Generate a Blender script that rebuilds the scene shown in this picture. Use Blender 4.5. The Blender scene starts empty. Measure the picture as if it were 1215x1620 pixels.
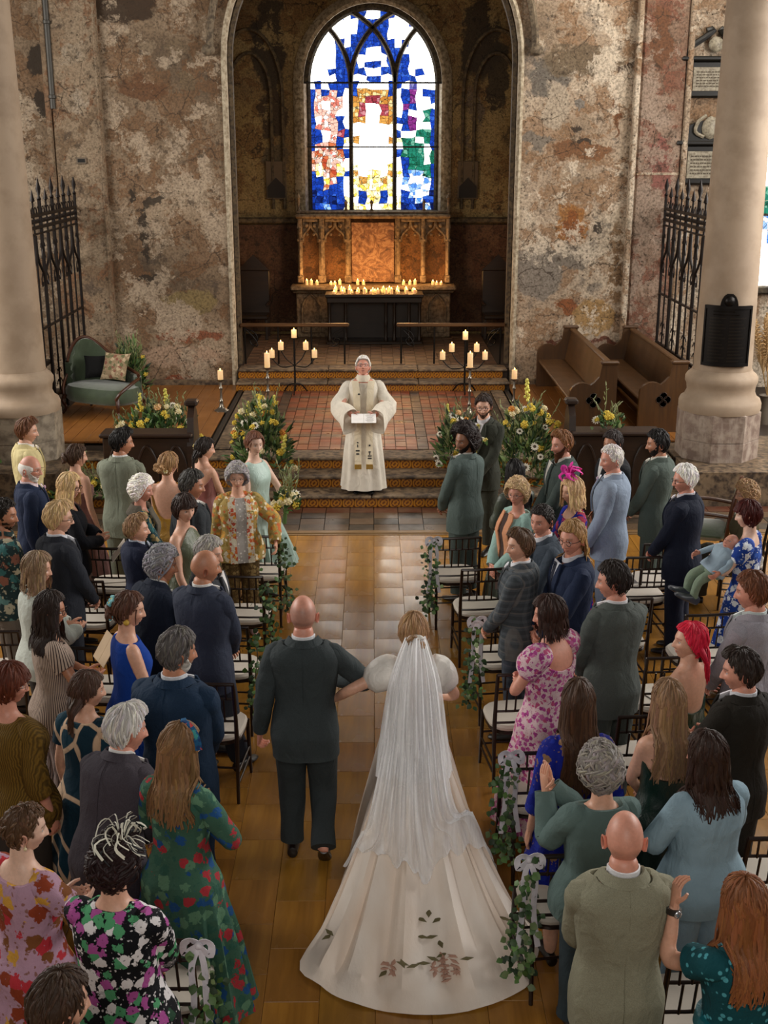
import bpy, bmesh, math, random
import numpy as np
from mathutils import Vector, Matrix, noise
random.seed(7); RNG = np.random.default_rng(7)
PI = math.pi; R = math.radians
scene = bpy.context.scene; COL = scene.collection
# ------------------------------------------------ camera, world, lights, exposure
FPX, TILT, CAMZ = 1900.0, R(17), 4.40
YAW = math.atan(17.5*math.cos(TILT)/FPX)
cd = bpy.data.cameras.new('camera'); cam = bpy.data.objects.new('camera', cd); COL.objects.link(cam)
cd.sensor_fit = 'VERTICAL'; cd.sensor_height = 36; cd.lens = FPX/1620*36
cam.location = (0, 0, CAMZ); cam.rotation_euler = (PI/2-TILT, 0, -YAW)
cd.clip_start = .1; cd.clip_end = 200
scene.camera = cam
wd = bpy.data.worlds.new('world'); scene.world = wd; wd.use_nodes = True
wd.node_tree.nodes['Background'].inputs[0].default_value = (1.0, .95, .88, 1)
wd.node_tree.nodes['Background'].inputs[1].default_value = .075
def area(name, loc, target, sx, sy, power, col):
    l = bpy.data.lights.new(name, 'AREA'); l.shape = 'RECTANGLE'; l.size = sx; l.size_y = sy; l.energy = power; l.color = col
    o = bpy.data.objects.new(name, l); COL.objects.link(o); o.location = loc
    o.rotation_euler = (Vector(target)-Vector(loc)).to_track_quat('-Z', 'Y').to_euler()
    return o
area('south_aisle_windows', (10.5, 12.5, 6.0), (0, 11, 1), 8, 4, 1150, (1, .96, .91))
area('north_aisle_windows', (-10.5, 12.5, 6.0), (0, 11, 1), 8, 4, 1100, (1, .95, .88))
area('west_fill', (0, -6, 8.5), (0, 14, 2), 5, 5, 540, (1, .94, .86))  # fill added behind the camera, standing in for an unseen west window
area('south_clerestory', (5.5, 17.5, 9.0), (-1, 13, 1), 4, 2, 300, (1, .92, .8))
vs = scene.view_settings; vs.view_transform = 'Standard'; vs.look = 'None'; vs.exposure = 0.18; vs.gamma = 1; vs.use_curve_mapping = False

# ------------------------------------------------ helpers
def lin(c):
    if isinstance(c, str): c = [int(c[i:i+2], 16)/255 for i in (0, 2, 4)]
    return tuple((x/12.92 if x <= .04045 else ((x+.055)/1.055)**2.4) for x in c[:3])
def L4(c): return (*lin(c), 1)
def ray(u, v):
    x = (u-607.5)/FPX; y = -(v-810)/FPX
    d = (x, math.cos(TILT)+y*math.sin(TILT), -math.sin(TILT)+y*math.cos(TILT))
    c, s = math.cos(YAW), math.sin(YAW)
    return Vector((c*d[0]+s*d[1], -s*d[0]+c*d[1], d[2]))
def atz(u, v, z):
    d = ray(u, v); k = (z-CAMZ)/d.z; return Vector((d.x*k, d.y*k, z))
def aty(u, v, Y):
    d = ray(u, v); k = Y/d.y; return Vector((d.x*k, Y, CAMZ+d.z*k))
def atx(u, v, X):
    d = ray(u, v); k = X/d.x; return Vector((X, d.y*k, CAMZ+d.z*k))

class MB:
    """collects shapes; build() links them as one mesh object"""
    def __init__(s): s.v = []; s.f = []; s.c = []; s.mi = []; s.n = 0
    def add(s, V, F, col=None, mi=0):
        V = np.asarray(V, float).reshape(-1, 3)
        s.v.append(V)
        n = s.n
        s.f.extend([tuple(i+n for i in f) for f in F]); s.mi.extend([mi]*len(F))
        if col is None: C = np.ones((len(V), 3))
        else:
            C = np.asarray(col, float)
            if C.ndim == 1: C = np.tile(C, (len(V), 1))
        s.c.append(C); s.n += len(V); return s
    def box(s, c, d, rz=0, col=None, mi=0, taper=1):
        x, y, z = d[0]/2, d[1]/2, d[2]/2
        V = np.array([(-x, -y, -z), (x, -y, -z), (x, y, -z), (-x, y, -z), (-x*taper, -y*taper, z), (x*taper, -y*taper, z), (x*taper, y*taper, z), (-x*taper, y*taper, z)])
        if rz:
            ca, sa = math.cos(rz), math.sin(rz); V = np.stack([V[:, 0]*ca-V[:, 1]*sa, V[:, 0]*sa+V[:, 1]*ca, V[:, 2]], 1)
        return s.add(V+np.array(c), [(0, 3, 2, 1), (4, 5, 6, 7), (0, 1, 5, 4), (1, 2, 6, 5), (2, 3, 7, 6), (3, 0, 4, 7)], col, mi)
    def bbox(s, c, d, b=.01, rz=0, col=None, mi=0):
        """bevelled box: chamfered on all edges"""
        x, y, z = d[0]/2, d[1]/2, d[2]/2; b = min(b, x*.9, y*.9, z*.9)
        rings = []
        for zz, i in ((-z, b), (-z+b, 0), (z-b, 0), (z, b)):
            X, Y = x-i, y-i
            rings.append([(-X+b, -Y, zz), (X-b, -Y, zz), (X, -Y+b, zz), (X, Y-b, zz), (X-b, Y, zz), (-X+b, Y, zz), (-X, Y-b, zz), (-X, -Y+b, zz)])
        V = np.array(rings).reshape(-1, 3)
        if rz:
            ca, sa = math.cos(rz), math.sin(rz); V = np.stack([V[:, 0]*ca-V[:, 1]*sa, V[:, 0]*sa+V[:, 1]*ca, V[:, 2]], 1)
        F = gridf(4, 8, True)+[tuple(range(7, -1, -1)), tuple(range(24, 32))]
        return s.add(V+np.array(c), F, col, mi)
    def rings(s, Rg, col=None, mi=0, cap=(True, True), closed=True):
        Rg = np.asarray(Rg, float); m, n = Rg.shape[:2]
        F = gridf(m, n, closed)
        if cap[0]: F.append(tuple(range(n-1, -1, -1)))
        if cap[1]: F.append(tuple(range((m-1)*n, m*n)))
        if col is not None:
            col = np.asarray(col, float)
            if col.ndim == 3: col = col.reshape(-1, 3)
        return s.add(Rg.reshape(-1, 3), F, col, mi)
    def tube(s, pts, r, sides=8, col=None, mi=0, cap=(True, True), flat=1.0, up=None):
        return s.rings(tuberings(pts, r, sides, flat, up), col, mi, cap)
    def lathe(s, prof, c=(0, 0, 0), sides=24, col=None, mi=0, cap=(True, True), rot=0, M=None):
        a = np.arange(sides)*2*PI/sides+rot
        Rg = np.array([[(r*math.cos(t), r*math.sin(t), z) for t in a] for r, z in prof])
        if M is not None: Rg = xf(M, Rg)
        return s.rings(Rg+np.array(c), col, mi, cap)
    def ball(s, c, r, nu=10, nv=6, col=None, mi=0, M=None):
        r = np.array([r]*3 if np.isscalar(r) else r, float)
        th = np.linspace(.02, PI-.02, nv+1); ph = np.arange(nu)*2*PI/nu
        V = np.stack([np.outer(np.sin(th), np.cos(ph)), np.outer(np.sin(th), np.sin(ph)), -np.outer(np.cos(th), np.ones(nu))], -1)*r
        if M is not None: V = xf(M, V)
        return s.rings(V+np.array(c), col, mi)
    def prism(s, poly, y0, y1, col=None, mi=0, axis='y'):
        n = len(poly); V = []
        for yy in (y0, y1):
            for a, b in poly: V.append((a, yy, b) if axis == 'y' else ((yy, a, b) if axis == 'x' else (a, b, yy)))
        F = [tuple(range(n)), tuple(range(2*n-1, n-1, -1))]+[(i, i+n, (i+1) % n+n, (i+1) % n) for i in range(n)]
        return s.add(V, F, col, mi)
    def mesh(s, name, mats, smooth=True, sharp=None):
        me = bpy.data.meshes.new(name)
        V = np.concatenate(s.v) if s.v else np.zeros((0, 3))
        me.from_pydata(V.tolist(), [], s.f)
        for m in (mats if isinstance(mats, (list, tuple)) else [mats]): me.materials.append(m)
        if any(s.mi): me.polygons.foreach_set('material_index', s.mi)
        if smooth: me.polygons.foreach_set('use_smooth', [True]*len(s.f))
        C = np.concatenate(s.c) if s.c else np.zeros((0, 3))
        if not np.all(C == 1):
            at = me.color_attributes.new('Col', 'FLOAT_COLOR', 'POINT')
            at.data.foreach_set('color', np.concatenate([C, np.ones((len(C), 1))], 1).astype(np.float32).ravel())
        if smooth and sharp: me.set_sharp_from_angle(angle=R(sharp))
        me.update()
        return me
    def build(s, name, mats, parent=None, smooth=True, sharp=40, fix=False, **kw):
        me = s.mesh(name, mats, smooth, sharp)
        if fix:
            bm = bmesh.new(); bm.from_mesh(me); bmesh.ops.recalc_face_normals(bm, faces=bm.faces); bm.to_mesh(me); bm.free()
        return link(name, me, parent, **kw)
def link(name, me, parent=None, loc=None, rz=0, **kw):
    o = bpy.data.objects.new(name, me); COL.objects.link(o)
    if parent is not None: o.parent = parent
    if loc is not None: o.location = loc
    if rz: o.rotation_euler[2] = rz
    for k, v in kw.items(): o[k] = v
    return o
def gridf(m, n, closed):
    F = []
    for i in range(m-1):
        a, b = i*n, (i+1)*n
        F += [(a+j, a+j+1, b+j+1, b+j) for j in range(n-1)]
        if closed: F.append((a+n-1, a, b, b+n-1))
    return F
def xf(M, V):
    M = np.array(M); V = np.asarray(V, float); return V@M[:3, :3].T+M[:3, 3]
def catmull(P, k):
    P = np.asarray(P, float); n = len(P)
    if n < 3: return np.array([P[0]+(P[-1]-P[0])*t for t in np.linspace(0, 1, k)])
    t = np.linspace(0, n-1, k); i = np.clip(t.astype(int), 0, n-2); f = (t-i)
    f = f.reshape(-1, *([1]*(P.ndim-1)))
    p0 = P[np.clip(i-1, 0, n-1)]; p1 = P[i]; p2 = P[i+1]; p3 = P[np.clip(i+2, 0, n-1)]
    return .5*((2*p1)+(-p0+p2)*f+(2*p0-5*p1+4*p2-p3)*f*f+(-p0+3*p1-3*p2+p3)*f**3)
def tuberings(pts, r, sides=8, flat=1.0, up=None):
    P = np.asarray(pts, float); m = len(P); r = np.broadcast_to(np.asarray(r, float), (m,)) if np.ndim(r) <= 1 else r
    T = np.gradient(P, axis=0); T /= np.linalg.norm(T, axis=1)[:, None]+1e-9
    ref = np.array(up if up is not None else ((0, 0, 1) if abs(T[0][2]) < .9 else (0, 1, 0)), float)
    out = []; a = np.arange(sides)*2*PI/sides
    for i in range(m):
        s = np.cross(T[i], ref); ln = np.linalg.norm(s)
        if ln < 1e-6: s = np.cross(T[i], (1, 0, 0)); ln = np.linalg.norm(s)
        s /= ln; u = np.cross(s, T[i])
        if up is None: ref = u
        out.append(P[i]+r[i]*(np.outer(np.cos(a), s)+flat*np.outer(np.sin(a), u)))
    return np.array(out)
def empty(name, loc=(0, 0, 0), rz=0, **kw):
    o = bpy.data.objects.new(name, None); COL.objects.link(o); o.location = loc; o.rotation_euler[2] = rz; o.empty_display_size = .1
    for k, v in kw.items(): o[k] = v
    return o
def thing(name, label, cat, loc=(0, 0, 0), rz=0, group=None):
    o = empty(name, loc, rz, label=label, category=cat)
    if group: o['group'] = group
    return o
def tag(o, label, cat, group=None):
    o['label'] = label; o['category'] = cat
    if group: o['group'] = group
    return o
KIDS = {}
def dup(root, loc, rz, label=None, group=None, scale=None):
    if root.name not in KIDS: KIDS[root.name] = [(c, list(c.children)) for c in root.children]
    r = root.copy(); COL.objects.link(r); r.location = loc; r.rotation_euler[2] = rz
    if label: r['label'] = label
    if group: r['group'] = group
    if scale: r.scale = scale
    for ch, gs in KIDS[root.name]:
        c = ch.copy(); COL.objects.link(c); c.parent = r
        for g in gs:
            d = g.copy(); COL.objects.link(d); d.parent = c
    return r

# ------------------------------------------------ materials
class NB:
    def __init__(s, name):
        s.m = bpy.data.materials.new(name); s.m.use_nodes = True; s.t = s.m.node_tree; s.b = s.t.nodes['Principled BSDF']
    def n(s, typ, i=None, out=0, **props):
        nd = s.t.nodes.new('ShaderNode'+typ)
        for k, v in props.items(): setattr(nd, k, v)
        for k, v in (i or {}).items(): s.put(nd.inputs[k], v)
        return nd.outputs[out]
    def put(s, sock, v):
        if hasattr(v, 'is_linked'): s.t.links.new(v, sock)
        elif isinstance(v, str): sock.default_value = L4(v)
        else: sock.default_value = v
    def set(s, **kw):
        for k, v in kw.items(): s.put(s.b.inputs[k.replace('_', ' ')], v)
        return s
    def obj(s, scale=None):
        o = s.n('TexCoord', out='Object')
        return s.n('Mapping', {0: o, 'Scale': scale}) if scale else o
    def noise(s, v, sc, det=4, rough=.55, dist=0): return s.n('TexNoise', {'Vector': v, 'Scale': sc, 'Detail': det, 'Roughness': rough, 'Distortion': dist}, 'Fac')
    def vor(s, v, sc, out='Distance', **p): return s.n('TexVoronoi', {'Vector': v, 'Scale': sc}, out, **p)
    def ramp(s, f, stops, interp='LINEAR'):
        nd = s.t.nodes.new('ShaderNodeValToRGB'); s.put(nd.inputs[0], f); cr = nd.color_ramp; cr.interpolation = interp
        while len(cr.elements) < len(stops): cr.elements.new(.5)
        for e, (p, c) in zip(cr.elements, stops):
            e.position = p; e.color = L4(c) if isinstance(c, str) else (c, c, c, 1)
        return nd.outputs[0]
    def mix(s, f, a, b, mode='MIX'): return s.n('MixRGB', {0: f, 1: a, 2: b}, blend_type=mode)
    def math(s, op, a, b=0.0, clamp=False): return s.n('Math', {0: a, 1: b}, operation=op, use_clamp=clamp)
    def bump(s, h, st=.3, d=.01): s.put(s.b.inputs['Normal'], s.n('Bump', {'Height': h, 'Strength': st, 'Distance': d}))
    def attr(s): return s.n('Attribute', out='Color', attribute_name='Col')
MATS = {}
def plain(name, col, rough=.6, metal=0.0, var=.18, sc=9, bump=0, bsc=60, vcol=False, spec=.5, sheen=0):
    key = (name, col, rough, metal, vcol)
    if key in MATS: return MATS[key]
    b = NB(name); c = b.obj(); f = b.noise(c, sc, 5)
    base = b.mix(f, tuple(x*(1-var) for x in lin(col))+(1,), tuple(min(1, x*(1+var)) for x in lin(col))+(1,))
    if vcol: base = b.mix(1.0, base, b.attr(), 'MULTIPLY')
    b.set(Base_Color=base, Roughness=rough, Metallic=metal); b.put(b.b.inputs['Specular IOR Level'], spec)
    if sheen: b.put(b.b.inputs['Sheen Weight'], sheen)
    if bump: b.bump(b.noise(c, bsc, 3), bump, .01)
    MATS[key] = b.m; return b.m
def emit(name, col, st):
    b = NB(name); b.set(Base_Color=(0, 0, 0, 1), Emission_Color=L4(col), Emission_Strength=st); return b.m
def woodmat(name, c1, c2, rough=.45, axis='x', sc=1.0, vcol=False):
    b = NB(name); s = {'x': (1.2, 14, 14), 'y': (14, 1.2, 14), 'z': (14, 14, 1.2)}[axis]
    c = b.obj(tuple(k*sc for k in s)); f = b.noise(c, 1.6, 6, .6, .6); g = b.noise(b.obj(), 1.3, 3)
    base = b.mix(g, b.ramp(f, [(.3, c1), (.7, c2)]), b.ramp(f, [(.25, c1), (.8, c1)]))
    if vcol: base = b.mix(1.0, base, b.attr(), 'MULTIPLY')
    b.set(Base_Color=base, Roughness=b.ramp(g, [(.3, rough-.08), (.7, rough+.1)])); b.bump(f, .12, .004); return b.m
def stonemat(name, c1, c2, c3, sc=1.5, rough=.8, bump=.3, streak=None, yz=1):
    b = NB(name); c = b.obj(); f = b.noise(c, sc, 7, .62, .4); g = b.noise(c, sc*5, 5, .6)
    base = b.mix(b.ramp(g, [(.42, 0.0), (.62, 1.0)]), b.ramp(f, [(.3, c1), (.62, c2)]), c3)
    if streak:
        st = b.noise(b.obj((5, 5, .7)), 1.6, 6, .65); base = b.mix(b.ramp(st, [(.5, 0.0), (.66, .8)]), base, streak)
    b.set(Base_Color=base, Roughness=rough); b.bump(g, bump, .02); return b.m
def plaster(name, cols, blobs=(), dark='3a2d20', holes=.60, warm=(0, 0)):
    """old peeling plaster; blobs = (x, z, rx, rz, colour, angle) marks of missing coats and stains"""
    b = NB(name); c = b.obj()
    w = b.n('TexNoise', {'Vector': c, 'Scale': 3.2, 'Detail': 6, 'Roughness': .65}, 'Color')
    cw = b.mix(.22, c, w, 'ADD'); f1 = b.noise(cw, .62, 8, .66); f2 = b.noise(cw, 1.7, 9, .7); f3 = b.noise(c, 7, 6, .7); f4 = b.noise(c, 30, 3, .6)
    base = b.ramp(f1, [(.32, cols[0]), (.44, cols[1]), (.54, cols[2]), (.64, cols[3])])
    base = b.mix(b.ramp(f2, [(.50, 0.0), (.53, .85), (.58, .5)]), base, cols[4])
    base = b.mix(b.ramp(f2, [(.36, .8), (.41, 0.0)]), base, cols[5])
    sp = b.n('SeparateXYZ', {0: c}); sz = b.n('SeparateXYZ', {0: c}, 2)
    dx = b.n('SeparateXYZ', {0: w}, 0); dz = b.n('SeparateXYZ', {0: w}, 1)
    for x, z, rx, rz, col, an in blobs:
        X = b.math('SUBTRACT', sp, x-.0); Z = b.math('SUBTRACT', sz, z)
        X = b.math('ADD', X, b.math('MULTIPLY', b.math('SUBTRACT', dx, .5), .55)); Z = b.math('ADD', Z, b.math('MULTIPLY', b.math('SUBTRACT', dz, .5), .55))
        ca, sa = math.cos(an), math.sin(an)
        A = b.math('ADD', b.math('MULTIPLY', X, ca/rx), b.math('MULTIPLY', Z, sa/rx)); B = b.math('SUBTRACT', b.math('MULTIPLY', Z, ca/rz), b.math('MULTIPLY', X, sa/rz))
        d = b.math('ADD', b.math('MULTIPLY', A, A), b.math('MULTIPLY', B, B))
        base = b.mix(b.ramp(d, [(.75, .92), (1.0, 0.0)]), base, col)
    f5 = b.noise(b.mix(.5, c, w, 'ADD'), 1.15, 10, .74); base = b.mix(b.ramp(f5, [(.535, 0.0), (.55, .75), (.60, .9)]), base, cols[6] if len(cols) > 6 else cols[3])
    ed = b.n('TexVoronoi', {'Vector': cw, 'Scale': 1.7}, 'Distance', feature='DISTANCE_TO_EDGE'); crk = b.math('MULTIPLY', b.ramp(ed, [(.006, 1.0), (.014, 0.0)]), b.ramp(f2, [(.46, 0.0), (.56, .8)]))
    base = b.mix(crk, base, dark)
    pit = b.math('MULTIPLY', b.ramp(b.vor(cw, 13), [(.12, 1.0), (.22, 0.0)]), b.ramp(f1, [(.44, 0.0), (.56, 1.0)]))
    base = b.mix(b.math('MULTIPLY', pit, .8), base, dark)
    base = b.mix(b.ramp(f3, [(holes-.03, 0.0), (holes+.06, .75)]), base, dark)
    base = b.mix(b.ramp(f4, [(.36, .5), (.58, 0.0)]), base, dark)
    b.set(Base_Color=base, Roughness=.9)
    h = b.math('ADD', b.math('MULTIPLY', f2, 1.0), b.math('ADD', b.math('MULTIPLY', f3, .5), b.math('MULTIPLY', pit, -.6)))
    b.bump(h, .55, .05); return b.m
# ------------------------------------------------ structure
def struct(mb, name, mats, parent=None, **kw):
    return mb.build(name, mats, parent, kind='structure', **kw)
YE = 20.31                                    # east wall of the nave (with the chancel arch)
AW, SPR = 2.37, 5.7                            # half width and springing of the arch
YB = 24.30                                    # back wall of the sanctuary
M_stone = stonemat('pale_stone', '8f7f6a', 'b3a088', '6f604e', 1.6)
M_stone_dk = stonemat('worn_step_stone', '5b4a38', '8a745a', '3d3026', 2.2, .6)
TAN = ['5a4a3a', '826d56', '957f67', 'aa957c', '785638', '4e443a', 'b8a48c']
PALE = ['7c6b5a', 'a48d74', 'b8a28a', 'c9b79f', '8f6a48', '80766b', 'dccbb4']
def W(u, v, Y=YE): p = aty(u, v, Y); return p.x, p.z
def bl(u, v, rx, rz, col, an=0, Y=YE): x, z = W(u, v, Y); return (x, z, rx, rz, col, an)
left_blobs = [bl(225, 140, .42, .17, '6d4a30', -.1), bl(118, 85, .26, .16, 'a08f7c'), bl(128, 165, .22, .17, 'a79782'), bl(130, 30, .3, .25, '6f4a2a'), bl(195, 8, .55, .3, '3a2a1c'),
              bl(60, 95, .20, .22, '2e251d'), bl(65, 165, .16, .22, '2a221b'), bl(205, 310, .07, .12, '2a231c'), bl(240, 318, .30, .055, '3a3228', .55), bl(229, 370, .05, .42, '352d24'), bl(240, 438, .22, .05, '352d24', -.3),
              bl(325, 320, .14, .14, 'a8957d'), bl(283, 500, .07, .07, '2c251e'), bl(120, 250, .18, .25, '9c8970'), bl(115, 220, .22, .30, '85552a'), bl(300, 530, .6, .10, '8a4f33'), bl(290, 565, .75, .22, 'b2957c'), bl(290, 600, .5, .10, '8a4426'), bl(300, 480, .45, .2, '8d7a50'), bl(280, 75, .14, .14, '7a6750'), bl(235, 75, .15, .14, '8a7760'), bl(295, 125, .14, .14, '75624a')]
right_blobs = [bl(905, 355, .26, .42, 'a06a32', .1), bl(905, 357, .16, .3, '8a4f22'), bl(870, 125, .35, .30, '6f685f', .2), bl(915, 165, .12, .1, '827b72'), bl(925, 95, .7, .25, '75644e'), bl(880, 165, .22, .42, 'b9a892'), bl(990, 108, .14, .1, '3b2a1e'), bl(910, 200, .10, .05, '2f2720'), bl(925, 225, .15, .07, '2f2720'), bl(920, 240, .55, .14, '7d5434'),
               bl(945, 358, .09, .08, '2b2520'), bl(850, 430, .45, .5, '8d8479', .2), bl(900, 405, .4, .2, '80776c'), bl(975, 170, .05, .5, '6e4220'), bl(898, 488, .2, .16, '8c5028', .2), bl(940, 500, .4, .3, 'a5814f'), bl(920, 540, .75, .07, '6e3522'), bl(930, 560, .6, .2, 'b09680'), bl(845, 225, .3, .12, '7f7569'), bl(975, 420, .12, .7, '86694a')]
M_wl = plaster('peeling_plaster_left', TAN, left_blobs)
M_wr = plaster('peeling_plaster_right', PALE, right_blobs)
M_up = plaster('peeling_plaster_upper', TAN, ())
# arch outline
def archpts(a, spr, z0, n=28, rise=None):
    h = rise or a; out = [(-a, z0)]
    for i in range(n+1):
        t = PI-PI*i/n; out.append((a*math.cos(t), spr+h*math.sin(t)))
    out.append((a, z0)); return out
def wall_side(name, x0, x1, m):
    mb = MB(); mb.box(((x0+x1)/2, YE+.35, 4.6), (abs(x1-x0), .7, 9.2)); struct(mb, name, m, smooth=False)
wall_side('wall_east_left', -8.6, -AW, M_wl); wall_side('wall_east_right', AW, 8.6, M_wr)
mb = MB(); ap = archpts(AW, SPR, SPR)[1:-1]
n = len(ap)
V = [(x, YE+dy, z) for dy in (0, .7) for x, z in ap]+[(x, YE+dy, 9.2) for dy in (0, .7) for x, z in ap]
F = []
for i in range(n-1):
    F += [(i, i+1, 2*n+i+1, 2*n+i), (n+i+1, n+i, 3*n+i, 3*n+i+1), (i+1, i, n+i, n+i+1)]
mb.add(V, F); struct(mb, 'wall_east_upper', M_up, smooth=False, fix=True)
# arch mouldings: inner roll, pale edge strip, hood mould
def archsweep(mb, a, spr, z0, y, prof, n=28, rise=None, col=None):
    pts = archpts(a, spr, z0, n, rise); Rg = []
    if abs(spr-z0) < 1e-6: pts = pts[1:-1]
    for i, (x, z) in enumerate(pts):
        p0 = pts[max(0, i-1)]; p1 = pts[min(len(pts)-1, i+1)]
        tx, tz = p1[0]-p0[0], p1[1]-p0[1]; l = math.hypot(tx, tz); nx, nz = -tz/l, tx/l   # outwards from opening
        if i in (0, len(pts)-1): nx, nz = (-1 if i == 0 else 1), 0
        Rg.append([(x+nx*o, y+d, z+nz*o) for o, d in prof])
    mb.rings(np.array(Rg), col)
M_edge = stonemat('arch_edge_stone', 'b3a48c', 'd0c2a9', '94846c', 3)
mb = MB(); archsweep(mb, AW, SPR, .45, YE, [(-.05, .10), (-.045, -.01), (-.01, -.05), (.03, -.03), (.045, .02)]); struct(mb, 'trim_1', M_edge, fix=True, sharp=30)
mb = MB(); archsweep(mb, AW-.03, SPR, .75, YE+.45, [(-.05, .25), (-.06, .0), (.0, -.04), (.04, .0), (.04, .25)]); struct(mb, 'trim_2', stonemat('arch_roll_stone', '4a3c28', '65533a', '33281a', 3), fix=True)
mb = MB(); archsweep(mb, AW+.16, SPR+.15, SPR+.15, YE, [(-.01, .02), (-.02, -.10), (.05, -.14), (.10, -.05), (.10, .02)])
for sx in (-1, 1): mb.ball((sx*(AW+.22), YE-.07, SPR+.13), (.11, .09, .09), 10, 6)
struct(mb, 'trim_3', stonemat('hood_mould_stone', '6e5f4c', '93826a', '4d4134', 3), fix=True)
# pilaster strips on both sides of the arch
M_pilL = plaster('ochre_pilaster_plaster', ['64503c', '7b644c', '8c765e', '9c8870', '7e5436', '54463a'], [bl(118, 85, .22, .2, 'a39480'), bl(128, 165, .2, .2, 'aa9a86'), bl(130, 260, .2, .25, 'a08c74')])
M_pilR = plaster('pink_pilaster_plaster', ['6e4a36', '80604c', '8e725e', 'a48e7c', '7a4632', '665848'], [bl(1040, 262, .2, .5, '8a564c'), bl(1045, 60, .2, .5, '70492f')])
mb = MB(); mb.bbox((-4.72, YE-.05, 4.4), (.8, .14, 8.2), .03); mb.bbox((-4.36, YE-.09, 4.4), (.05, .1, 8.2), .02); mb.bbox((-5.16, YE-.09, 4.4), (.09, .14, 8.2), .02); struct(mb, 'trim_4', M_pilL, smooth=False)
mb = MB(); mb.bbox((4.62, YE-.05, 4.5), (.72, .14, 8.4), .03); struct(mb, 'trim_5', M_pilR, smooth=False)
mb = MB()
for x in (4.2, 5.02): mb.bbox((x, YE-.09, 4.5), (.09, .16, 8.4), .02)
mb.bbox((4.62, YE-.11, 3.95), (.7, .03, .05), .01)
struct(mb, 'trim_6', plaster('grey_pilaster_edge', PALE, ()), smooth=False)
mb = MB(); mb.bbox((-3.4, YE-.03, .51), (1.9, .06, .12), .01); mb.bbox((3.4, YE-.03, .51), (1.9, .06, .12), .01); struct(mb, 'baseboard_east', M_stone_dk)
# sanctuary: side walls, vault, back wall with arched window opening
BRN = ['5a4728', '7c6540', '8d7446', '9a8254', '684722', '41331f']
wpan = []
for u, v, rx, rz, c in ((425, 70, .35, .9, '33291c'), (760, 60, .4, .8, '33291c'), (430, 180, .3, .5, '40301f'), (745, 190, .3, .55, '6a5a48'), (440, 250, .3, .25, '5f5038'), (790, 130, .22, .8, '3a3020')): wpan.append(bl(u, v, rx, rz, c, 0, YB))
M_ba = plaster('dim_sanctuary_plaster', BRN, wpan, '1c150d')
WA, WS, WR, WZ = 1.30, 5.52, 1.42, 3.14        # window opening: half width, springing, rise, sill
mb = MB(); XS = 3.1
wp = archpts(WA+.1, WS, WZ, 32, WR+.1)
for x0, x1 in ((-XS, -WA-.1), (WA+.1, XS)): mb.add([(x0, YB, 0), (x1, YB, 0), (x1, YB, 9), (x0, YB, 9)], [(0, 1, 2, 3)])
mb.add([(-WA-.1, YB, 0), (WA+.1, YB, 0), (WA+.1, YB, WZ), (-WA-.1, YB, WZ)], [(0, 1, 2, 3)])
q = wp[1:-1]
for a, b2 in zip(q[:-1], q[1:]): mb.add([(a[0], YB, a[1]), (b2[0], YB, b2[1]), (b2[0], YB, 9), (a[0], YB, 9)], [(0, 1, 2, 3)])
mr = MB()
for a, b2 in zip(wp[:-1], wp[1:]):           # splayed reveal
    s = .94
    mr.add([(a[0], YB, a[1]), (b2[0], YB, b2[1]), (b2[0]*s, YB+.45, WS+(b2[1]-WS)*(s if b2[1] > WS else 1)), (a[0]*s, YB+.45, WS+(a[1]-WS)*(s if a[1] > WS else 1))], [(0, 1, 2, 3)])
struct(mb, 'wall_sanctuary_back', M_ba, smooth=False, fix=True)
struct(mr, 'trim_18', stonemat('pale_reveal_stone', 'b5a995', 'd2c8b6', '95876f', 2), smooth=False, fix=True)
mb = MB()
for sx in (-1, 1): mb.box((sx*(XS+.1), (YE+.7+YB)/2, 4.5), (.2, YB-YE-.7, 9))
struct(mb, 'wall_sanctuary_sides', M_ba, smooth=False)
mb = MB(); vp = archpts(XS, 6.0, 6.0, 20, 2.6)[1:-1]
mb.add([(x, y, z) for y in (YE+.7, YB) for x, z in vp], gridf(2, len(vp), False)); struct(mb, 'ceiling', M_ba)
# blind arch ribs, string course and framed dark panels on the back wall
M_rib = stonemat('dark_rib_stone', '4a3c28', '65553a', '332818', 3)  # dark brown stone for the ribs and string course
mb = MB()
archsweep(mb, WA+.12, WS, WZ, YB, [(-.1, .0), (-.1, -.06), (-.04, -.10), (.04, -.08), (.1, -.02), (.1, .02)], 32, WR+.1)
struct(mb, 'trim_7', stonemat('window_arch_stone', '8f8066', 'b3a488', '6c5d44', 3), fix=True)
mb = MB()
for cx, a in ((-2.35, .62), (2.35, .62), (-2.35, .40), (2.35, .40)):
    pts = [(x+cx, z) for x, z in archpts(a, 5.3, 3.2, 20, a*1.9)]
    mb.tube([(x, YB-.03, z) for x, z in pts], .035, 6)
struct(mb, 'trim_8', M_rib)
mb = MB(); mb.bbox((-2.3, YB-.06, 2.98), (1.7, .14, .12), .03); mb.bbox((2.3, YB-.06, 2.98), (1.7, .14, .12), .03); struct(mb, 'trim_9', M_rib)
mb = MB()
for x0, x1 in ((-XS, -1.45), (1.45, XS)): mb.bbox(((x0+x1)/2, YB-.02, 1.85), (x1-x0, .04, 2.1), .01)
struct(mb, 'trim_10', plaster('dark_red_dado_plaster', ['3a281c', '523826', '5e4029', '684a32', '4a2a18', '2e1f16'], (), '160f0a'), smooth=False)
M_pyr = plain('dark_painted_panel', '241d16', .8)
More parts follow.
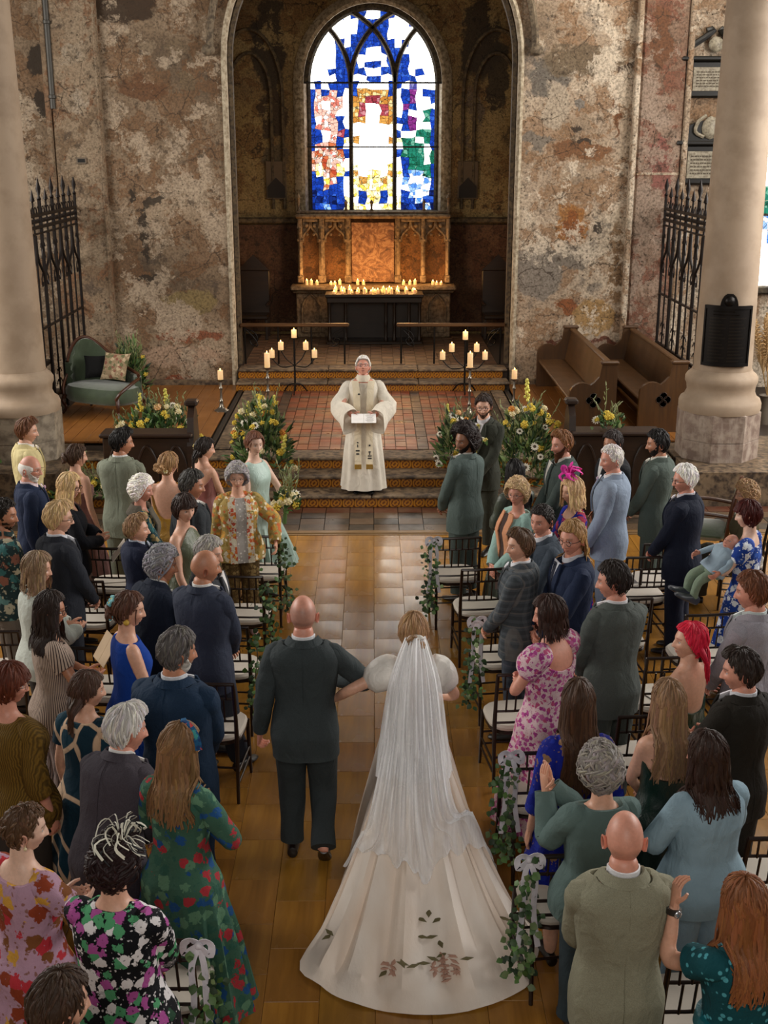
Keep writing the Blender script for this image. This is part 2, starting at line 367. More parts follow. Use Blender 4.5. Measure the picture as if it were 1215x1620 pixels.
for u in (437, 740):
    p = aty(u, 285, YB); t = thing('wall_panel', 'narrow dark painted panel on wall left of coloured window' if u < 600 else 'narrow dark painted panel on wall right of coloured window', 'panel', (p.x, YB-.03, p.z))
    mb = MB(); mb.bbox((0, 0, 0), (.40, .04, .72), .01); mb.build('board', plain('grey_painted_board', '5a4a36', .8), t)
    mb = MB(); mb.prism([(-.17, -.33), (.17, -.33), (.17, -.12), (0, .05), (-.17, -.12)], -.035, -.02); mb.build('painted_gable', M_pyr, t, smooth=False)
# ------------------------------------------------ stained glass
SG = {'W': ('fbf8ee', 7.0), 'B': ('1a48c4', .95), 'N': ('122a80', .7), 'P': ('f0b7a4', 1.35), 'O': ('e0a24e', 1.15), 'R': ('c9505e', .9), 'Y': ('f4e098', 1.9), 'G': ('2a9a7c', .8), 'M': ('a03a9c', .8), 'L': ('8fb4ea', 1.5), 'T': ('e0784a', 1.0), 'V': ('7a78d0', .8)}
SGM = {}; ALT = {'W': ('fff9e4', 'eef4fa'), 'B': ('143a9e', '3668dc'), 'N': ('1a3a9a', '0c1c58'), 'P': ('fff4ec', 'e07c6a'), 'O': ('f6dc9c', 'c98438'), 'R': ('e89aa0', 'a83a48'), 'Y': ('fff6d4', 'd9b648'), 'G': ('1d7a5c', '7fd0b0'), 'M': ('c46ac0', '7a2a80'), 'L': ('ffffff', '4f86dc'), 'T': ('f8d8b8', 'c84f30'), 'V': ('5a58b8', 'a0a0e0')}
for k, (c, st) in SG.items():
    b = NB('glass_'+k); nz = b.noise(b.obj(), 7, 3); cc = lin(c)
    alt = ALT.get(k, (c, c)); vc = b.n('SeparateXYZ', {0: b.vor(b.mix(.03, b.obj(), b.n('TexNoise', {'Vector': b.obj(), 'Scale': 9}, 'Color'), 'ADD'), 15, 'Color')})
    col = b.ramp(vc, [(0, c), (.55, alt[0]), (.8, alt[1])], 'CONSTANT'); le = b.n('TexVoronoi', {'Vector': b.mix(.03, b.obj(), b.n('TexNoise', {'Vector': b.obj(), 'Scale': 9}, 'Color'), 'ADD'), 'Scale': 15}, 'Distance', feature='DISTANCE_TO_EDGE')
    col = b.mix(b.ramp(le, [(.02, .85 if k not in 'W' else .45), (.05, 0.0)]), col, (.01, .01, .012, 1))
    b.set(Base_Color=(0, 0, 0, 1), Roughness=.4, Emission_Color=col, Emission_Strength=st); b.put(b.b.inputs['Specular IOR Level'], .1); SGM[k] = b.m
MAP = """
.......BWWWB......
.....WBBWWBBW.....
....WWWBBBBWWW....
...WWWWBBBBWWWW...
..WWWWB.BB.WWWWW..
.WWWBWB.BB.BWBWWW.
.WWWB.BBWWBB.WWWW.
WWWWBBBWWWWBBBWWWW
WWWWB.BWBBWB.BWWWW
WWWBB.BBWWBB.BWBWW
WWWWBBWWBBWWBBBWWW
WBWBBBBWWWWBBWVWWW
BPBPBWBOOOOBWBMWBB
BPPPPWOORROOWBMWWB
BPWPPWORWWROWMBWWW
BPPPWWORWWROWBWWGB
BWPPBWOOWWOOBBMWGB
BPPPBWWWWWWWWBMWWB
BBWPRBWWWWWWBWWGGB
BBWPBYOWWWWOYGGWGB
BPPTBWWWWWWWWGGGWB
PTPPTBWWWWWWBGGGWG
TPTPPWWWWWWWWBGGWG
PYTPYWYWWWWYWBGGGB
BYPTYBOWYYWOYBLLGB
BBYPBWYOYYOYWLWWLB
BBTBBWYYYYYYWWLLWB
NBBBBWYBYYBYWBLWLN
BNBNBYWBYYBWYBBLBB
NBLBNYYYWWYYYNBNLN
""".split()
YG = YB+.30
NC, NR = 18, 30; x_of = np.linspace(-1.27, 1.27, NC+1); z_of = np.linspace(6.95, 3.16, NR+1)
jx = RNG.uniform(-.032, .032, (NR+1, NC+1)); jz = RNG.uniform(-.03, .03, (NR+1, NC+1))
jx[:, [0, 6, 12, 18]] = 0; jz[[0, NR], :] = 0
wlab = ['left third of the stained glass, pink coral figure on blue', 'middle third of the stained glass, white robed shape on gold', 'right third of the stained glass, white lily and green on blue']
roots = []
for k in range(3):
    w = empty('window_%d' % (k+1), (0, 0, 0), kind='structure', label=wlab[k]); roots.append(w)
for r in range(NR):
    for c in range(NC):
        xm = (x_of[c]+x_of[c+1])/2; zm = (z_of[r]+z_of[r+1])/2
        if zm > WS and (abs(xm)/1.36)**2+((zm-WS)/1.50)**2 > 1.0: continue
        k = MAP[r][c] if MAP[r][c] != '.' else 'B'
        quad = []
        for rr, cc in ((r+1, c), (r+1, c+1), (r, c+1), (r, c)):
            x = x_of[cc]+jx[rr, cc]; z = z_of[rr]+jz[rr, cc]; quad.append((x+(xm-x)*.05, z+(zm-z)*.05))
        mb = MB(); mb.prism(quad, YG, YG+.012); mb.build('pane', SGM[k], roots[c//6], smooth=False)
M_trac = stonemat('dark_tracery_stone', '3a3226', '574b38', '241e16', 4)
M_lead = plain('dark_lead', '15130f', .6)
mb = MB(); archsweep(mb, WA-.06, WS, WZ, YG-.06, [(-.04, .10), (-.04, -.02), (.0, -.06), (.1, -.04), (.12, .1)], 32, WR-.06); mb.build('frame', M_trac, roots[1], fix=True)
mb = MB(); Rt = 1.42
for xm in (-.425, .425):
    mb.bbox((xm, YG-.05, (WZ+5.54)/2), (.085, .15, 5.54-WZ), .025)
    for sx in (-1, 1):
        pts = []
        for i in range(15):
            dz = 1.38*i/14; x = xm+sx*(Rt-math.sqrt(Rt*Rt-dz*dz)); z = 5.52+dz
            if (abs(x)/1.30)**2+((z-WS)/1.45)**2 < 1.02: pts.append((x, YG-.05, z))
        mb.tube(pts, .05, 6)
mb.build('tracery', M_trac, roots[1])
mb = MB(); mb.bbox((0, YG-.04, WZ-.02), (2.6, .3, .1), .03); mb.build('sill', M_trac, roots[1])
for z in (5.54, 4.36):
    mb = MB(); mb.tube([(-1.34, YG-.12, z), (1.34, YG-.12, z)], .018, 6); mb.build('saddle_bar', M_lead, roots[1])
mb = MB(); mb.box((0, YG+.03, 5.05), (2.6, .02, 3.9)); mb.build('lead_backing', M_lead, roots[1])
for sx in (-1, 1):                            # splayed pale reveal stones beside the glass
    mb = MB()
    mb.prism([(sx*1.27, YG), (sx*1.42, YB-.02), (sx*1.36, YB-.04), (sx*1.25, YG-.05)], WZ, WS, axis='z'); mb.build('reveal', stonemat('reveal_stone', 'b5a995', 'd2c8b6', '95876f', 2), roots[1], fix=True, smooth=False)
# second window seen past the right hand column, in the aisle's east wall
w4 = empty('window_4', (0, 0, 0), kind='structure', label='pale leaded window behind the right hand column')
keys = 'WWWLWWRWWYWWGWLWTWWWWBW'
for r in range(14):
    for c in range(4):
        x = 6.05+c*.23; z = 2.15+r*.23; k = keys[(r*7+c*5+r*c) % len(keys)] if r < 13 else 'W'
        if r < 5: k = 'W' if (r+c) % 5 else 'L'
        if r in (5, 6): k = 'G' if c < 2 else 'W'
        mb = MB(); mb.prism([(x, z), (x+.22, z), (x+.22, z+.22), (x, z+.22)], YE-.06, YE-.05); mb.build('pane', SGM[k], w4, smooth=False)
mb = MB()
for x in (6.0, 7.0): mb.bbox((x, YE-.06, 3.75), (.1, .12, 3.4), .02)
mb.bbox((6.5, YE-.06, 2.08), (1.2, .16, .12), .02); mb.bbox((6.5, YE-.06, 5.43), (1.2, .12, .1), .02); mb.bbox((6.5, YE-.05, 3.3), (1.0, .05, .04), .01)
mb.build('frame', M_trac, w4)
# ------------------------------------------------ floors and steps
M_board = woodmat('oak_floor_block', '835a24', 'b38138', .21, 'y', .7, vcol=True)
M_sub = plain('dark_sub_floor', '2a1c10', .7)
Y1, Y2, Y3, Y4, Y5 = 14.61, 15.0, 15.39, 19.84, 20.24
mb = MB(); mb.box((0, 6.8, -.1), (17, 15.8, .17)); fl = struct(mb, 'floor', M_sub, smooth=False)
bmsh = []
for k in range(10):
    m = MB(); s = .88+.22*RNG.random(); m.bbox((0, 0, -.02), (.2985, .4485, .04), .0025, col=(s, s*RNG.uniform(.92, 1.02), s*RNG.uniform(.85, 1.0))); bmsh.append(m.mesh('floor_block', M_board, False))
rest = MB()
nb = 0
for iy in range(-1, 30):
    for ix in range(-18, 18):
        x = ix*.3+.15; y = .225+iy*.45+(.225 if ix % 2 else 0)
        if y+.225 > 13.46 or y < -.3: continue
        if abs(x) < 1.55 and y > 4.4 and nb < 215:
            link('floor_block', bmsh[int(RNG.integers(10))], fl, (x, y, 0)); nb += 1
        elif abs(x) < 6:
            s = .88+.22*RNG.random(); rest.bbox((x, y, -.02), (.2985, .4485, .04), .0025, col=(s, s*.97, s*.93))
rest.build('floor_blocks', M_board, fl, smooth=False, kind='stuff')
for ix in range(-18, 18):
    y0 = 13.275 if ix % 2 else 13.05; m = .88+.22*RNG.random(); rest2 = MB(); rest2.bbox((ix*.3+.15, (y0+13.45)/2, -.02), (.2985, 13.45-y0-.002, .04), .0025, col=(m, m*.97, m*.93)); rest2.build('floor_block', M_board, fl, smooth=False)
# threshold timber strip, dark tiled band at the foot of the steps
mb = MB(); mb.bbox((0, 13.58, -.008), (14, .10, .03), .006); mb.bbox((0, 13.48, -.008), (14, .04, .026), .004); mb.build('threshold_strip', woodmat('worn_threshold_oak', '6b4f30', '9a7a50', .4, 'x'), fl, smooth=False)
M_tile = NB('worn_clay_tile'); _c = M_tile.obj(); _f = M_tile.noise(_c, 2.5, 6, .6)
M_tile.set(Base_Color=M_tile.mix(1.0, M_tile.mix(M_tile.ramp(_f, [(.35, .55), (.65, 0.0)]), M_tile.attr(), '6b5a48'), (1, 1, 1, 1), 'MULTIPLY'), Roughness=M_tile.ramp(_f, [(.3, .25), (.7, .5)])); M_tile.bump(_f, .15, .005); M_tile = M_tile.m
def tiles(name, x0, x1, y0, y1, z, w, d, pick, parent, diag=False):
    mb = MB(); nx = int(round((x1-x0)/w)); ny = int(round((y1-y0)/d))
    for i in range(nx):
        for j in range(ny):
            c = np.array(lin(pick(i, j, nx, ny)))*RNG.uniform(.75, 1.2)
            dz = RNG.uniform(-.003, .003)
            if diag: mb.box((x0+(i+.5)*w, y0+(j+.5)*d, z-.01+dz), (w*.68, d*.68, .02), PI/4, c)
            else: mb.box((x0+(i+.5)*w, y0+(j+.5)*d, z-.01+dz), (w-.008, d-.008, .02), 0, c)
    mb.build(name, M_tile, parent, smooth=False, kind='stuff')
mb = MB(); mb.box((0, 14.15, -.06), (17, .95, .09)); tb = struct(mb, 'floor_step_foot', M_sub, smooth=False)
tiles('clay_tiles', -6.6, 6.6, 13.64, 14.6, .0, .30, .24, lambda i, j, nx, ny: ('5a2c1a' if j == 3 else ('2b2621' if (i+j) % 2 else '5c4632')) if j > 0 else ('3c332a' if i % 2 else '4b3826'), tb)
M_rt = NB('ochre_pattern_tile'); _c = M_rt.obj((1, 1, 1)); _v = M_rt.vor(M_rt.obj(), 26, 'Distance'); _sx = M_rt.n('SeparateXYZ', {0: M_rt.obj()}); _sz = M_rt.n('SeparateXYZ', {0: M_rt.obj()}, 2)
_r = M_rt.math('SQRT', M_rt.math('ADD', M_rt.math('POWER', _sx, 2.0), M_rt.math('POWER', _sz, 2.0)))
_w = M_rt.math('SINE', M_rt.math('MULTIPLY', _r, 170)); _q = M_rt.math('MULTIPLY', M_rt.math('SINE', M_rt.math('MULTIPLY', _sx, 125)), M_rt.math('SINE', M_rt.math('MULTIPLY', _sz, 125)))
_k = M_rt.ramp(M_rt.math('ADD', _w, _q), [(.25, 0.0), (.45, 1.0)])
M_rt.set(Base_Color=M_rt.mix(_k, 'b5761c', '6a3512'), Roughness=.35); M_rt = M_rt.m
rt = MB(); rt.bbox((0, 0, 0), (.146, .02, .112), .003); rt = rt.mesh('riser_tile', M_rt, False)
def step(name, x0, x1, y, z, depth):
    """one step whose top is at z: stone body, stone nosing slabs, a row of ochre tiles on the riser"""
    mb = MB(); mb.box(((x0+x1)/2, y+depth/2+.02, z-.085), (x1-x0, depth-.03, .13)); s = struct(mb, name, M_sub, smooth=False)
    n = int((x1-x0)/1.25); w = (x1-x0)/n
    for i in range(n):
        m = MB(); j = RNG.uniform(-.006, .006)
        m.bbox((x0+(i+.5)*w, y+depth/2-.02, z-.018+j*.4), (w-.012, depth+.03, .038), .012); m.build('tread_stone', M_stone_dk, s, sharp=30)
    for i in range(int((x1-x0)/.15)): link('riser_tile', rt, s, (x0+.075+i*.15, y+.012, z-.095))
    return s
step('trim_11', -4.0, 3.95, Y1, .15, .42); step('trim_12', -4.0, 3.95, Y2, .30, .42); st3 = step('trim_13', -4.0, 3.95, Y3, .45, .42)
step('trim_14', -2.3, 2.28, Y4, .60, .42); step('trim_15', -2.3, 2.28, Y5, .75, .42)
mb = MB(); mb.box((0, (Y3+.4+YE)/2, .2), (17, YE-Y3-.4, .44)); fc = struct(mb, 'floor_chancel', M_sub, smooth=False)
for sx in (-1, 1):                            # rise at the sides of the flights
    mb = MB(); mb.box((sx*6.3, 15.6, .2), (4.6, 2.0, .49)); struct(mb, 'floor_chancel_side', M_stone_dk, smooth=False)
def pk(i, j, nx, ny):
    if i in (0, nx-1): return '2e2a26'
    if i in (1, nx-2): return '8a6a4a'
    if i % 7 == 3 or j % 6 == 5: return '4a3226' if (i+j) % 2 else '3a2e28'
    return '8a3f22' if (i*3+j*5) % 4 else '6f3018'
tiles('clay_tiles', -1.95, 1.95, Y3+.42, Y4, .455, .15, .15, pk, fc)
M_bd = woodmat('honey_floor_board', '7d4e22', 'a66c30', .38, 'x', .8)
for sx in (-1, 1):
    mb = MB(); mb.bbox((sx*2.06, (Y3+.42+YE)/2, .458), (.20, YE-Y3-.46, .02), .004); mb.build('stone_border', M_stone_dk, fc, smooth=False)
    mb = MB(); mb.bbox((sx*2.22, (Y3+.42+YE)/2, .462), (.07, YE-Y3-.46, .03), .004); mb.build('dark_kerb', plain('dark_kerb', '1f1a15', .5), fc, smooth=False)
    for i in range(13):
        x = sx*(2.27+.02+(i+.5)*.19)
        mb = MB(); mb.bbox((x, 18.25, .465+.001*(i % 3)), (.186, 4.1, .03), .004); mb.build('floor_board', woodmat('honey_floor_board_y', '7d4e22', 'a66c30', .38, 'y', .8) if 'hb' not in MATS else MATS['hb'], fc, smooth=False)
        MATS['hb'] = bpy.data.materials['honey_floor_board_y']
mb = MB(); mb.box((0, 22.35, .38), (2*XS, 3.95, .73)); fs = struct(mb, 'floor_sanctuary', M_sub, smooth=False)
tiles('clay_tiles', -2.25, 2.25, 20.68, 24.2, .755, .20, .16, lambda i, j, nx, ny: '5a4030' if (i+j) % 2 else '7a5a42', fs)
# ------------------------------------------------ columns
M_col = stonemat('column_stone', 'a08b76', 'ab967f', '97826c', .5, .7, .12, streak=None)
M_pl = stonemat('column_plinth_stone', '6a564a', '8b766a', 'a08f80', 1.6, .7, .25, streak='b5a698')
def column(name, cx, cy, shaft_m, plinth_m, ztop=9.0):
    s = empty(name, (cx, cy, 0), kind='structure', label='')
    del s['label']
    mb = MB(); mb.lathe([(.385, 1.3)]+[(.375-.003*i, 1.6+.2*i) for i in range(38)], sides=40); mb.build('shaft', shaft_m, s)
    mb = MB(); mb.lathe([(.52, 1.06), (.53, 1.10), (.53, 1.17), (.51, 1.22), (.465, 1.25), (.435, 1.32), (.445, 1.40), (.465, 1.44), (.465, 1.50), (.44, 1.54), (.40, 1.57), (.385, 1.60)], sides=40); mb.build('base_moulding', shaft_m, s)
    for k, (z0, z1) in enumerate(((0, .34), (.345, .70), (.705, 1.07))):
        mb = MB(); r = .54 if k else .56
        mb.lathe([(r, z0), (r, z1-.01), (r-.015, z1)], sides=8, rot=PI/8); mb.build('plinth_course', plinth_m, s, smooth=False)
    return s
column('trim_16', 4.57, 15.56, M_col, M_pl); column('trim_17', -4.66, 15.56, M_col, stonemat('pale_plinth_stone', '8a7d6c', 'ab9e8a', '75695a', 1.6, .7, .25))
# ------------------------------------------------ people: shapes
def sst(a, b, x): t = np.clip((np.asarray(x, float)-a)/(b-a), 0, 1); return t*t*(3-2*t)
def sines(V, fr, seed, k=5):
    g = np.random.default_rng(seed); d = g.normal(size=(k, 3)); d /= np.linalg.norm(d, axis=1)[:, None]
    return np.sin(np.asarray(V)@(d*fr*g.uniform(.6, 1.5, (k, 1))).T+g.uniform(0, 6.3, k)).sum(-1)/k**.5
PM = np.array([(.78, .160, .105, .0), (.90, .176, .122, -.008), (1.00, .170, .118, 0), (1.08, .160, .114, .003), (1.20, .170, .121, .003), (1.30, .184, .126, .002), (1.37, .188, .118, -.004), (1.415, .178, .106, -.010), (1.45, .160, .092, -.012), (1.470, .125, .082, -.012), (1.488, .080, .072, -.010), (1.53, .058, .061, .004), (1.64, .056, .058, .012)])
PF = np.array([(.78, .168, .110, .0), (.90, .184, .124, -.010), (1.00, .164, .110, -.004), (1.08, .136, .096, 0), (1.18, .142, .104, .006), (1.27, .154, .122, .014), (1.33, .158, .112, .008), (1.385, .156, .092, -.004), (1.43, .125, .074, -.010), (1.47, .068, .060, -.008), (1.52, .049, .051, .002), (1.64, .048, .050, .010)])
def crv(tab, z):
    z = np.asarray(z, float); return [np.interp(z, tab[:, 0], tab[:, k]) for k in (1, 2, 3)]
class Fig:
    """one human figure in its own space: feet at 0, facing +y, right hand at +x"""
    def __init__(s, h, sex, girth=1.0, lean=0, side=0, yaw=0, pitch=0, roll=0, seat=False, child=False, hs=1.0):
        s.h = h; s.s = h/1.75; s.f = sex == 'f'; s.g = girth; s.lean = R(lean); s.side = R(side); s.seat = seat
        s.tab = (PF if s.f else PM).copy(); w = 1+(girth-1)*sst(1.46, 1.36, s.tab[:, 0]); s.tab[:, 1] *= w; s.tab[:, 2] *= 1+(w-1)*1.5
        t = np.linspace(.70, 1.66, 97); fine = np.stack([t]+[np.interp(t, s.tab[:, 0], s.tab[:, k]) for k in (1, 2, 3)], 1)
        ker = np.array([1, 2, 3, 2, 1])/9
        for k in (1, 2, 3): fine[2:-2, k] = np.convolve(fine[:, k], ker, 'valid')
        s.tab = fine; s.hk = (.96 if s.f else 1.02)*hs*(s.s**.5)
        s.hc = h-.118*s.hk; pv = Vector((0, .0, h-.215*s.hk))
        M = Matrix.Translation(pv) @ Matrix.Rotation(R(yaw), 4, 'Z') @ Matrix.Rotation(R(-pitch), 4, 'X') @ Matrix.Rotation(R(roll), 4, 'Y') @ Matrix.Translation(-pv) @ Matrix.Translation((0, .018*s.hk, s.hc)) @ Matrix.Scale(s.hk, 4)
        s.MH = M
        s.col = (1, 1, 1)
    def D(s, V):
        V = np.array(V, float); sh = V.shape; V = V.reshape(-1, 3)
        zp = .95*s.s; w = sst(.80*s.s, 1.18*s.s, V[:, 2])
        for ang, ax in ((-s.lean*w, 0), (s.side*w, 1)):
            c, n = np.cos(ang), np.sin(ang); z = V[:, 2]-zp
            if ax == 0: y = V[:, 1]*c-z*n; z2 = V[:, 1]*n+z*c; V[:, 1] = y
            else: x = V[:, 0]*c+z*n; z2 = -V[:, 0]*n+z*c; V[:, 0] = x
            V[:, 2] = z2+zp
        if s.seat: V[:, 2] -= .42*s.s*sst(.3, .6, V[:, 2]+.0)
        return V.reshape(sh)
    def H(s, V): return s.D(xf(s.MH, V))
    def surf(s, th, z, off=0, p=2.5):
        zz = np.asarray(z)/s.s; hw, hd, yo = crv(s.tab, zz); hw = hw*s.s+off; hd = hd*s.s+off
        c, n = np.cos(th), np.sin(th); e = 2/p
        return np.stack([hw*np.sign(c)*np.abs(c)**e, yo*s.s+hd*np.sign(n)*np.abs(n)**e, np.broadcast_to(z, np.shape(hw*c))], -1)
    def front(s, x, z, off=0, p=2.5, back=False):
        zz = np.asarray(z, float)/s.s; hw, hd, yo = crv(s.tab, zz); hw = hw*s.s+off; hd = hd*s.s+off
        q = np.clip(1-np.abs(x/hw)**p, 0.02, 1)**(1/p); return yo*s.s+hd*(-q if back else q)
def headshape(ph, th, fem=False):
    dx, dy, dz = np.sin(th)*np.sin(ph), np.sin(th)*np.cos(ph), np.cos(th)
    x = .077*dx; y = np.where(dy > 0, .094, .102)*dy; z = .118*dz
    fw = sst(.05, .55, dy)
    t = sst(-.01, -.115, z); x = x*(1-(.34 if fem else .27)*t*(dy > -.4)); y = y-.006*t*fw
    t2 = sst(.0, -.10, z)*sst(.25, -.3, dy); y = y*(1-.42*t2); x = x*(1-.16*t2)
    g = lambda v, c, w: np.exp(-((v-c)/w)**2)
    y = y+fw*(.015*g(z, -.104, .022)*g(x, 0, .030)+.004*g(z, .022, .010)*g(np.abs(x), .025, .025)*(0.4 if fem else 1)
              -.012*g(np.abs(x), .031, .017)*g(z, .001, .014)+.004*g(np.abs(x), .040, .018)*g(z, -.030, .02))
    nr = np.clip((.012-z)/.052, 0, 1)*sst(-.050, -.038, z)
    y = y+fw*(.027 if not fem else .023)*nr*g(x, 0, .010+.006*nr)+fw*.007*g(np.abs(x), .013, .006)*g(z, -.036, .007)
    y = y+fw*(.006*g(z, -.061, .006)*g(x, 0, .022)+.007*g(z, -.074, .007)*g(x, 0, .019)-.004*g(z, -.067, .0035)*g(x, 0, .026)-.004*g(z, -.087, .008)*g(x, 0, .02))
    return np.stack(np.broadcast_arrays(x, y, z), -1)
def warp(n, dens, a, b):
    t = np.linspace(a, b, 600); c = np.cumsum(dens(t)); c = (c-c[0])/(c[-1]-c[0]); return np.interp(np.linspace(0, 1, n), c, t)
PHI = warp(53, lambda t: 1+2.0*np.exp(-(t/.62)**2), -PI, PI)[:-1]
THE = warp(46, lambda t: 1+1.5*np.exp(-((np.cos(t)*.118+.025)/.055)**2), .03, PI-.06)
HG = {f: headshape(PHI[None, :], THE[:, None], f) for f in (False, True)}
def hairline(ph, zf, zt, ze, zb):
    return np.interp(np.abs(ph), [0, .75, 1.05, 1.35, 1.75, 2.2, PI], [zf, zf-.004, zt, ze, (ze+zb)/2, zb, zb])
def skincols(V, base, lip, brow, fem, beard=None, blush=.12):
    x, y, z = V[..., 0], V[..., 1], V[..., 2]; g = lambda v, c, w: np.exp(-((v-c)/w)**2); fw = (y > .03)
    C = np.ones(V.shape)*np.array(base)
    def mixc(C, m, c): return C*(1-m[..., None])+np.array(c)*m[..., None]
    C = mixc(C, blush*fw*(g(np.abs(x), .042, .02)*g(z, -.03, .022)+.8*g(x, 0, .012)*g(z, -.035, .015)), np.array(base)*np.array([1.05, .55, .5]))
    C = mixc(C, .95*fw*np.clip(g(z, -.067, .0095)**2*g(x, 0, .021)**2*1.3, 0, 1), lip)
    C = mixc(C, fw*np.clip(1.3*g(z, .0225+.004*g(np.abs(x), .034, .02), .0042 if fem else .0055)**2*(np.abs(x) > .012)*(np.abs(x) < .052), 0, .85), brow)
    C = mixc(C, .5*fw*g(z, -.067, .0022)*(np.abs(x) < .022), np.array(lip)*.35)
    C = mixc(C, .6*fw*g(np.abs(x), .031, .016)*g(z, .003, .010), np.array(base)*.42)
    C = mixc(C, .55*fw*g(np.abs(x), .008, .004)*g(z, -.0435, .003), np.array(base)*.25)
    if beard is not None:
        m = sst(-.030, -.05, z)*(y > -.02)*(1-fw*g(x, 0, .022)*g(z, -.066, .008)); C = mixc(C, .35*m, beard)
    return C
def locks(mb, paths, nrm, w, th, cols):
    """many tapered strands at once: paths (N,m,3), nrm (N,m,3) outward, w (m,) half width"""
    P = np.asarray(paths); T = np.gradient(P, axis=1); S = np.cross(T, nrm); S /= np.linalg.norm(S, axis=-1, keepdims=True)+1e-9
    U = nrm/(np.linalg.norm(nrm, axis=-1, keepdims=True)+1e-9); N, m = P.shape[:2]
    w = np.asarray(w); w = w[None, :, None] if w.ndim == 1 else w[..., None]
    ring = np.stack([P+S*w, P+U*w*th, P-S*w, P-U*w*th*.6], 2)       # N,m,4,3
    F1 = np.array(gridf(m, 4, True)+[(0, 1, 2, 3)]); F = (F1[None]+(np.arange(N)*m*4)[:, None, None]).reshape(-1, 4)
    C = np.repeat(np.asarray(cols), m*4, 0)
    mb.add(ring.reshape(-1, 3), F.tolist(), C)
def ik(S, W, l1, l2, pole):
    S, W = np.array(S, float), np.array(W, float); d = W-S; L = np.linalg.norm(d)
    if L > (l1+l2)*.985: W = S+d/L*(l1+l2)*.985; d = W-S; L = np.linalg.norm(d)
    a = (l1*l1-l2*l2+L*L)/(2*L); hh = math.sqrt(max(l1*l1-a*a, 0)); u = d/L; p = np.array(pole, float); p = p-u*(p@u); p /= np.linalg.norm(p)+1e-9
    return S+u*a+p*hh, W
ARM = {'down': (.25, .03, .80), 'clasp': (.055, .235, .93), 'back': (.05, -.20, .93), 'hold': (.085, .26, 1.10), 'fold': (.02, .20, 1.13), 'clap': (.035, .30, 1.36), 'book': (.15, .36, 1.09), 'hip': (.24, -.02, .98), 'rail': (.20, .30, .98), 'low': (.20, .16, .84)}
def hand(mb, W, f, n, sg, col, sc=1.0, curl=.35, D=None):
    f = f/np.linalg.norm(f); n = n-f*(n@f); n /= np.linalg.norm(n)+1e-9; t = sg*np.cross(f, n)
    def el(c, a, b, k=8):
        q = np.arange(k)*2*PI/k; return c+np.outer(np.cos(q), t)*a+np.outer(np.sin(q), n)*b
    X = lambda V: D(V) if D else V
    Rg = np.array([el(W+f*d*sc, a*sc, b*sc) for d, a, b in ((-.02, .026, .021), (.0, .027, .020), (.03, .036, .018), (.06, .042, .016), (.085, .041, .012), (.095, .034, .008))])
    mb.rings(X(Rg), col)
    for k, (o, ln) in enumerate(((.031, .070), (.0105, .078), (-.0105, .073), (-.031, .058))):
        p = W+(f*.088+t*o)*sc; d = f+t*o*3; d /= np.linalg.norm(d); pts = [p-d*.015*sc, p]; cu = curl*(1+.12*k); nl = n
        for q in range(3):
            ca, sa = math.cos(cu), math.sin(cu); d, nl = d*ca+nl*sa, nl*ca-d*sa; p = p+d*ln*sc*(.42, .33, .25)[q]; pts.append(p)
        mb.tube(X(np.array(pts)), np.array([.0095, .0095, .0088, .008, .006])*sc, 6, col)
    b = W+(f*.02+t*.024)*sc; d = f*.62+t*.72+n*.25; d /= np.linalg.norm(d)
    mb.tube(X(np.array([b, b+d*.03*sc, b+d*.055*sc+f*.004*sc, b+d*.07*sc+f*.018*sc])), np.array([.014, .0125, .0105, .007])*sc, 6, col)
SKIN = {'fair': 'd9a68c', 'pink': 'd4957f', 'tan': 'b98062', 'olive': 'a87455', 'brown': '96654a', 'pale': 'e0b8a2'}
def skinmat():
    if 'skin' in MATS: return MATS['skin']
    b = NB('skin'); f = b.noise(b.obj(), 55, 3); c = b.mix(1.0, b.attr(), b.ramp(f, [(.3, .86), (.7, 1.0)]), 'MULTIPLY')
    b.set(Base_Color=c, Roughness=.48); b.put(b.b.inputs['Subsurface Weight'], .08); b.put(b.b.inputs['Subsurface Radius'], (.02, .008, .004)); b.put(b.b.inputs['Subsurface Scale'], .5)
    b.bump(f, .08, .003); MATS['skin'] = b.m; return b.m
def hairmat():
    if 'hair' in MATS: return MATS['hair']
    b = NB('hair'); f = b.noise(b.obj((60, 60, 14)), 3, 4, .6); c = b.mix(1.0, b.attr(), b.ramp(f, [(.25, .75), (.75, 1.0)]), 'MULTIPLY'); c = b.mix(1.0, c, (1.6, 1.6, 1.62, 1), 'MULTIPLY')
    b.set(Base_Color=c, Roughness=.52); b.bump(f, .45, .006); b.put(b.b.inputs['Specular IOR Level'], .25); MATS['hair'] = b.m; return b.m
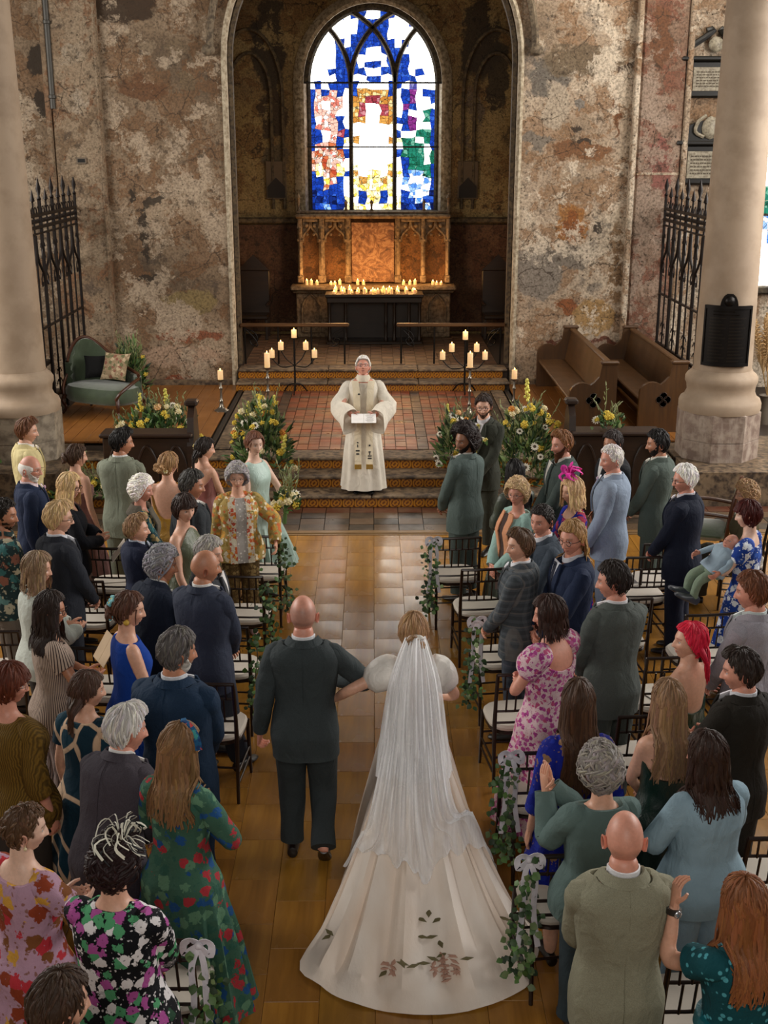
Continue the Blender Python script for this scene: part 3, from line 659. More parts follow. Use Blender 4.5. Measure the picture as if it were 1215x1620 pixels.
def fabric(spec):
    """'kind:colour:colour:...' -> cloth material"""
    if spec in MATS: return MATS[spec]
    p = spec.split(':'); k, cs = p[0], p[1:]; b = NB('cloth_'+k+'_'+cs[0]); o = b.obj(); rough = .85; bs = .5
    wv = b.noise(o, 6, 4); fine = b.noise(o, 260, 2)
    def shade(c, f, a=.8, z=1.12): return b.mix(1.0, c, b.ramp(f, [(.3, a), (.7, min(z, 1.0))]), 'MULTIPLY')
    if k in ('plain', 'satin', 'sheen'):
        col = b.mix(b.ramp(wv, [(.3, 0.0), (.7, 1.0)]), tuple(x*.82 for x in lin(cs[0]))+(1,), L4(cs[0]))
        if k == 'satin': rough = .35
    elif k == 'twill':
        d = b.math('SINE', b.math('MULTIPLY', b.math('ADD', b.n('SeparateXYZ', {0: o}), b.n('SeparateXYZ', {0: o}, 2)), 900))
        col = b.mix(b.math('MULTIPLY', b.ramp(fine, [(.35, 0.0), (.65, 1.0)]), .35), L4(cs[0]), tuple(min(1, x*1.9+.01) for x in lin(cs[0]))+(1,))
    elif k == 'plaid':
        sx = b.n('SeparateXYZ', {0: o}); sz = b.n('SeparateXYZ', {0: o}, 2); L = []
        for q in (sx, sz):
            w = b.math('SINE', b.math('MULTIPLY', q, 118)); L.append(b.ramp(w, [(.1, 0.0), (.35, 1.0)])); w2 = b.math('SINE', b.math('MULTIPLY', q, 59)); L.append(b.ramp(w2, [(.93, 0.0), (.97, 1.0)]))
        col = b.mix(b.math('MULTIPLY', b.math('ADD', L[0], L[2]), .35), cs[0], cs[1]); col = b.mix(b.math('MULTIPLY', b.math('ADD', L[1], L[3], True), .5), col, cs[2])
    elif k in ('stripe', 'hstripe'):
        sp = b.n('SeparateXYZ', {0: o}); sy = b.n('SeparateXYZ', {0: o}, 1); sz = b.n('SeparateXYZ', {0: o}, 2)
        q = sz if k == 'hstripe' else b.math('ADD', b.math('MULTIPLY', b.math('ARCTAN2', sp, sy), .13), 0)
        w = b.math('SINE', b.math('MULTIPLY', q, float(cs[2]))); col = b.mix(b.ramp(w, [(.45, 0.0), (.55, 1.0)]), cs[0], cs[1])
    elif k == 'dots':
        d = b.vor(o, float(cs[2]), 'Distance'); col = b.mix(b.ramp(d, [(.24, 1.0), (.30, 0.0)]), shade(L4(cs[0]), wv), cs[1])
        d2 = b.vor(o, float(cs[2]), 'Distance', feature='F1')
    elif k == 'knit':
        d = b.n('TexWave', {'Vector': b.obj((26, 26, 30)), 'Scale': 1.0, 'Distortion': 4, 'Detail': 1}, 'Fac'); col = b.mix(d, cs[0], cs[1]); bs = .7; fine = d
    elif k == 'bold':      # wide swirling bands
        v = b.n('TexVoronoi', {'Vector': b.n('Mapping', {0: o, 'Scale': (1, 1, .55)}), 'Scale': float(cs[3])}, 'Distance', feature='DISTANCE_TO_EDGE'); cc = b.vor(b.n('Mapping', {0: o, 'Scale': (1, 1, .55)}), float(cs[3]), 'Color')
        col = b.mix(b.ramp(v, [(.05, 1.0), (.07, 0.0)]), b.mix(b.ramp(b.n('SeparateXYZ', {0: cc}), [(.5, 0.0), (.52, 1.0)]), cs[0], cs[1]), cs[2])
    elif k == 'floral':     # ground, petals..., scale last
        sc = float(cs[-1]); pal = cs[1:-1]; ow = b.mix(.035, o, b.n('TexNoise', {'Vector': o, 'Scale': 22, 'Detail': 3}, 'Color'), 'ADD')
        d = b.vor(ow, sc, 'Distance'); cc = b.vor(ow, sc, 'Color'); r = b.n('SeparateXYZ', {0: cc}); g = b.n('SeparateXYZ', {0: cc}, 1)
        n = len(pal); pc = b.ramp(r, [(i/n, pal[i]) for i in range(n)], 'CONSTANT')
        wob = b.math('ADD', d, b.math('MULTIPLY', b.math('SUBTRACT', b.noise(o, sc*3.2, 2), .5), .75))
        ground = b.mix(b.ramp(b.vor(ow, sc*2.3, 'Distance'), [(.2, .75), (.26, 0.0)]), shade(L4(cs[0]), wv), pal[-1])
        col = b.mix(b.math('MULTIPLY', b.ramp(wob, [(.50, 1.0), (.56, 0.0)]), b.ramp(g, [(.15, 0.0), (.17, 1.0)])), ground, pc)
        col = b.mix(b.ramp(d, [(.07, .6), (.1, 0.0)]), col, cs[0])
    else: raise ValueError(k)
    fold = b.noise(b.obj((1.6, 1.6, 1.0)), 7, 3, .5, .5)
    b.set(Base_Color=col, Roughness=rough); b.put(b.b.inputs['Specular IOR Level'], .25 if rough > .5 else .5)
    b.bump(b.math('ADD', b.math('MULTIPLY', fold, 1.5), b.math('MULTIPLY', fine, .12)), bs, .03)
    MATS[spec] = b.m; return b.m
# ------------------------------------------------ people: assembling one person
def remesh(mb, vox):
    me = mb.mesh('tmp', skinmat()); o = bpy.data.objects.new('tmp', me); COL.objects.link(o)
    m = o.modifiers.new('r', 'REMESH'); m.mode = 'VOXEL'; m.voxel_size = vox; m2 = o.modifiers.new('s', 'SMOOTH'); m2.iterations = 4; m2.factor = .5
    dg = bpy.context.evaluated_depsgraph_get(); e = o.evaluated_get(dg); r = e.to_mesh()
    V = np.empty(len(r.vertices)*3); r.vertices.foreach_get('co', V); V = V.reshape(-1, 3)
    n = np.empty(len(r.polygons)*4, int) if all(p.loop_total == 4 for p in r.polygons) else None
    if n is not None: r.polygons.foreach_get('vertices', n); Fq = n.reshape(-1, 4).tolist()
    else: Fq = [tuple(p.vertices) for p in r.polygons]
    e.to_mesh_clear(); bpy.data.objects.remove(o); bpy.data.meshes.remove(me)
    return V, Fq
def shell(F, z0, ztop, off, rows=30, nth=56, fold=.004, seed=1, pleat=None, p=2.5):
    th = np.arange(nth)*2*PI/nth; t = np.linspace(0, 1, rows)[:, None]
    zt = np.array([ztop(a) for a in th]) if callable(ztop) else np.full(nth, ztop); zt = zt*F.s
    z = z0*F.s+(zt[None]-z0*F.s)*t; TH = np.broadcast_to(th, z.shape)
    of = off(z/F.s, TH) if callable(off) else off
    V = F.surf(TH, z, of, p)
    rad = V.copy(); rad[..., 2] = 0; rad /= np.linalg.norm(rad, axis=-1, keepdims=True)+1e-9
    fl = sines(V*np.array([1, 1, .7]), 16, seed)*fold+sines(V*np.array([1.2, 1.2, .35]), 38, seed+9)*fold*.35
    if pleat: fl = fl+pleat[0]*np.sin(TH*pleat[1]+1.4*sines(V, 3, seed+3))*sst(pleat[2], pleat[3], z/F.s)
    V = V+rad*fl[..., None]
    inn = V[-1]-rad[-1]*.014; inn2 = inn.copy(); inn2[:, 2] -= .02
    low = V[0]-rad[0]*.012
    return np.concatenate([low[None], V, inn[None], inn2[None]])
def band(F, z, off, thk=.004, th=48, wid=.025):
    a = np.arange(th)*2*PI/th; R4 = []
    for o, dz in ((off, -wid/2), (off+thk, -wid/2), (off+thk, wid/2), (off, wid/2)): R4.append(F.surf(a, np.full(th, z*F.s+dz), o))
    return np.array(R4)
def patch(F, zs, xs_in, xs_out, off, nx=5, thk=.005):
    """strip on the front of the torso between x = xs_in and xs_out, one row per z"""
    zs = np.array(zs)*F.s; zz = np.linspace(zs[0], zs[-1], 12); a = np.interp(zz, zs, np.array(xs_in)); b = np.interp(zz, zs, np.array(xs_out))
    t = np.linspace(0, 1, nx)[None]; X = a[:, None]+(b-a)[:, None]*t; Z = np.broadcast_to(zz[:, None], X.shape)
    o = off if np.isscalar(off) else np.interp(zz, zs, off)[:, None]
    Y = np.array([F.front(X[:, j], Z[:, j], np.broadcast_to(o, X.shape)[:, j]) for j in range(nx)]).T
    top = np.stack([X, Y, Z], -1); bot = top.copy(); bot[..., 1] -= thk
    return np.concatenate([top, bot[:, ::-1]], 1)                     # closed cross-section
def cap_hair(F, zf, zt, ze, zb, vol, lump=.003, seed=1, part=0, front=0, zlo=None):
    nl = 72; ph = np.linspace(-PI, PI, nl, endpoint=False)
    zh = np.clip(hairline(ph, zf, zt, ze, zb)/.118, -.98, .98); thh = np.arccos(zh); t = np.linspace(0, 1, 20)[:, None]
    th = .02+(thh[None]-.02)*t; PHg = np.broadcast_to(ph, th.shape)
    P = headshape(PHg, th, F.f); nn = P/np.linalg.norm(P, axis=-1, keepdims=True)
    v = vol(PHg, th)*sst(1.02, .72, t)+.002
    rid = sines(np.stack([np.cos(PHg)*1.2, np.sin(PHg)*1.2, th*.25], -1), 24, seed)*lump+sines(P, 60, seed+5)*lump*.6
    P = P+nn*(v+rid*sst(1, .8, t)+np.abs(lump)*.5)[..., None]
    if part: P[..., 2] -= .006*np.exp(-((P[..., 0]-part)/.006)**2)*(P[..., 1] > -.03)
    end = headshape(ph, thh+.02, F.f)*.985
    return np.concatenate([P, end[None]])
def hairfall(F, mb, col, L, n, seed, spread=2.2, wave=.012, wid=.013, ph0=.95, top=.35, back=False, tie=None, vol=.012, zmin=None):
    """long strands combed from the parting over the skull, then hanging down over neck and back"""
    g = np.random.default_rng(seed); sgn = np.where(np.arange(n) % 2, 1, -1)
    a = g.uniform(ph0, PI, n)*sgn; th0 = g.uniform(.08, top, n); m1, m2 = 7, 9
    tt = np.linspace(0, 1, m1)[None]; the = 1.62+g.uniform(-.1, .25, n)
    th = th0[:, None]+(the-th0)[:, None]*tt; ph = (a*(.45+.25*g.random(n)))[:, None]*(1-tt)+a[:, None]*tt
    P = headshape(ph, th, F.f); N1 = P/np.linalg.norm(P, axis=-1, keepdims=True); P = P+N1*(vol+.004*g.random((n, 1)))[..., None]
    P = xf(F.MH, P); N1 = xf(F.MH, N1*1.0)-np.array(F.MH.translation)
    last = P[:, -1]; nl = N1[:, -1].copy(); nl[:, 2] = 0; nl /= np.linalg.norm(nl, axis=-1, keepdims=True)+1e-9
    Ls = L*(.82+.2*g.random(n)); u = np.linspace(0, 1, m2+1)[1:][None]
    Q = np.repeat(last[:, None], m2, 1); Q[..., 2] -= Ls[:, None]*u
    wv = np.stack([np.sin(u*PI*2.5+g.uniform(0, 6, (n, 1))), np.sin(u*PI*2.1+g.uniform(0, 6, (n, 1)))], -1)*wave*u[..., None]
    Q[..., :2] += wv; Q[..., 0] += (last[:, 0][:, None]*(spread-1)*.25)*u; Q[..., 1] += -.02*u*(nl[:, 1][:, None] < .3)
    if tie is not None:
        q = sst(0, .5, u); Q[..., :2] = Q[..., :2]*(1-q[..., None])+(np.array(tie)+(Q[..., :2]-np.array(tie))*.22)*q[..., None]
    hw, hd, yo = crv(F.tab, Q[..., 2]/F.s); hw = hw*F.s+.036; hd = hd*F.s+.036; d = ((Q[..., 0]/hw)**2+((Q[..., 1]-yo)/hd)**2)**.5
    k = np.where((d < 1) & (Q[..., 2] < 1.47*F.s), 1/np.maximum(d, .3), 1); ys = np.where(Q[..., 1] < .02, -1, 1)
    Q[..., 1] = np.where(k > 1, yo+ys*hd*np.sqrt(np.clip(1-(Q[..., 0]/hw)**2, .08, 1)), Q[..., 1])
    P = np.concatenate([P, Q], 1); N = np.concatenate([N1, np.repeat(nl[:, None], m2, 1)], 1)
    w = wid*np.concatenate([np.linspace(.8, 1, m1), np.linspace(1, .25, m2)]); w = w[None]*g.uniform(.7, 1.25, (n, 1))
    cols = np.array(col)[None]*g.uniform(.7, 1.35, (n, 1))*np.stack([np.ones(n), g.uniform(.9, 1.05, n), g.uniform(.8, 1.1, n)], 1)
    locks(mb, F.D(P), N, w, .45, cols)
def tufts(F, mb, col, n, ln, seed, zf, zt, ze, zb, vol, swirl=.5, wid=.007, lift=.010, hi=1.0):
    g = np.random.default_rng(seed); ph = g.uniform(-PI, PI, n); lim = np.arccos(np.clip(hairline(ph, zf, zt, ze, zb)/.118, -.98, .98))
    th0 = g.uniform(0, 1, n)**.6*lim*.93; m = 5; u = np.linspace(0, 1, m)[None]
    th = np.minimum(th0[:, None]+ln/.1*u, lim[:, None]+.18); p2 = ph[:, None]+swirl*u*g.uniform(-.6, 1, (n, 1))/np.maximum(np.sin(th), .3)*.6
    l2 = np.arccos(np.clip(hairline((p2+PI) % (2*PI)-PI, zf, zt, ze, zb)/.118, -.98, .98)); th = np.minimum(th, l2+.10)
    P = headshape(p2, th, F.f); N = P/np.linalg.norm(P, axis=-1, keepdims=True)
    P = P+N*(vol(p2, th)+.003+lift*np.sin(u*PI)*g.uniform(.2, 1, (n, 1)))[..., None]
    cols = np.array(col)[None]*g.uniform(.75, 1.35*hi, (n, 1))*np.stack([np.ones(n), g.uniform(.92, 1.05, n), g.uniform(.85, 1.1, n)], 1)
    Nw = xf(F.MH, N)-np.array(F.MH.translation)
    locks(mb, F.H(P), Nw, wid*np.array([.55, 1.1, 1.0, .7, .12])[None]*g.uniform(.6, 1.3, (n, 1)), .5, cols)
def flowers(F, mb, pts, cols, r=.018, head=True):
    for i, p in enumerate(pts):
        c = lin(cols[i % len(cols)]); q = F.H(np.array([p]))[0] if head else F.D(np.array([p]))[0]
        for k in range(5):
            a = k*2*PI/5+i; mb.ball(q+np.array((math.cos(a)*r*.7, math.sin(a)*r*.35, math.sin(a)*r*.6)), (r*.55, r*.45, r*.5), 6, 4, np.array(c)*random.uniform(.8, 1.1))
        mb.ball(q, r*.4, 6, 4, np.array(lin('d8b040')))
def M_vc(): return plain('small_trim', 'ffffff', .7, 0, .08, 9, 0, 60, True)
PEOPLE = {}
def person(u, v, h, sex, face, look, label, skin='fair', hair='short:3a2618', top='suit:23262e', bot=None, shirt='e8e6e4', tie=None, arms='down', glasses=None, beard=None,
           lean=0, side=0, pitch=4, roll=0, girth=1.0, hem=None, sleeve=None, neck=None, seat=False, z0=0, hs=1.0, buttonhole=None, extra=None, shoe='17120f', legs=None, group=None, puff=1, hand_n=None, pose=None, skirt=None, pos=None, hdx=None, curl=.4, front=True, inner=None, cat='person', curl_l=None, sub=0):
    F = Fig(h, sex, girth, lean, side, look-face, pitch, roll, seat, False, hs); fem = sex == 'f'; s = F.s; sd = int(abs(u*13+v*7)) % 9973
    hc = F.H(np.zeros((1, 3)))[0]
    if pos is None:
        w = atz(u, v, hc[2]+z0); c, n = math.cos(R(face)), math.sin(R(face)); pos = (w.x-(c*hc[0]-n*hc[1]), w.y-(n*hc[0]+c*hc[1]), z0)
    root = thing('person', label, cat, pos, R(face), group); root['label'] = label
    base = np.array(lin(SKIN.get(skin, skin))); hst = hair.split(':'); hcol = np.array(lin(hst[1])) if len(hst) > 1 else base*.5
    bare = not (top.startswith('suit') or sleeve == 'long')
    # --- skin: torso, neck, limbs joined into one surface
    mb = MB(); nth = 20; th = np.arange(nth)*2*PI/nth
    mb.rings(F.D(np.array([F.surf(th, np.full(nth, z*s), -.006) for z in (.80, .86, .93, 1.0, 1.08, 1.16, 1.24, 1.30, 1.35, 1.39, 1.42, 1.45, 1.475)[:13 if bare else 11]])))
    nb = np.array(F.MH @ Vector((0, -.020, -.06))); nr = .052 if fem else .060
    mb.tube(F.D(catmull([(0, -.012, 1.43*s), (0, -.004, 1.49*s), nb], 8)), np.linspace(nr*1.25, nr, 8)*F.hk, 14)
    L1, L2 = .295*s, .262*s; shw = (.143 if fem else .166)*s*(1+(girth-1)*.5)
    A = arms if isinstance(arms, (tuple, list)) else (arms, arms); arm = []
    for k, sg in enumerate((-1, 1)):
        a = A[k]; tgt = ARM[a] if isinstance(a, str) else a; tgt = np.array((tgt[0]*(sg if isinstance(a, str) else 1), tgt[1], tgt[2]))*np.array((1, 1, 1))
        if isinstance(a, str): tgt = tgt*s; 
        S = np.array((sg*shw, -.012, (1.392 if fem else 1.398)*s)); tgt = tgt.copy()
        if girth > 1: tgt[1] += (.13*(girth-1)*1.5)*np.sign(tgt[1])*(abs(tgt[1]) > .1)
        E, Wr = ik(S, tgt, L1, L2, (sg*.8, -.3, -.2) if a == 'back' else (sg*.22, .2, -1) if tgt[2] > 1.22*s else (sg*.35, -1, -.2) if abs(tgt[0]) > .2 and tgt[1] < .1 else (sg*1, -.28, -.4))
        arm.append((S, E, Wr, a)); kf = .88 if fem else 1
        pts = catmull([(sg*shw*.62, -.008, S[2]-.012*s), S, S*.5+E*.5, E, E*.5+Wr*.5, Wr], 20)
        mb.tube(F.D(pts), np.interp(np.linspace(0, 1, 20), [0, .2, .4, .6, .75, 1], [.055, .056, .049, .041, .039, .028])*s*kf*(1+(girth-1)*.5), 12)
    lg = legs or [((sg*.095*s, .01, .50*s), (sg*.10*s, -.015, .075*s)) for sg in (-1, 1)]
    if seat: lg = [((sg*.11*s, .40*s, .93*s), (sg*.11*s, .42*s, .09*s)) for sg in (-1, 1)]
    for sg, (K, An) in zip((-1, 1), lg):
        mb.tube(F.D(catmull([(sg*.09*s, 0, .92*s), K, An], 12)), np.interp(np.linspace(0, 1, 12), [0, .5, .65, .75, 1], [.088, .055, .050, .053, .036])*s*(girth**.5), 12)
    Vb, Fb = remesh(mb, .015 if bare else .023)
    body = MB(); body.add(Vb, Fb, base*np.ones((len(Vb), 3)))
    for (S, E, Wr, a), sg in zip(arm, (-1, 1)):
        f = Wr-E; n = np.array((-sg, -.1, 0.))
        if a in ('clasp', 'book', 'low'): f = f/np.linalg.norm(f)*.5+np.array((-sg*.8, .3, -.15)); n = np.array((0, -1, .1))
        if a == 'hold': n = np.array((-sg*.7, 0, .6))
        if a == 'fold': f = np.array((-sg*1., .12, .05)); n = np.array((0, -1., 0))
        if a == 'back': n = np.array((0, 1., .2)); f = f*.3+np.array((-sg*.1, 0, -.03))
        if a == 'clap': f = np.array((-sg*.12, .25, .9)); n = np.array((-sg*.95, .1, 0))
        if hand_n and a in hand_n: f, n = (np.array(q, float)*(1, 1, 1) for q in hand_n[a])
        hand(body, Wr, f, n, sg, base*np.array((1.0, .93, .9)), (.90 if fem else 1.02)*s**.5, curl, F.D)
    # head with face
    G = HG[fem]; lipc = np.array(lin('b05a52')) if fem else np.array(lin('a5665a'))*base/np.array(lin(SKIN['fair']))
    bc = np.array(lin(beard.split(':')[1])) if beard else None
    C = skincols(G, base, lipc*.95, hcol*.55+base*.12, fem, bc)
    if hst[0] == 'shaved':
        m = sst(.0, .03, G[..., 2]+.35*G[..., 1]*-1)*.0+sst(.045, -.02, G[..., 1])*sst(-.06, -.02, G[..., 2])*sst(.085, .05, G[..., 2]); C = C*(1-.45*m[..., None])+hcol*.45*m[..., None]
    body.rings(F.H(G.reshape(-1, 3)).reshape(G.shape), C)
    for sx in (-1, 1):
        ec = np.array((sx*.031, .0, .001)); ec[1] = float(headshape(np.array([math.atan2(sx*.030, .078)]), np.array([1.562]), fem)[0][1])-.0095
        Rg = []; Cg = []; icol = np.array(lin('5a4630' if sd % 3 else '4d6478'))
        for ang, cc in ((4, (.01, .01, .01)), (12, (.01, .01, .01)), (16, icol), (27, icol*.8), (32, (.72, .68, .64)), (60, (.72, .66, .62)), (88, (.7, .6, .56))):
            q = np.arange(10)*2*PI/10; Rg.append(np.stack([np.cos(q)*math.sin(R(ang))*.0118, np.full(10, math.cos(R(ang))*.0118), np.sin(q)*math.sin(R(ang))*.0118], 1)); Cg.append(np.tile(cc, (10, 1)))
        body.rings(F.H((np.array(Rg)+ec).reshape(-1, 3)).reshape(-1, 10, 3), np.array(Cg))
        for lo, hi_, dk in ((22 if fem else 14, 100, .6), (-70, -30, .85)):       # eyelids
            la = np.radians(np.linspace(lo, hi_, 5)); lo_ = np.radians(np.linspace(-80, 80, 11)); Rg = np.array([[(math.sin(b)*.0135*math.cos(a)*1.12, math.cos(b)*math.cos(a)*.0132, math.sin(a)*.0132) for b in lo_] for a in la])
            Cg = np.ones(Rg.shape)*base*.86; Cg[0 if lo > 0 else -1] = base*(.16 if fem and lo > 0 else .45)
            m_, n_ = Rg.shape[:2]; body.add(F.H((Rg+ec).reshape(-1, 3)), gridf(m_, n_, False), Cg.reshape(-1, 3))
        Mx = Matrix.Translation((sx*.079, -.012, -.010)) @ Matrix.Rotation(sx*-.38, 4, 'Z') @ Matrix.Rotation(-.15, 4, 'X')
        q = np.arange(14)*2*PI/14; Rg = [np.stack([np.full(14, sx*d), np.cos(q)*a*(1+.15*np.sin(q)), np.sin(q)*b-(.004*(a < .018))], 1) for d, a, b in ((-.010, .011, .022), (.003, .017, .030), (.010, .018, .031), (.012, .015, .028), (.007, .012, .022), (.002, .006, .013))]
        body.rings(F.H(xf(Mx, np.array(Rg))), np.repeat(np.array([1, 1, 1, .95, .7, .5])[:, None, None]*(base*np.array((1.05, .82, .78)))[None, None], 14, 1))
    body.build('body', skinmat(), root)
    # --- hair
    st = hst[0]; hb = MB(); vol0 = lambda p, t: .012+0*p
    Z = dict(short=(.078, .052, .012, -.075), crop=(.080, .050, .005, -.070), long=(.080, .040, -.03, -.10), bob=(.076, .035, -.05, -.105), curly=(.072, .040, -.01, -.09), afro=(.084, .058, -.0, -.09), updo=(.080, .048, .012, -.062), pixie=(.045, .030, -.035, -.085), fringe=(.030, .022, -.05, -.10), quiff=(.082, .055, .015, -.065))
    key = {'pony': 'updo', 'bun': 'updo', 'wave': 'short', 'grey': 'short', 'mullet': 'short', 'longfringe': 'fringe', 'halfup': 'long'}.get(st, st)
    if st not in ('bald', 'shaved', 'none'):
        zf, zt, ze, zb = Z[key]
        if st == 'afro': vol = lambda p, t: .055+.012*np.cos(t)-.022*(np.cos(p) > .6)*sst(.7, 1.0, t)
        elif st == 'curly': vol = lambda p, t: .030+.006*np.cos(t)-.016*np.exp(-(p/.8)**2)*sst(.5, 1.1, t)
        elif st in ('quiff', 'wave'): vol = lambda p, t: .011+.022*np.exp(-(p/.9)**2)*sst(1.35, .7, t)*sst(-.2, .5, t)+.006*np.cos(t)
        elif st in ('bob', 'pixie', 'fringe', 'longfringe'): vol = lambda p, t: .020+.005*np.cos(t)
        elif st in ('updo', 'bun', 'pony'): vol = lambda p, t: .012+.008*np.exp(-((np.abs(p)-PI)/1.0)**2)
        elif st == 'crop': vol = lambda p, t: .007+.006*np.maximum(np.cos(t), 0)
        else: vol = lambda p, t: .008+.015*np.maximum(np.cos(t), 0)
        lump = .010 if st == 'afro' else .007 if st == 'curly' else .0035
        cp = cap_hair(F, zf, zt, ze, zb, vol, lump, sd); cp = F.H(cp)
        hb.rings(cp, np.array(hcol)*.8, cap=(True, False))
        nt = {'afro': 520, 'curly': 640, 'crop': 260}.get(st, 340)
        tufts(F, hb, hcol, nt, {'afro': .03, 'curly': .035, 'crop': .03, 'short': .05, 'wave': .07, 'quiff': .055, 'mullet': .06}.get(st, .085), sd, zf, zt, ze, zb, vol, 2.2 if st in ('afro', 'curly') else .55, .0058 if st in ('curly', 'afro') else .0048, .016 if st == 'afro' else .018 if st == 'curly' else .011)
        if st == 'afro':
            g = np.random.default_rng(sd+1); n = 260; ph = g.uniform(-PI, PI, n); lim = np.arccos(np.clip(hairline(ph, zf, zt, ze, zb)/.118, -.98, .98)); th = lim*g.uniform(0, 1, n)**.6
            P = headshape(ph, th, F.f); P = P+P/np.linalg.norm(P, axis=-1, keepdims=True)*(vol(ph, th)-.004+.012*g.random(n))[:, None]*sst(1.05, .8, th/lim)[:, None]; P = F.H(P)
            for q, p_, r_ in zip(P, ph, th/lim):
                if abs(p_) < .95 and r_ > .84: continue
                hb.ball(q, g.uniform(.010, .020)*F.hk, 7, 5, hcol*g.uniform(.6, 1.5))
        if st in ('long', 'halfup', 'longfringe'): hairfall(F, hb, hcol, float(hst[2]) if len(hst) > 2 else .42, 170, sd, wave=.016)
        if st == 'bob': hairfall(F, hb, hcol, float(hst[2]) if len(hst) > 2 else .16, 150, sd, spread=2.0, wave=.006, wid=.012, ph0=.85, vol=.016)
        if st == 'mullet': hairfall(F, hb, hcol, .16, 60, sd, ph0=1.9, wave=.02)
        if st in ('updo', 'bun'):
            bz = -.045 if st == 'updo' else -.02; bp = np.array((0, -.118, bz)); g = np.random.default_rng(sd)
            for q in range(16):
                a = g.uniform(0, 6.28); b = g.uniform(-.8, .8); c = bp+.5*np.array((math.cos(a)*.045, -.02*g.random(), math.sin(a)*.04))
                hb.tube(F.H(catmull([c+np.array((.04*math.cos(q), .01, .03*math.sin(q))), c+np.array((.035*math.cos(q+1.5), -.022, .03*math.sin(q+1.5))), c+np.array((.032*math.cos(q+3), -.01, .03*math.sin(q+3)))], 8)), np.array([.006, .012, .015, .016, .016, .015, .011, .005]), 6, hcol*g.uniform(.65, 1.3))
            for sx in (-1, 1): hb.tube(F.H(catmull([(sx*.062, .055, .03), (sx*.074, .05, -.02), (sx*.070, .052, -.075)], 7)), np.linspace(.006, .002, 7), 5, hcol)
        if st == 'pony': hairfall(F, hb, hcol, .20, 60, sd, ph0=2.0, tie=(0, -.155), wave=.03)
        hb.build('hair', hairmat(), root)
    elif len(hst) > 2:                           # fringe of hair round a bald crown
        ph = np.linspace(.95, 2*PI-.95, 40); zlo = np.interp(np.minimum(ph, 2*PI-ph), [.95, 1.3, 1.6, 2.2, PI], [.0, -.02, -.035, -.075, -.075]); ztp = np.interp(np.minimum(ph, 2*PI-ph), [.95, 1.3, 2.2, PI], [.03, .045, .052, .050])
        t = np.linspace(0, 1, 7)[:, None]; th = np.arccos(np.clip((ztp+(zlo-ztp)*t)/.118, -1, 1)); P = headshape(np.broadcast_to(ph, th.shape), th, fem); nn = P/np.linalg.norm(P, axis=-1, keepdims=True)
        edge = np.minimum(1, 4*t*(1-t)+.1)*np.minimum(1, np.minimum(ph-.95, 2*PI-.95-ph)*4+.05)
        V = P+nn*(.007*edge+.002*np.abs(sines(P, 90, sd)))[..., None]; hb.add(F.H(V.reshape(-1, 3)), gridf(7, 40, False), hcol); hb.build('hair', hairmat(), root)
    if beard:
        bb = MB(); bk = beard.split(':')[0]; thk = {'stub': .004, 'full': .011, 'long': .013}[bk]; ph = np.linspace(-1.55, 1.55, 60); t = np.linspace(0, 1, 26)[:, None]; aph = np.abs(ph)
        zt = np.interp(aph, [0, .18, .34, .6, .9, 1.2, 1.4, 1.55], [-.050, -.050, -.056, -.055, -.044, -.012, .012, .012]); zb = np.full(60, -.1165); z = zt+(zb-zt)*t; th = np.arccos(np.clip(z/.118, -1, 1)); P = headshape(np.broadcast_to(ph, z.shape), th, fem); N = P/np.linalg.norm(P, axis=-1, keepdims=True)
        edge = sst(0, .14, t)*sst(1.55, 1.42, aph)[None]; lip = np.exp(-(np.broadcast_to(P[..., 0], z.shape)/.020)**2)*np.exp(-((z+.067)/.0085)**2)
        o = (thk*(.35+.65*sst(-.06, -.10, z))+.0022*sines(P, 150, sd)+.0015*sines(P, 70, sd+1))*edge-.003*(1-edge)-.014*lip; P = P+N*o[..., None]
        if bk == 'long': P[..., 2] -= .06*sst(-.075, -.115, z)*edge*(P[..., 1] > .0); P[..., 1] += .012*sst(-.075, -.115, z)
        bb.add(F.H(P.reshape(-1, 3)), gridf(26, 60, False), bc[None]*(.85+.25*sines(P.reshape(-1, 3), 190, sd+2).clip(-1, 1))[:, None]); bb.build('beard', hairmat(), root)
    if glasses:
        gb = MB(); 
        for sx in (-1, 1):
            q = np.linspace(0, 2*PI, 17); gb.tube(F.H(np.stack([sx*.033+np.cos(q)*.024, np.full(17, .105)-.012*np.abs(np.cos(q)*.024+.033*1)/.05, np.sin(q)*.018-.001], 1)), .0022 if glasses != 'thin' else .0013, 5)
            gb.tube(F.H([(sx*.056, .093, .004), (sx*.074, .06, .004), (sx*.083, -.01, .002)]), .0022, 5)
        gb.tube(F.H([(-.010, .104, .003), (0, .107, .006), (.010, .104, .003)]), .0018, 5)
        gb.build('glasses', plain('spectacle_frame', '1a1412' if glasses != 'thin' else '6e6258', .3), root)
    # --- clothing
    kind, _, spec = top.partition(':'); m = fabric(spec if ':' in spec else 'twill:'+spec) if spec else None
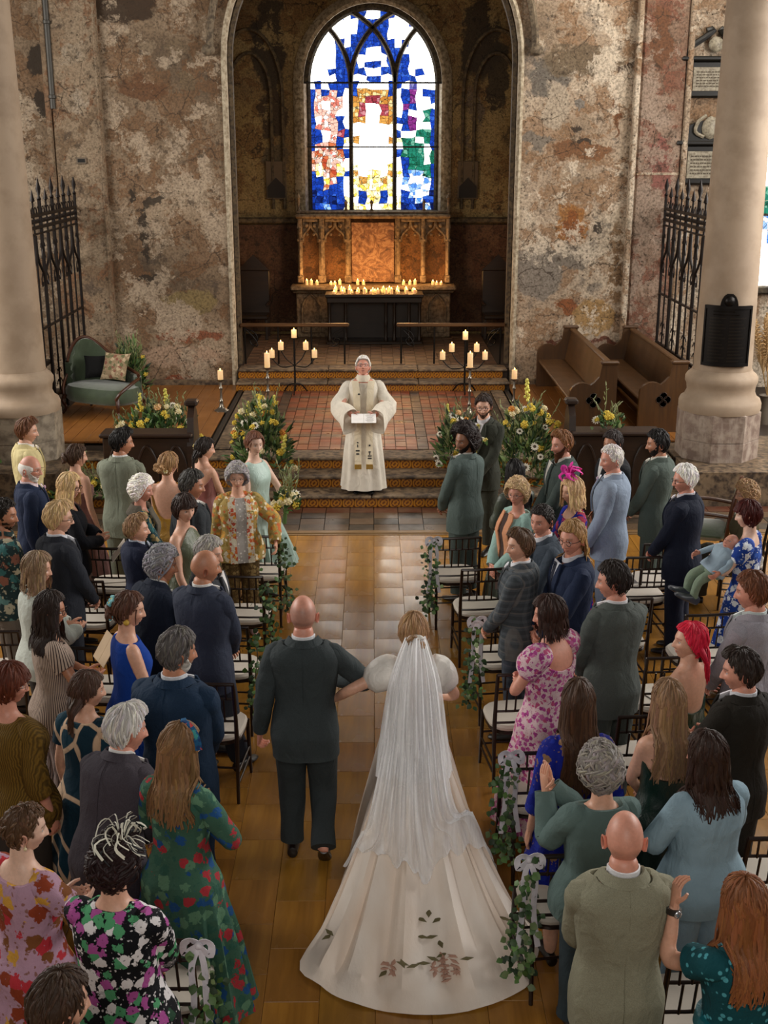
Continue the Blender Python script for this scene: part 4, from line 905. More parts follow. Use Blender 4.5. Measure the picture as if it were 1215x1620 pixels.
    def sleeves(mat, kind_, off=.016, name='sleeve', t1=1.0, flare=0.0):
        for (S, E, Wr, a), sg in zip(arm, (-1, 1)):
            sb = MB(); n = 26; full = catmull([(sg*shw*.60, -.008, S[2]-.022*s), S+np.array((sg*.004, 0, -.004)), S*.5+E*.5, E, E*.5+Wr*.5, Wr-(Wr-E)*.03], n)
            tt = np.linspace(0, 1, n); kf = .90 if fem else 1
            r = (np.interp(tt, [0, .2, .4, .6, .8, 1], [.040, .056, .053, .046, .042, .032])*kf*(1+(girth-1)*.6)+off*np.interp(tt, [0, .3, 1], [1.0, 1, 1.1]))*s
            if kind_ == 'puff':
                keep = tt <= .46; full, r, tt = full[keep], r[keep], tt[keep]; q = tt/.46; r = r+.045*puff*s*np.sin(np.clip((q-.12)/.88, 0, 1)*PI)**.7; r[-1] = r[0]*.85
            elif kind_ == 'short': keep = tt <= .42*t1; full, r = full[keep], r[keep]+np.linspace(0, .01, keep.sum())
            elif kind_ == 'mid': keep = tt <= .72; full, r = full[keep], r[keep]+np.linspace(0, .012, keep.sum())
            if flare: r = r+flare*sst(.45, 1, tt)
            Rg = tuberings(full, r, 16)
            cen = full[:, None]; fl = 1+.085*sines(Rg*np.array([1, 1, 1.3]), 36, sd+int(sg))*(1.2 if kind_ == 'puff' else .8)
            Rg = cen+(Rg-cen)*fl[..., None]; end = cen[-1]+(Rg[-1]-cen[-1])*.86; Rg = np.concatenate([Rg, end[None], (end+(full[-2]-full[-1])*.6)[None]])
            sb.rings(F.D(Rg), cap=(True, True)); sb.build(name, mat, root)
    def trousers(mat, flare=0, z=.99):
        tb = MB(); tb.rings(F.D(shell(F, .78, z, .012, 10, 40, .004, sd)))
        for sg, (K, An) in zip((-1, 1), lg):
            pts = catmull([(sg*.088*s, -.005, .93*s), (np.array((sg*.09*s, 0, .93*s))+np.array(K))/2, K, (np.array(K)+np.array(An))/2, np.array(An)+np.array((0, 0, .035))], 22); t = np.linspace(0, 1, 22)
            r = np.interp(t, [0, .3, .55, .8, 1], [.108, .095, .080, .074+flare/2, .072+flare])*s*(girth**.5); Rg = tuberings(pts, r, 18); cen = pts[:, None]
            Rg = cen+(Rg-cen)*(1+.09*sines(Rg*np.array([1, 1, .8]), 26, sd+5+sg)*sst(.2, 1, t)[:, None])[..., None]
            tb.rings(F.D(Rg), cap=(False, True))
        tb.build('trousers', mat, root)
    def shoes(c):
        for sg, (K, An) in zip((-1, 1), lg):
            sb = MB(); An = np.array(An); Rg = []; kf = .88 if fem else 1
            tip = pose if pose and sg > 0 else None
            for y, w, hgt, zc in ((-.075, .02, .04, .05), (-.07, .033, .075, .045), (-.02, .036, .085, .045), (.04, .040, .065, .036), (.10, .045, .048, .028), (.15, .042, .038, .022), (.185, .028, .028, .018), (.195, .008, .016, .016)):
                q = np.arange(12)*2*PI/12; x = np.cos(q)*w; z = zc+np.sin(q)*hgt*.5; z = np.maximum(z, .002); Rg.append(np.stack([x, np.full(12, y), z], 1)*kf)
            Rg = np.array(Rg)
            if tip: ca, sa = math.cos(tip), math.sin(tip); y = Rg[..., 1]-.15; z = Rg[..., 2].copy(); Rg[..., 2] = z*ca-y*sa*1; Rg[..., 1] = y*ca+z*sa+.15
            Rg = Rg+np.array((An[0], An[1]+.01, 0 if tip else An[2]-.075*s)); sb.rings(F.D(Rg)); sb.build('shoe', plain('shoe_leather', c, .4), root)
    col_n = lambda a: 0
    if kind in ('suit', 'coat'):
        zh = .74 if kind == 'suit' else .62
        off = lambda z, t: .019+.006*np.exp(-((z-1.40)/.05)**2)+.020*sst(1.0, .76, z)-.010*np.exp(-((z-1.10)/.09)**2)-.004*np.exp(-((t-1.5*PI)/.05)**2)
        jb = MB(); jb.rings(F.D(shell(F, zh, lambda a: 1.475-.03*max(0, math.sin(a)), off, 40, 72, .0062, sd)))
        # collar roll
        n = 30; a = np.linspace(R(-245), R(65), n); fr = np.maximum(0, np.sin(a)); Rg = []
        for dr, dz in ((.012, .020), (.020, .026), (.046, -.016), (.030, -.030)):
            zz = (1.488-.060*fr)*s+dz; Rg.append(np.stack([np.cos(a)*(.062+dr)*s*1.05*(1+.25*fr), (-.008+np.sin(a)*(.066+dr))*s+.016*fr, zz], 1))
        jb.rings(F.D(np.array(Rg).transpose(1, 0, 2)))
        if front:
            zv = 1.14; zs = [zv, 1.25, 1.36, 1.43, 1.462]
            o_ = [.030, .031, .034, .040, .046]
            for sg in (-1, 1): jb.rings(F.D(patch(F, zs, [sg*.002, sg*.018, sg*.036, sg*.052, sg*.062], [sg*.012, sg*.066, sg*.098, sg*.088, sg*.080], [x+.006 for x in o_], 4, .012)))
        jk = jb.build('jacket', m, root); zz = np.linspace(zh+.02, 1.465, 14)*s; sm = MB(); sm.tube(F.D(np.stack([0*zz, F.front(0*zz, zz, np.array([off(q/s, 1.5*PI) for q in zz])+.0015, back=True), zz], 1)), .0022, 5); sm.build('back_seam', m, jk)
        if front:
            sb = MB(); sb.rings(F.D(patch(F, zs, [-.006, -.024, -.042, -.058, -.066], [.006, .024, .042, .058, .066], [x-.001 for x in o_], 7, .01))); sb.build('shirt_front', fabric('plain:'+shirt), root)
        sb = MB(); n = 26; a = np.arange(n)*2*PI/n; fr = np.maximum(0, np.sin(a)); Rg = []
        for dr, dz in ((-.004, -.012), (.004, -.016), (.003, .018), (-.003, .020)): Rg.append(np.stack([np.cos(a)*(.066+dr)*s, (-.004+np.sin(a)*(.068+dr))*s+.010*fr, (1.503-.034*fr)*s+dz], 1))
        Rg = np.array(Rg).transpose(1, 0, 2); sb.rings(F.D(np.concatenate([Rg, Rg[:1]])), cap=(False, False)); sb.build('shirt_collar', fabric('plain:'+shirt), root)
        for (S, E, Wr, a_), sg in zip(arm, (-1, 1)): d = (Wr-E)/np.linalg.norm(Wr-E); sb = MB(); sb.tube(F.D([Wr-d*.03, Wr-d*.004]), .041*s, 14); sb.build('shirt_cuff', fabric('plain:'+shirt), root)
        if tie and front:
            tb = MB(); tb.rings(F.D(patch(F, [1.15, 1.40, 1.45], [-.006, -.022, -.018], [.006, .022, .018], [x+.006 for x in (.031, .036, .048)], 4, .006))); tb.ball(F.D(np.array([(0, F.front(0, 1.447*s, .052), 1.447*s)]))[0], (.020, .012, .018), 8, 5); tb.build('tie', fabric('satin:'+tie), root)
        sleeves(m, 'long', .013)
        trousers(fabric(bot if bot and ':' in bot else 'twill:'+(bot or spec.split(':')[-1 if len(spec.split(':')) < 3 else 1]))); shoes(shoe)
    elif kind == 'shirt':
        m2 = m; jb = MB(); jb.rings(F.D(shell(F, .84, lambda a: 1.475-.02*max(0, math.sin(a)), lambda z, t: .014+.016*sst(1.05, .85, z), 28, 56, .005, sd))); jb.build('shirt', m2, root)
        n = 26; a = np.arange(n)*2*PI/n; fr = np.maximum(0, np.sin(a)); Rg = [np.stack([np.cos(a)*(.066+dr)*s, (-.004+np.sin(a)*(.068+dr))*s+.010*fr, (1.500-.03*fr)*s+dz], 1) for dr, dz in ((0, -.012), (.016, -.014), (.008, .018), (-.001, .02))]
        cb = MB(); cb.rings(F.D(np.array(Rg).transpose(1, 0, 2)), cap=(False, False)); cb.build('collar', m2, root)
        sleeves(m2, sleeve or 'long', .012); trousers(fabric(bot or 'twill:5a5040')); shoes(shoe)
    elif kind in ('dress', 'top', 'cardigan'):
        # neckline heights: front, side, back
        nf, ns, nb_ = neck or (1.40, 1.455, 1.45)
        zt = lambda a: (ns+(nf-ns)*max(0, math.sin(a))**1.2 if math.sin(a) >= 0 else ns+(nb_-ns)*(-math.sin(a))**.8)
        hemz = hem if hem is not None else (.28 if kind == 'dress' else .80)
        fl, pl = skirt or (.115, (.014, 13))
        if kind == 'dress': off = lambda z, t: .010+.006*sst(1.0, .9, z)+fl*np.clip((.98-z)/.7, 0, 2)**.9
        elif kind == 'cardigan': off = lambda z, t: .026+.035*sst(1.1, .8, z)
        else: off = lambda z, t: .012+.03*sst(1.1, .85, z)
        jb = MB(); jb.rings(F.D(shell(F, hemz, zt, off, 44, 72 if kind == 'dress' else 56, .0035, sd, (pl[0], pl[1], .96, .45) if kind == 'dress' else None)), cap=(False, True))
        jb.build('dress' if kind == 'dress' else kind, m, root)
        if sleeve and sleeve != 'none': sleeves(m, sleeve, .012 if kind != 'cardigan' else .022)
        if kind == 'cardigan' and inner:
            ib = MB(); ib.rings(F.D(patch(F, [.82, 1.1, 1.3, 1.40, 1.44], [-.05, -.05, -.05, -.055, -.05], [.05, .05, .05, .055, .05], .055 if False else [.062, .034, .031, .034, .04], 7, .01))); ib.build('blouse', fabric(inner if ':' in inner else 'plain:'+inner), root)
        if kind != 'dress':
            if skirt or (bot and bot.startswith('skirt')):
                kb = MB(); kb.rings(F.D(shell(F, .35, 1.02, lambda z, t: .012+.10*np.clip((.98-z)/.7, 0, 2), 28, 64, .003, sd+2, (.014, 12, .96, .45))), cap=(False, True)); kb.build('skirt', fabric(bot[6:] if bot else 'plain:333333'), root)
            else: trousers(fabric(bot if bot and ':' in bot else 'plain:'+(bot or '2a2a30')), .02)
        shoes(shoe)
    if buttonhole:
        fb = MB(); x = -.095*s if buttonhole[0] != '>' else .095*s; z = 1.30*s; y = float(F.front(x, z, .045))
        flowers(F, fb, [(x, y, z), (x+.018, y+.004, z+.02), (x-.016, y, z+.016)], buttonhole.lstrip('>').split(','), .017, False)
        for k in range(4): fb.ball(F.D(np.array([(x+random.uniform(-.03, .03), y-.004, z+random.uniform(-.04, .0))]))[0], (.012, .006, .02), 6, 4, np.array(lin('4a6a30')))
        fb.build('buttonhole_flower', M_vc(), root)
    if extra: extra(F, root, arm)
    return F, root, arm
# ------------------------------------------------ people: accessories worn by one person
def fascinator(col, kind):
    def fn(F, root, arm):
        mb = MB(); g = random.Random(3); c = np.array(lin(col)); b = np.array((.02, .02, .125)) if kind == 'feather' else np.array((.045, -.01, .10))
        for k in range(16 if kind == 'feather' else 48):
            a = g.uniform(0, 6.28); r = g.uniform(.06, .13); up = g.uniform(.0, .10)
            pts = catmull([b, b+np.array((math.cos(a)*r*.5, math.sin(a)*r*.5, up+.02)), b+np.array((math.cos(a)*r, math.sin(a)*r, up)), b+np.array((math.cos(a+.5)*r*1.05, math.sin(a+.5)*r*1.05, up-.04))], 9)
            mb.tube(F.H(pts), (np.array([.004, .010, .017, .022, .022, .018, .012, .006, .002]) if kind == 'feather' else np.full(9, .0026)+.003*(k % 4 == 0)), 6, c*g.uniform(.7, 1.15) if k % 5 or kind == 'feather' else np.array(lin('14181c')), flat=.25)
        mb.ball(F.H(np.array([b]))[0], (.05, .05, .012), 12, 5, c*.6 if kind == 'feather' else np.array(lin('1a1a1c'))); mb.build('fascinator', M_vc(), root, label='magenta feather fascinator' if kind == 'feather' else 'black and cream looped fascinator')
    return fn
def hairflowers(pts, cols, r=.018, name='hair_flower'):
    def fn(F, root, arm): mb = MB(); flowers(F, mb, pts, cols, r); mb.build(name, M_vc(), root)
    return fn
def earring(col='b8a060', r=.014):
    def fn(F, root, arm):
        for sx in (-1, 1):
            mb = MB(); mb.ball(F.H(np.array([(sx*.083, -.008, -.058)]))[0], r, 8, 6, np.array(lin(col))); mb.tube(F.H([(sx*.083, -.008, -.058), (sx*.083, -.008, -.036)]), .0025, 5, np.array(lin(col))); mb.build('earring', M_vc(), root)
    return fn
def headband(spec):
    def fn(F, root, arm):
        ph = PI/2; t = np.linspace(-1.5, 1.5, 24); Rg = []
        for d, w in ((.024, -.018), (.034, -.012), (.034, .012), (.024, .018)):
            th = np.abs(t); P = headshape(np.where(t > 0, 1.15, -1.15), th, True); P = P*(1+d/.1)[..., None] if False else P+P/np.linalg.norm(P, axis=-1, keepdims=True)*d; P[:, 1] += .012+w; Rg.append(P)
        mb = MB(); mb.rings(F.H(np.array(Rg).transpose(1, 0, 2))); mb.build('headband', fabric(spec), root)
    return fn
def hairclip(cols):
    def fn(F, root, arm): mb = MB(); flowers(F, mb, [(.01, -.115, .075), (.012, -.13, .045), (.0, -.135, .012), (-.01, -.13, -.02), (.02, -.12, -.045)], cols, .026); mb.build('hair_clip', M_vc(), root)
    return fn
def shawl(spec):
    def fn(F, root, arm):
        for sg in (-1, 1):
            mb = MB(); mb.rings(F.D(patch(F, [.86, 1.0, 1.2, 1.38, 1.45, 1.47], [sg*.05, sg*.05, sg*.05, sg*.055, sg*.06, sg*.065], [sg*.16, sg*.16, sg*.155, sg*.15, sg*.14, sg*.10], [.07, .055, .05, .045, .05, .055], 7, .012))); mb.build('shawl', fabric(spec), root)
        a = np.linspace(PI, 2*PI, 22); Rg = [np.stack([np.cos(a)*(r)*F.s, np.sin(a)*(r*.8)*F.s-.01, np.full(22, z*F.s)], 1) for r, z in ((.16, 1.38), (.172, 1.40), (.10, 1.495), (.085, 1.49))]
        mb = MB(); mb.rings(F.D(np.array(Rg).transpose(1, 0, 2))); mb.build('shawl', fabric(spec), root)
    return fn
def openfront(spec, w=.07, coll=None, z0=.70):
    """inner garment seen down the open front of a jacket"""
    def fn(F, root, arm):
        mb = MB(); mb.rings(F.D(patch(F, [z0, .9, 1.1, 1.3, 1.40, 1.44], [-w]*4+[-w*.9, -w*.7], [w]*4+[w*.9, w*.7], [.075, .062, .045, .040, .040, .045], 9, .01))); mb.build('blouse', fabric(spec), root)
        if coll:
            for sg in (-1, 1): mb = MB(); mb.rings(F.D(patch(F, [.80, 1.1, 1.3, 1.40, 1.455], [sg*w*.8]*4+[sg*w*.7], [sg*(w+.05)]*3+[sg*(w+.05), sg*(w+.03)], [.085, .058, .052, .05, .056], 6, .012))); mb.build('scarf', fabric(coll), root)
    return fn
def paperheld(name, lab, w, hgt, col, at=(0, .32, 1.12), tilt=.6, rz=0, txt=False):
    """a sheet or booklet held in the hands: a thing of its own"""
    def fn(F, root, arm):
        q = F.D(np.array([at]))[0]; c, n = math.cos(root.rotation_euler[2]), math.sin(root.rotation_euler[2]); L = root.location
        t = thing(name, lab, 'paper', (L.x+c*q[0]-n*q[1], L.y+n*q[0]+c*q[1], L.z+q[2]), root.rotation_euler[2]+rz); t.rotation_euler[0] = tilt
        m = plain('printed_card', col, .7)
        mb = MB(); mb.bbox((-w/4-.001, 0, 0), (w/2, hgt, .004), .001, col=None); mb.build('page', m, t, smooth=False); mb = MB(); mb.bbox((w/4+.001, 0, 0), (w/2, hgt, .004), .001); mb.build('page', m, t, smooth=False)
        if txt:
            mb = MB()
            for k in range(9): mb.box((-w/4, hgt*.38-k*hgt*.09, .003), (w*.36*(.6+.4*((k*7) % 5)/4), .004, .0006))
            mb.build('print_lines', plain('grey_print', '777068', .8), t, smooth=False)
    return fn
def strap_lines(F, root, col):
    for sg in (-1, 1):
        z = np.linspace(1.18, 1.44, 10)*F.s; x = sg*np.linspace(.085, .062, 10)*F.s; y = F.front(x, z, .004, back=True); mb = MB(); pts = list(np.stack([x, y, z], 1)); zf = np.linspace(1.45, 1.32, 7)*F.s; xf_ = np.full(7, sg*.066*F.s); pts += list(np.stack([xf_, F.front(xf_, zf, .006), zf], 1)); mb.tube(F.D(np.array(pts)), .004, 6); mb.build('strap', fabric(col), root)
def belt_watch(F, root, arm):
    mb = MB(); mb.rings(F.D(band(F, 1.07, .024, .008, 48, .05))); mb.build('sash', fabric('satin:11606a'), root)
    S, E, Wr, a = arm[0]; d = (Wr-E)/np.linalg.norm(Wr-E); mb = MB(); mb.tube(F.D([Wr-d*.045, Wr-d*.02]), .034*F.s, 14); mb.build('wrist_watch', plain('watch_strap', '2a2420', .4), root)
    mb = MB(); mb.ball(F.D(np.array([Wr-d*.032+np.array((0, -.032, .0))]))[0], (.018, .007, .018), 10, 6); mb.build('watch_face', plain('watch_silver', 'c8c8cc', .25, .8), root)
def both(*fs):
    def fn(F, root, arm):
        for f in fs: f(F, root, arm)
    return fn
YF = ['f0e3b0', 'e8d060', 'f4efe0']
GL = 'wedding guests on the left of the aisle'; GR = 'wedding guests on the right of the aisle'
# ---- left of the aisle, far to near
person(43, 682, 1.78, 'm', -62, -88, 'young man in a pale yellow suit beside the carved font', hair='wave:5c3b26', top='suit:plain:d9ca96', bot='plain:c9b784', shirt='f2eee6', group=GL)
person(48, 742, 1.75, 'm', -68, -100, 'white bearded man in a navy suit with a pink tie and glasses', skin='pink', hair='bald:c9c5be:1', top='suit:1c2740', shirt='ead6dc', tie='c9a0b4', glasses='thin', beard='full:c8c4bc', group=GL)
person(122, 722, 1.6, 'f', -30, -70, 'woman in a dusty pink strapless dress with a yellow flower in her bun', hair='bun:3c2a1e', top='dress:plain:8f6a66', neck=(1.30, 1.32, 1.22), sleeve='none', group=GL, extra=hairflowers([(-.05, -.10, .0), (-.055, -.11, -.03)], ['ecd57a'], .02))
person(193, 700, 1.8, 'm', -12, -72, 'young man with black quiff in a sage green suit seen from behind', skin='tan', hair='quiff:14110f', top='suit:74796a', bot='6d7264', arms='clasp', group=GL)
person(267, 735, 1.65, 'f', -8, -35, 'woman in a low backed mustard dress with flowers in her blonde bun', skin='fair', hair='bun:8a6a48', top='dress:satin:b98a34', neck=(1.40, 1.46, 1.10), sleeve='none', group=GL, arms='clasp', extra=hairflowers([(.03, -.12, -.02), (.0, -.135, -.03), (-.04, -.12, -.04), (.05, -.1, -.05)], YF, .02))
person(325, 710, 1.56, 'f', -42, -80, 'woman with dark low ponytail in a dusty rose satin dress', skin='fair', hair='pony:1f1612', top='dress:satin:8d5450', neck=(1.34, 1.40, 1.20), sleeve='none', arms='clasp', group=GL, extra=hairflowers([(-.03, -.115, .0), (-.04, -.12, .02)], ['efe6c0', 'e8d48a'], .02))
F7, r7, _ = person(403, 702, 1.72, 'f', -125, -150, 'bridesmaid in a pale mint tulle dress holding a bouquet', skin='pale', hair='bun:5e3a28', top='dress:satin:b9d2c8', neck=(1.44, 1.46, 1.40), sleeve='none', hem=.36, skirt=(.24, (.035, 21)), arms=((-.10, .27, .98), (.06, .27, 1.0)), group=GL, extra=earring('e8e0c8', .008))
person(375, 755, 1.62, 'f', -165, -172, 'older woman in a floral brocade jacket with grey hair and glasses', skin='fair', hair='curly:8c8888', top='cardigan:floral:b39a5c:e8dcc0:c86a3c:d8a04a:8f7a3a:26', sleeve='long', neck=(1.42, 1.46, 1.46), bot='floral:5a4628:6a5430:8a744a:30', arms=((-.30, .20, .92), 'down'), glasses='thin', girth=1.12, shoe='c9a09c', group=GL, buttonhole='e6dca0,e9b878', extra=both(openfront('dots:b9b4ae:e6e2dc:34', .062, 'floral:e2d9c0:c8653a:d8a04a:b8503c:30', .80), hairflowers([(-.02, .045, .118), (.02, .03, .125)], ['9a6aa8', '7d5a90'], .018)))
person(304, 768, 1.74, 'm', -55, -95, 'grey haired man in a charcoal suit behind the woman in sage halter dress', skin='tan', hair='short:35322f', top='suit:2b2f33', shirt='e2e0dc', group=GL)
person(225, 775, 1.58, 'f', -70, -100, 'white haired old woman wrapped in a grey shawl', skin='pink', hair='curly:d6d2ca', top='top:floral:2d4f58:8a7a50:3f6f70:b8a070:22', sleeve='long', bot='33302c', arms='clasp', group=GL, extra=shawl('plain:6b6458'))
person(110, 770, 1.64, 'f', -75, -105, 'woman with blonde bob and glasses in a navy cardigan and flowered skirt', hair='bob:b89c70:.15', top='cardigan:plain:15171f', sleeve='long', bot='skirt:floral:17151a:a88c80:6b5048:8d7064:20', arms='hold', glasses=1, group=GL, extra=paperheld('order_of_service', 'white folded card held low by the blonde woman in navy', .20, .20, 'c9bcae', (.06, .40, .92), .9))
person(93, 820, 1.78, 'm', -50, -80, 'blond man with glasses in a black suit seen from behind', skin='fair', hair='wave:ab9068', top='suit:1d2028', shirt='dfe2ea', glasses=1, arms='clasp', group=GL)
person(292, 805, 1.7, 'f', -110, -140, 'smiling woman with dark pixie hair in a sage green halter dress', skin='fair', hair='pixie:2a1a14', top='dress:satin:5f6650', neck=(1.47, 1.30, 1.28), sleeve='none', arms='low', group=GL)
person(217, 838, 1.47, 'm', -70, -92, 'boy with fair hair in a navy blue suit', skin='fair', hair='quiff:806448', top='suit:161d33', shirt='c6d0e0', tie='1d2a4a', arms='clasp', group=GL, hs=1.03, pitch=-4)
person(6, 815, 1.78, 'm', -60, -95, 'bearded man in a dark bird print shirt at the left edge', skin='tan', hair='crop:1d1713', top='shirt:floral:27393a:5b7f7a:8a5a4a:3a6a6a:b0a890:13', bot='plain:6d6258', beard='stub:2a1c14', sleeve='long', arms='clasp', group=GL)
person(60, 900, 1.64, 'f', -55, -92, 'woman with shoulder length fair grey hair in a white cardigan', skin='fair', hair='bob:77624c:.15', top='cardigan:plain:c9cfc6', sleeve='long', bot='403c3a', arms='hold', group=GL)
person(258, 895, 1.66, 'm', -45, -85, 'wavy grey haired man in a dark navy suit leaning forward', skin='tan', hair='curly:77767a', top='suit:141c2c', lean=22, pitch=-12, arms='clasp', group=GL)
person(331, 876, 1.68, 'm', -90, -110, 'grey haired man mostly hidden behind the bald man in charcoal', skin='fair', hair='short:8d8a84', top='suit:3a3c40', group=GL)
person(325, 897, 1.74, 'm', -28, -72, 'bald man in a charcoal suit standing at the aisle on the left', skin='tan', hair='bald:8a7a70', top='suit:2a3040', bot='252932', girth=1.08, arms='clasp', group=GL, legs=[((-.10, .02, .48), (-.10, 0, .07)), ((.10, .10, .47), (.12, .20, .07))])
person(80, 965, 1.66, 'f', -60, -88, 'woman with wavy dark hair and glasses in a brown striped top', skin='tan', hair='long:241a16:.24', top='top:stripe:b9a494:33282a:620', sleeve='short', neck=(1.40, 1.46, 1.45), bot='stripe:9a8a86:3a3236:620', arms='hold', glasses=1, group=GL, extra=both(earring('c8a450', .009), paperheld('order_of_service', 'pale folded card held by the woman in the striped top', .22, .20, 'b59a78', (.0, .36, 1.20), 1.0)))
person(205, 965, 1.70, 'f', -62, -88, 'woman in a sleeveless cobalt blue dress with teal flower hair clip', skin='fair', hair='bun:4a3024', top='dress:plain:12409c', neck=(1.44, 1.44, 1.44), sleeve='none', arms='low', group=GL, extra=both(hairclip(['8fd0d6', '6fb8c4', 'a8dfe0']), earring('c9a23c', .02)))
person(281, 1032, 1.82, 'm', -18, -62, 'man with slicked grey hair and white beard in a navy blue suit', skin='tan', hair='short:504c4a', top='suit:12283f', shirt='dcdfe6', beard='full:b8b4ac', girth=1.12, arms='clasp', group=GL)
person(15, 1083, 1.7, 'f', -30, -78, 'woman with short red brown hair and glasses in an olive knit top', skin='pink', hair='pixie:4d2416', top='top:knit:4f3a12:75581f', sleeve='mid', neck=(1.42, 1.46, 1.44), girth=1.25, bot='3a3430', glasses='thin', group=GL)
person(140, 1092, 1.55, 'f', -25, -70, 'woman with brown ponytail in a teal dress with curving cream bands', skin='fair', hair='pony:3d2a20', top='dress:bold:123544:0d2a38:c2a488:7', neck=(1.42, 1.46, 1.44), sleeve='short', girth=1.1, group=GL, extra=both(hairflowers([(.0, -.10, .06)], ['b05038'], .012, 'hair_tie')))
person(200, 1155, 1.66, 'm', -30, -62, 'tall grey haired man in a plum grey suit leaning towards the aisle', skin='pink', hair='wave:a9a6a2', top='suit:3a353c', lean=16, pitch=-6, girth=1.08, arms='clasp', group=GL, hs=1.05)
F25 = person(285, 1182, 1.7, 'f', -25, -58, 'woman with long golden hair and flowered headband in a green print maxi dress', skin='fair', hair='long:6a4f34:.34', top='dress:floral:3f6654:5c8468:1f4f86:a8323a:2f5a4c:18', sleeve='long', neck=(1.44, 1.47, 1.46), hem=.12, skirt=(.13, (.022, 15)), arms='fold', group=GL, extra=headband('floral:1f5a86:3a8a8a:c04038:e8e8e8:1d3a66:34'))
person(40, 1312, 1.62, 'f', -35, -70, 'woman with cropped brown hair in a pink flowered dress at lower left', skin='pale', hair='crop:4b3524', top='dress:floral:b993a8:b8323c:8a3a20:c8963c:7a4a28:13', sleeve='short', neck=(1.36, 1.46, 1.40), arms='hold', girth=1.1, group=GL, extra=earring('d8c8a0', .008))
person(185, 1365, 1.69, 'f', -14, -40, 'woman in a black, white, pink and green print dress with looped fascinator', skin='fair', hair='curly:1d0f10', top='dress:floral:101218:e8e4e6:b0559c:55a070:e8e4e6:19', sleeve='mid', neck=(1.42, 1.47, 1.455), girth=1.18, arms='clasp', group=GL, extra=fascinator('d8d4c4', 'loop'))
person(95, 1592, 1.7, 'm', -20, -50, 'brown haired person whose head shows at the bottom left corner', skin='fair', hair='short:33241a', top='suit:24262c', group=GL)
# ---- right of the aisle
person(765, 643, 1.80, 'm', 150, 168, 'bearded groomsman with glasses in a dark olive suit beside the flowers', skin='fair', hair='short:2a1d16', top='suit:2d2f27', shirt='d6d2d4', tie='b8a850', glasses=1, beard='full:3a261a', arms='clasp', group=GR, buttonhole='e8d880,f2ecd0')
person(735, 697, 1.78, 'm', 50, 134, 'groom with dark curly hair and beard in a teal green suit', skin='brown', hair='afro:1c1210', top='suit:4c5855', bot='424c49', shirt='e4dfd8', beard='full:1a110e', arms='clasp', pos=None, buttonhole='>efe6c8,e8d890', side=0)
person(815, 748, 1.6, 'f', 30, 20, 'woman with long straight black hair in a grey green dress seen from behind', skin='tan', hair='long:0f0c0c:.30', top='dress:satin:4d544a', sleeve='mid', neck=(1.42, 1.46, 1.45), arms='clasp', group=GR)
person(888, 703, 1.80, 'm', 95, 118, 'man with red beard and quiff in a dark green suit', skin='pink', hair='quiff:6b4526', top='suit:3e4845', shirt='ded8d0', beard='long:4a2a18', arms='clasp', group=GR)
person(905, 777, 1.66, 'f', 100, 118, 'woman with blonde bob and magenta fascinator in a blue dress', skin='fair', hair='bob:b79a72:.13', top='dress:floral:16268c:a0324a:16268c:c0405a:10', sleeve='mid', neck=(1.38, 1.46, 1.45), arms='clasp', group=GR, extra=fascinator('d81f9a', 'feather'))
person(818, 780, 1.64, 'f', 115, 150, 'elderly woman with curled fair hair in a mint jacket and peach scarf', skin='pink', hair='curly:a68c68', top='cardigan:plain:9ec0b8', sleeve='long', bot='plain:a4bcb4', arms='clasp', glasses='thin', group=GR, extra=both(openfront('plain:4a3a34', .05, 'plain:d99a74'), lambda F, r, a: None))
person(969, 702, 1.7, 'm', 110, 130, 'man in a black suit almost hidden behind the white haired man', skin='tan', hair='short:2a2220', top='suit:1c1e22', group=GR)
person(967, 727, 1.80, 'm', 72, 108, 'white haired man in a light blue grey suit', skin='pink', hair='crop:c8c4bf', top='suit:7d8a9c', bot='707c8e', shirt='e8e6ea', tie='b09ab0', arms='low', girth=1.1, group=GR)
person(1040, 702, 1.78, 'm', 60, 92, 'dark bearded groomsman in a sage green suit near the column', skin='tan', hair='short:171312', top='suit:4c5650', shirt='e8e4da', beard='full:1c1512', arms='clasp', group=GR, buttonhole='>ece2a0,f0e6b8')
person(1083, 759, 1.74, 'm', 62, 98, 'white haired man with black glasses in a navy suit', skin='pink', hair='short:d4d2cc', top='suit:111829', shirt='d8d4dc', glasses=1, arms='clasp', girth=1.1, group=GR, buttonhole='>d8602a')
person(1180, 782, 1.66, 'f', 75, 88, 'older woman with curly sandy hair seated in an olive coat', skin='fair', hair='curly:86694a', top='cardigan:plain:57503a', sleeve='long', bot='3a362c', glasses='thin', arms='low', seat=True, group=GR)
person(1183, 815, 1.64, 'f', 62, 80, 'woman with short dark red hair in a blue and white dress holding a baby', skin='pale', hair='pixie:3c100c', top='dress:floral:1c3f94:c4cede:2b56b0:dfe4ea:16', sleeve='puff', puff=.35, neck=(1.34, 1.40, 1.38), hem=.2, arms=((-.05, .26, 1.10), (.02, .26, 1.05)), group=GR)
person(857, 824, 1.72, 'm', 105, 138, 'man with cropped dark hair in a slate grey suit and navy tie', skin='pink', hair='crop:211a18', top='suit:3a434e', shirt='e6e8f0', tie='1f3560', arms='clasp', group=GR)
person(822, 864, 1.68, 'm', 70, 112, 'teenage boy in a grey checked suit by the aisle', skin='fair', hair='wave:4a3524', top='suit:plaid:3e4449:5b6268:74706c', bot='plaid:343a44:454c58:55525a', shirt='eceef4', arms='clasp', pitch=-2, group=GR)
person(905, 852, 1.8, 'm', 100, 138, 'man with blond mullet and black glasses in a navy suit', skin='pink', hair='mullet:8c6c44', top='suit:17233c', shirt='dfe2ec', tie='20263a', glasses=1, arms='clasp', group=GR)
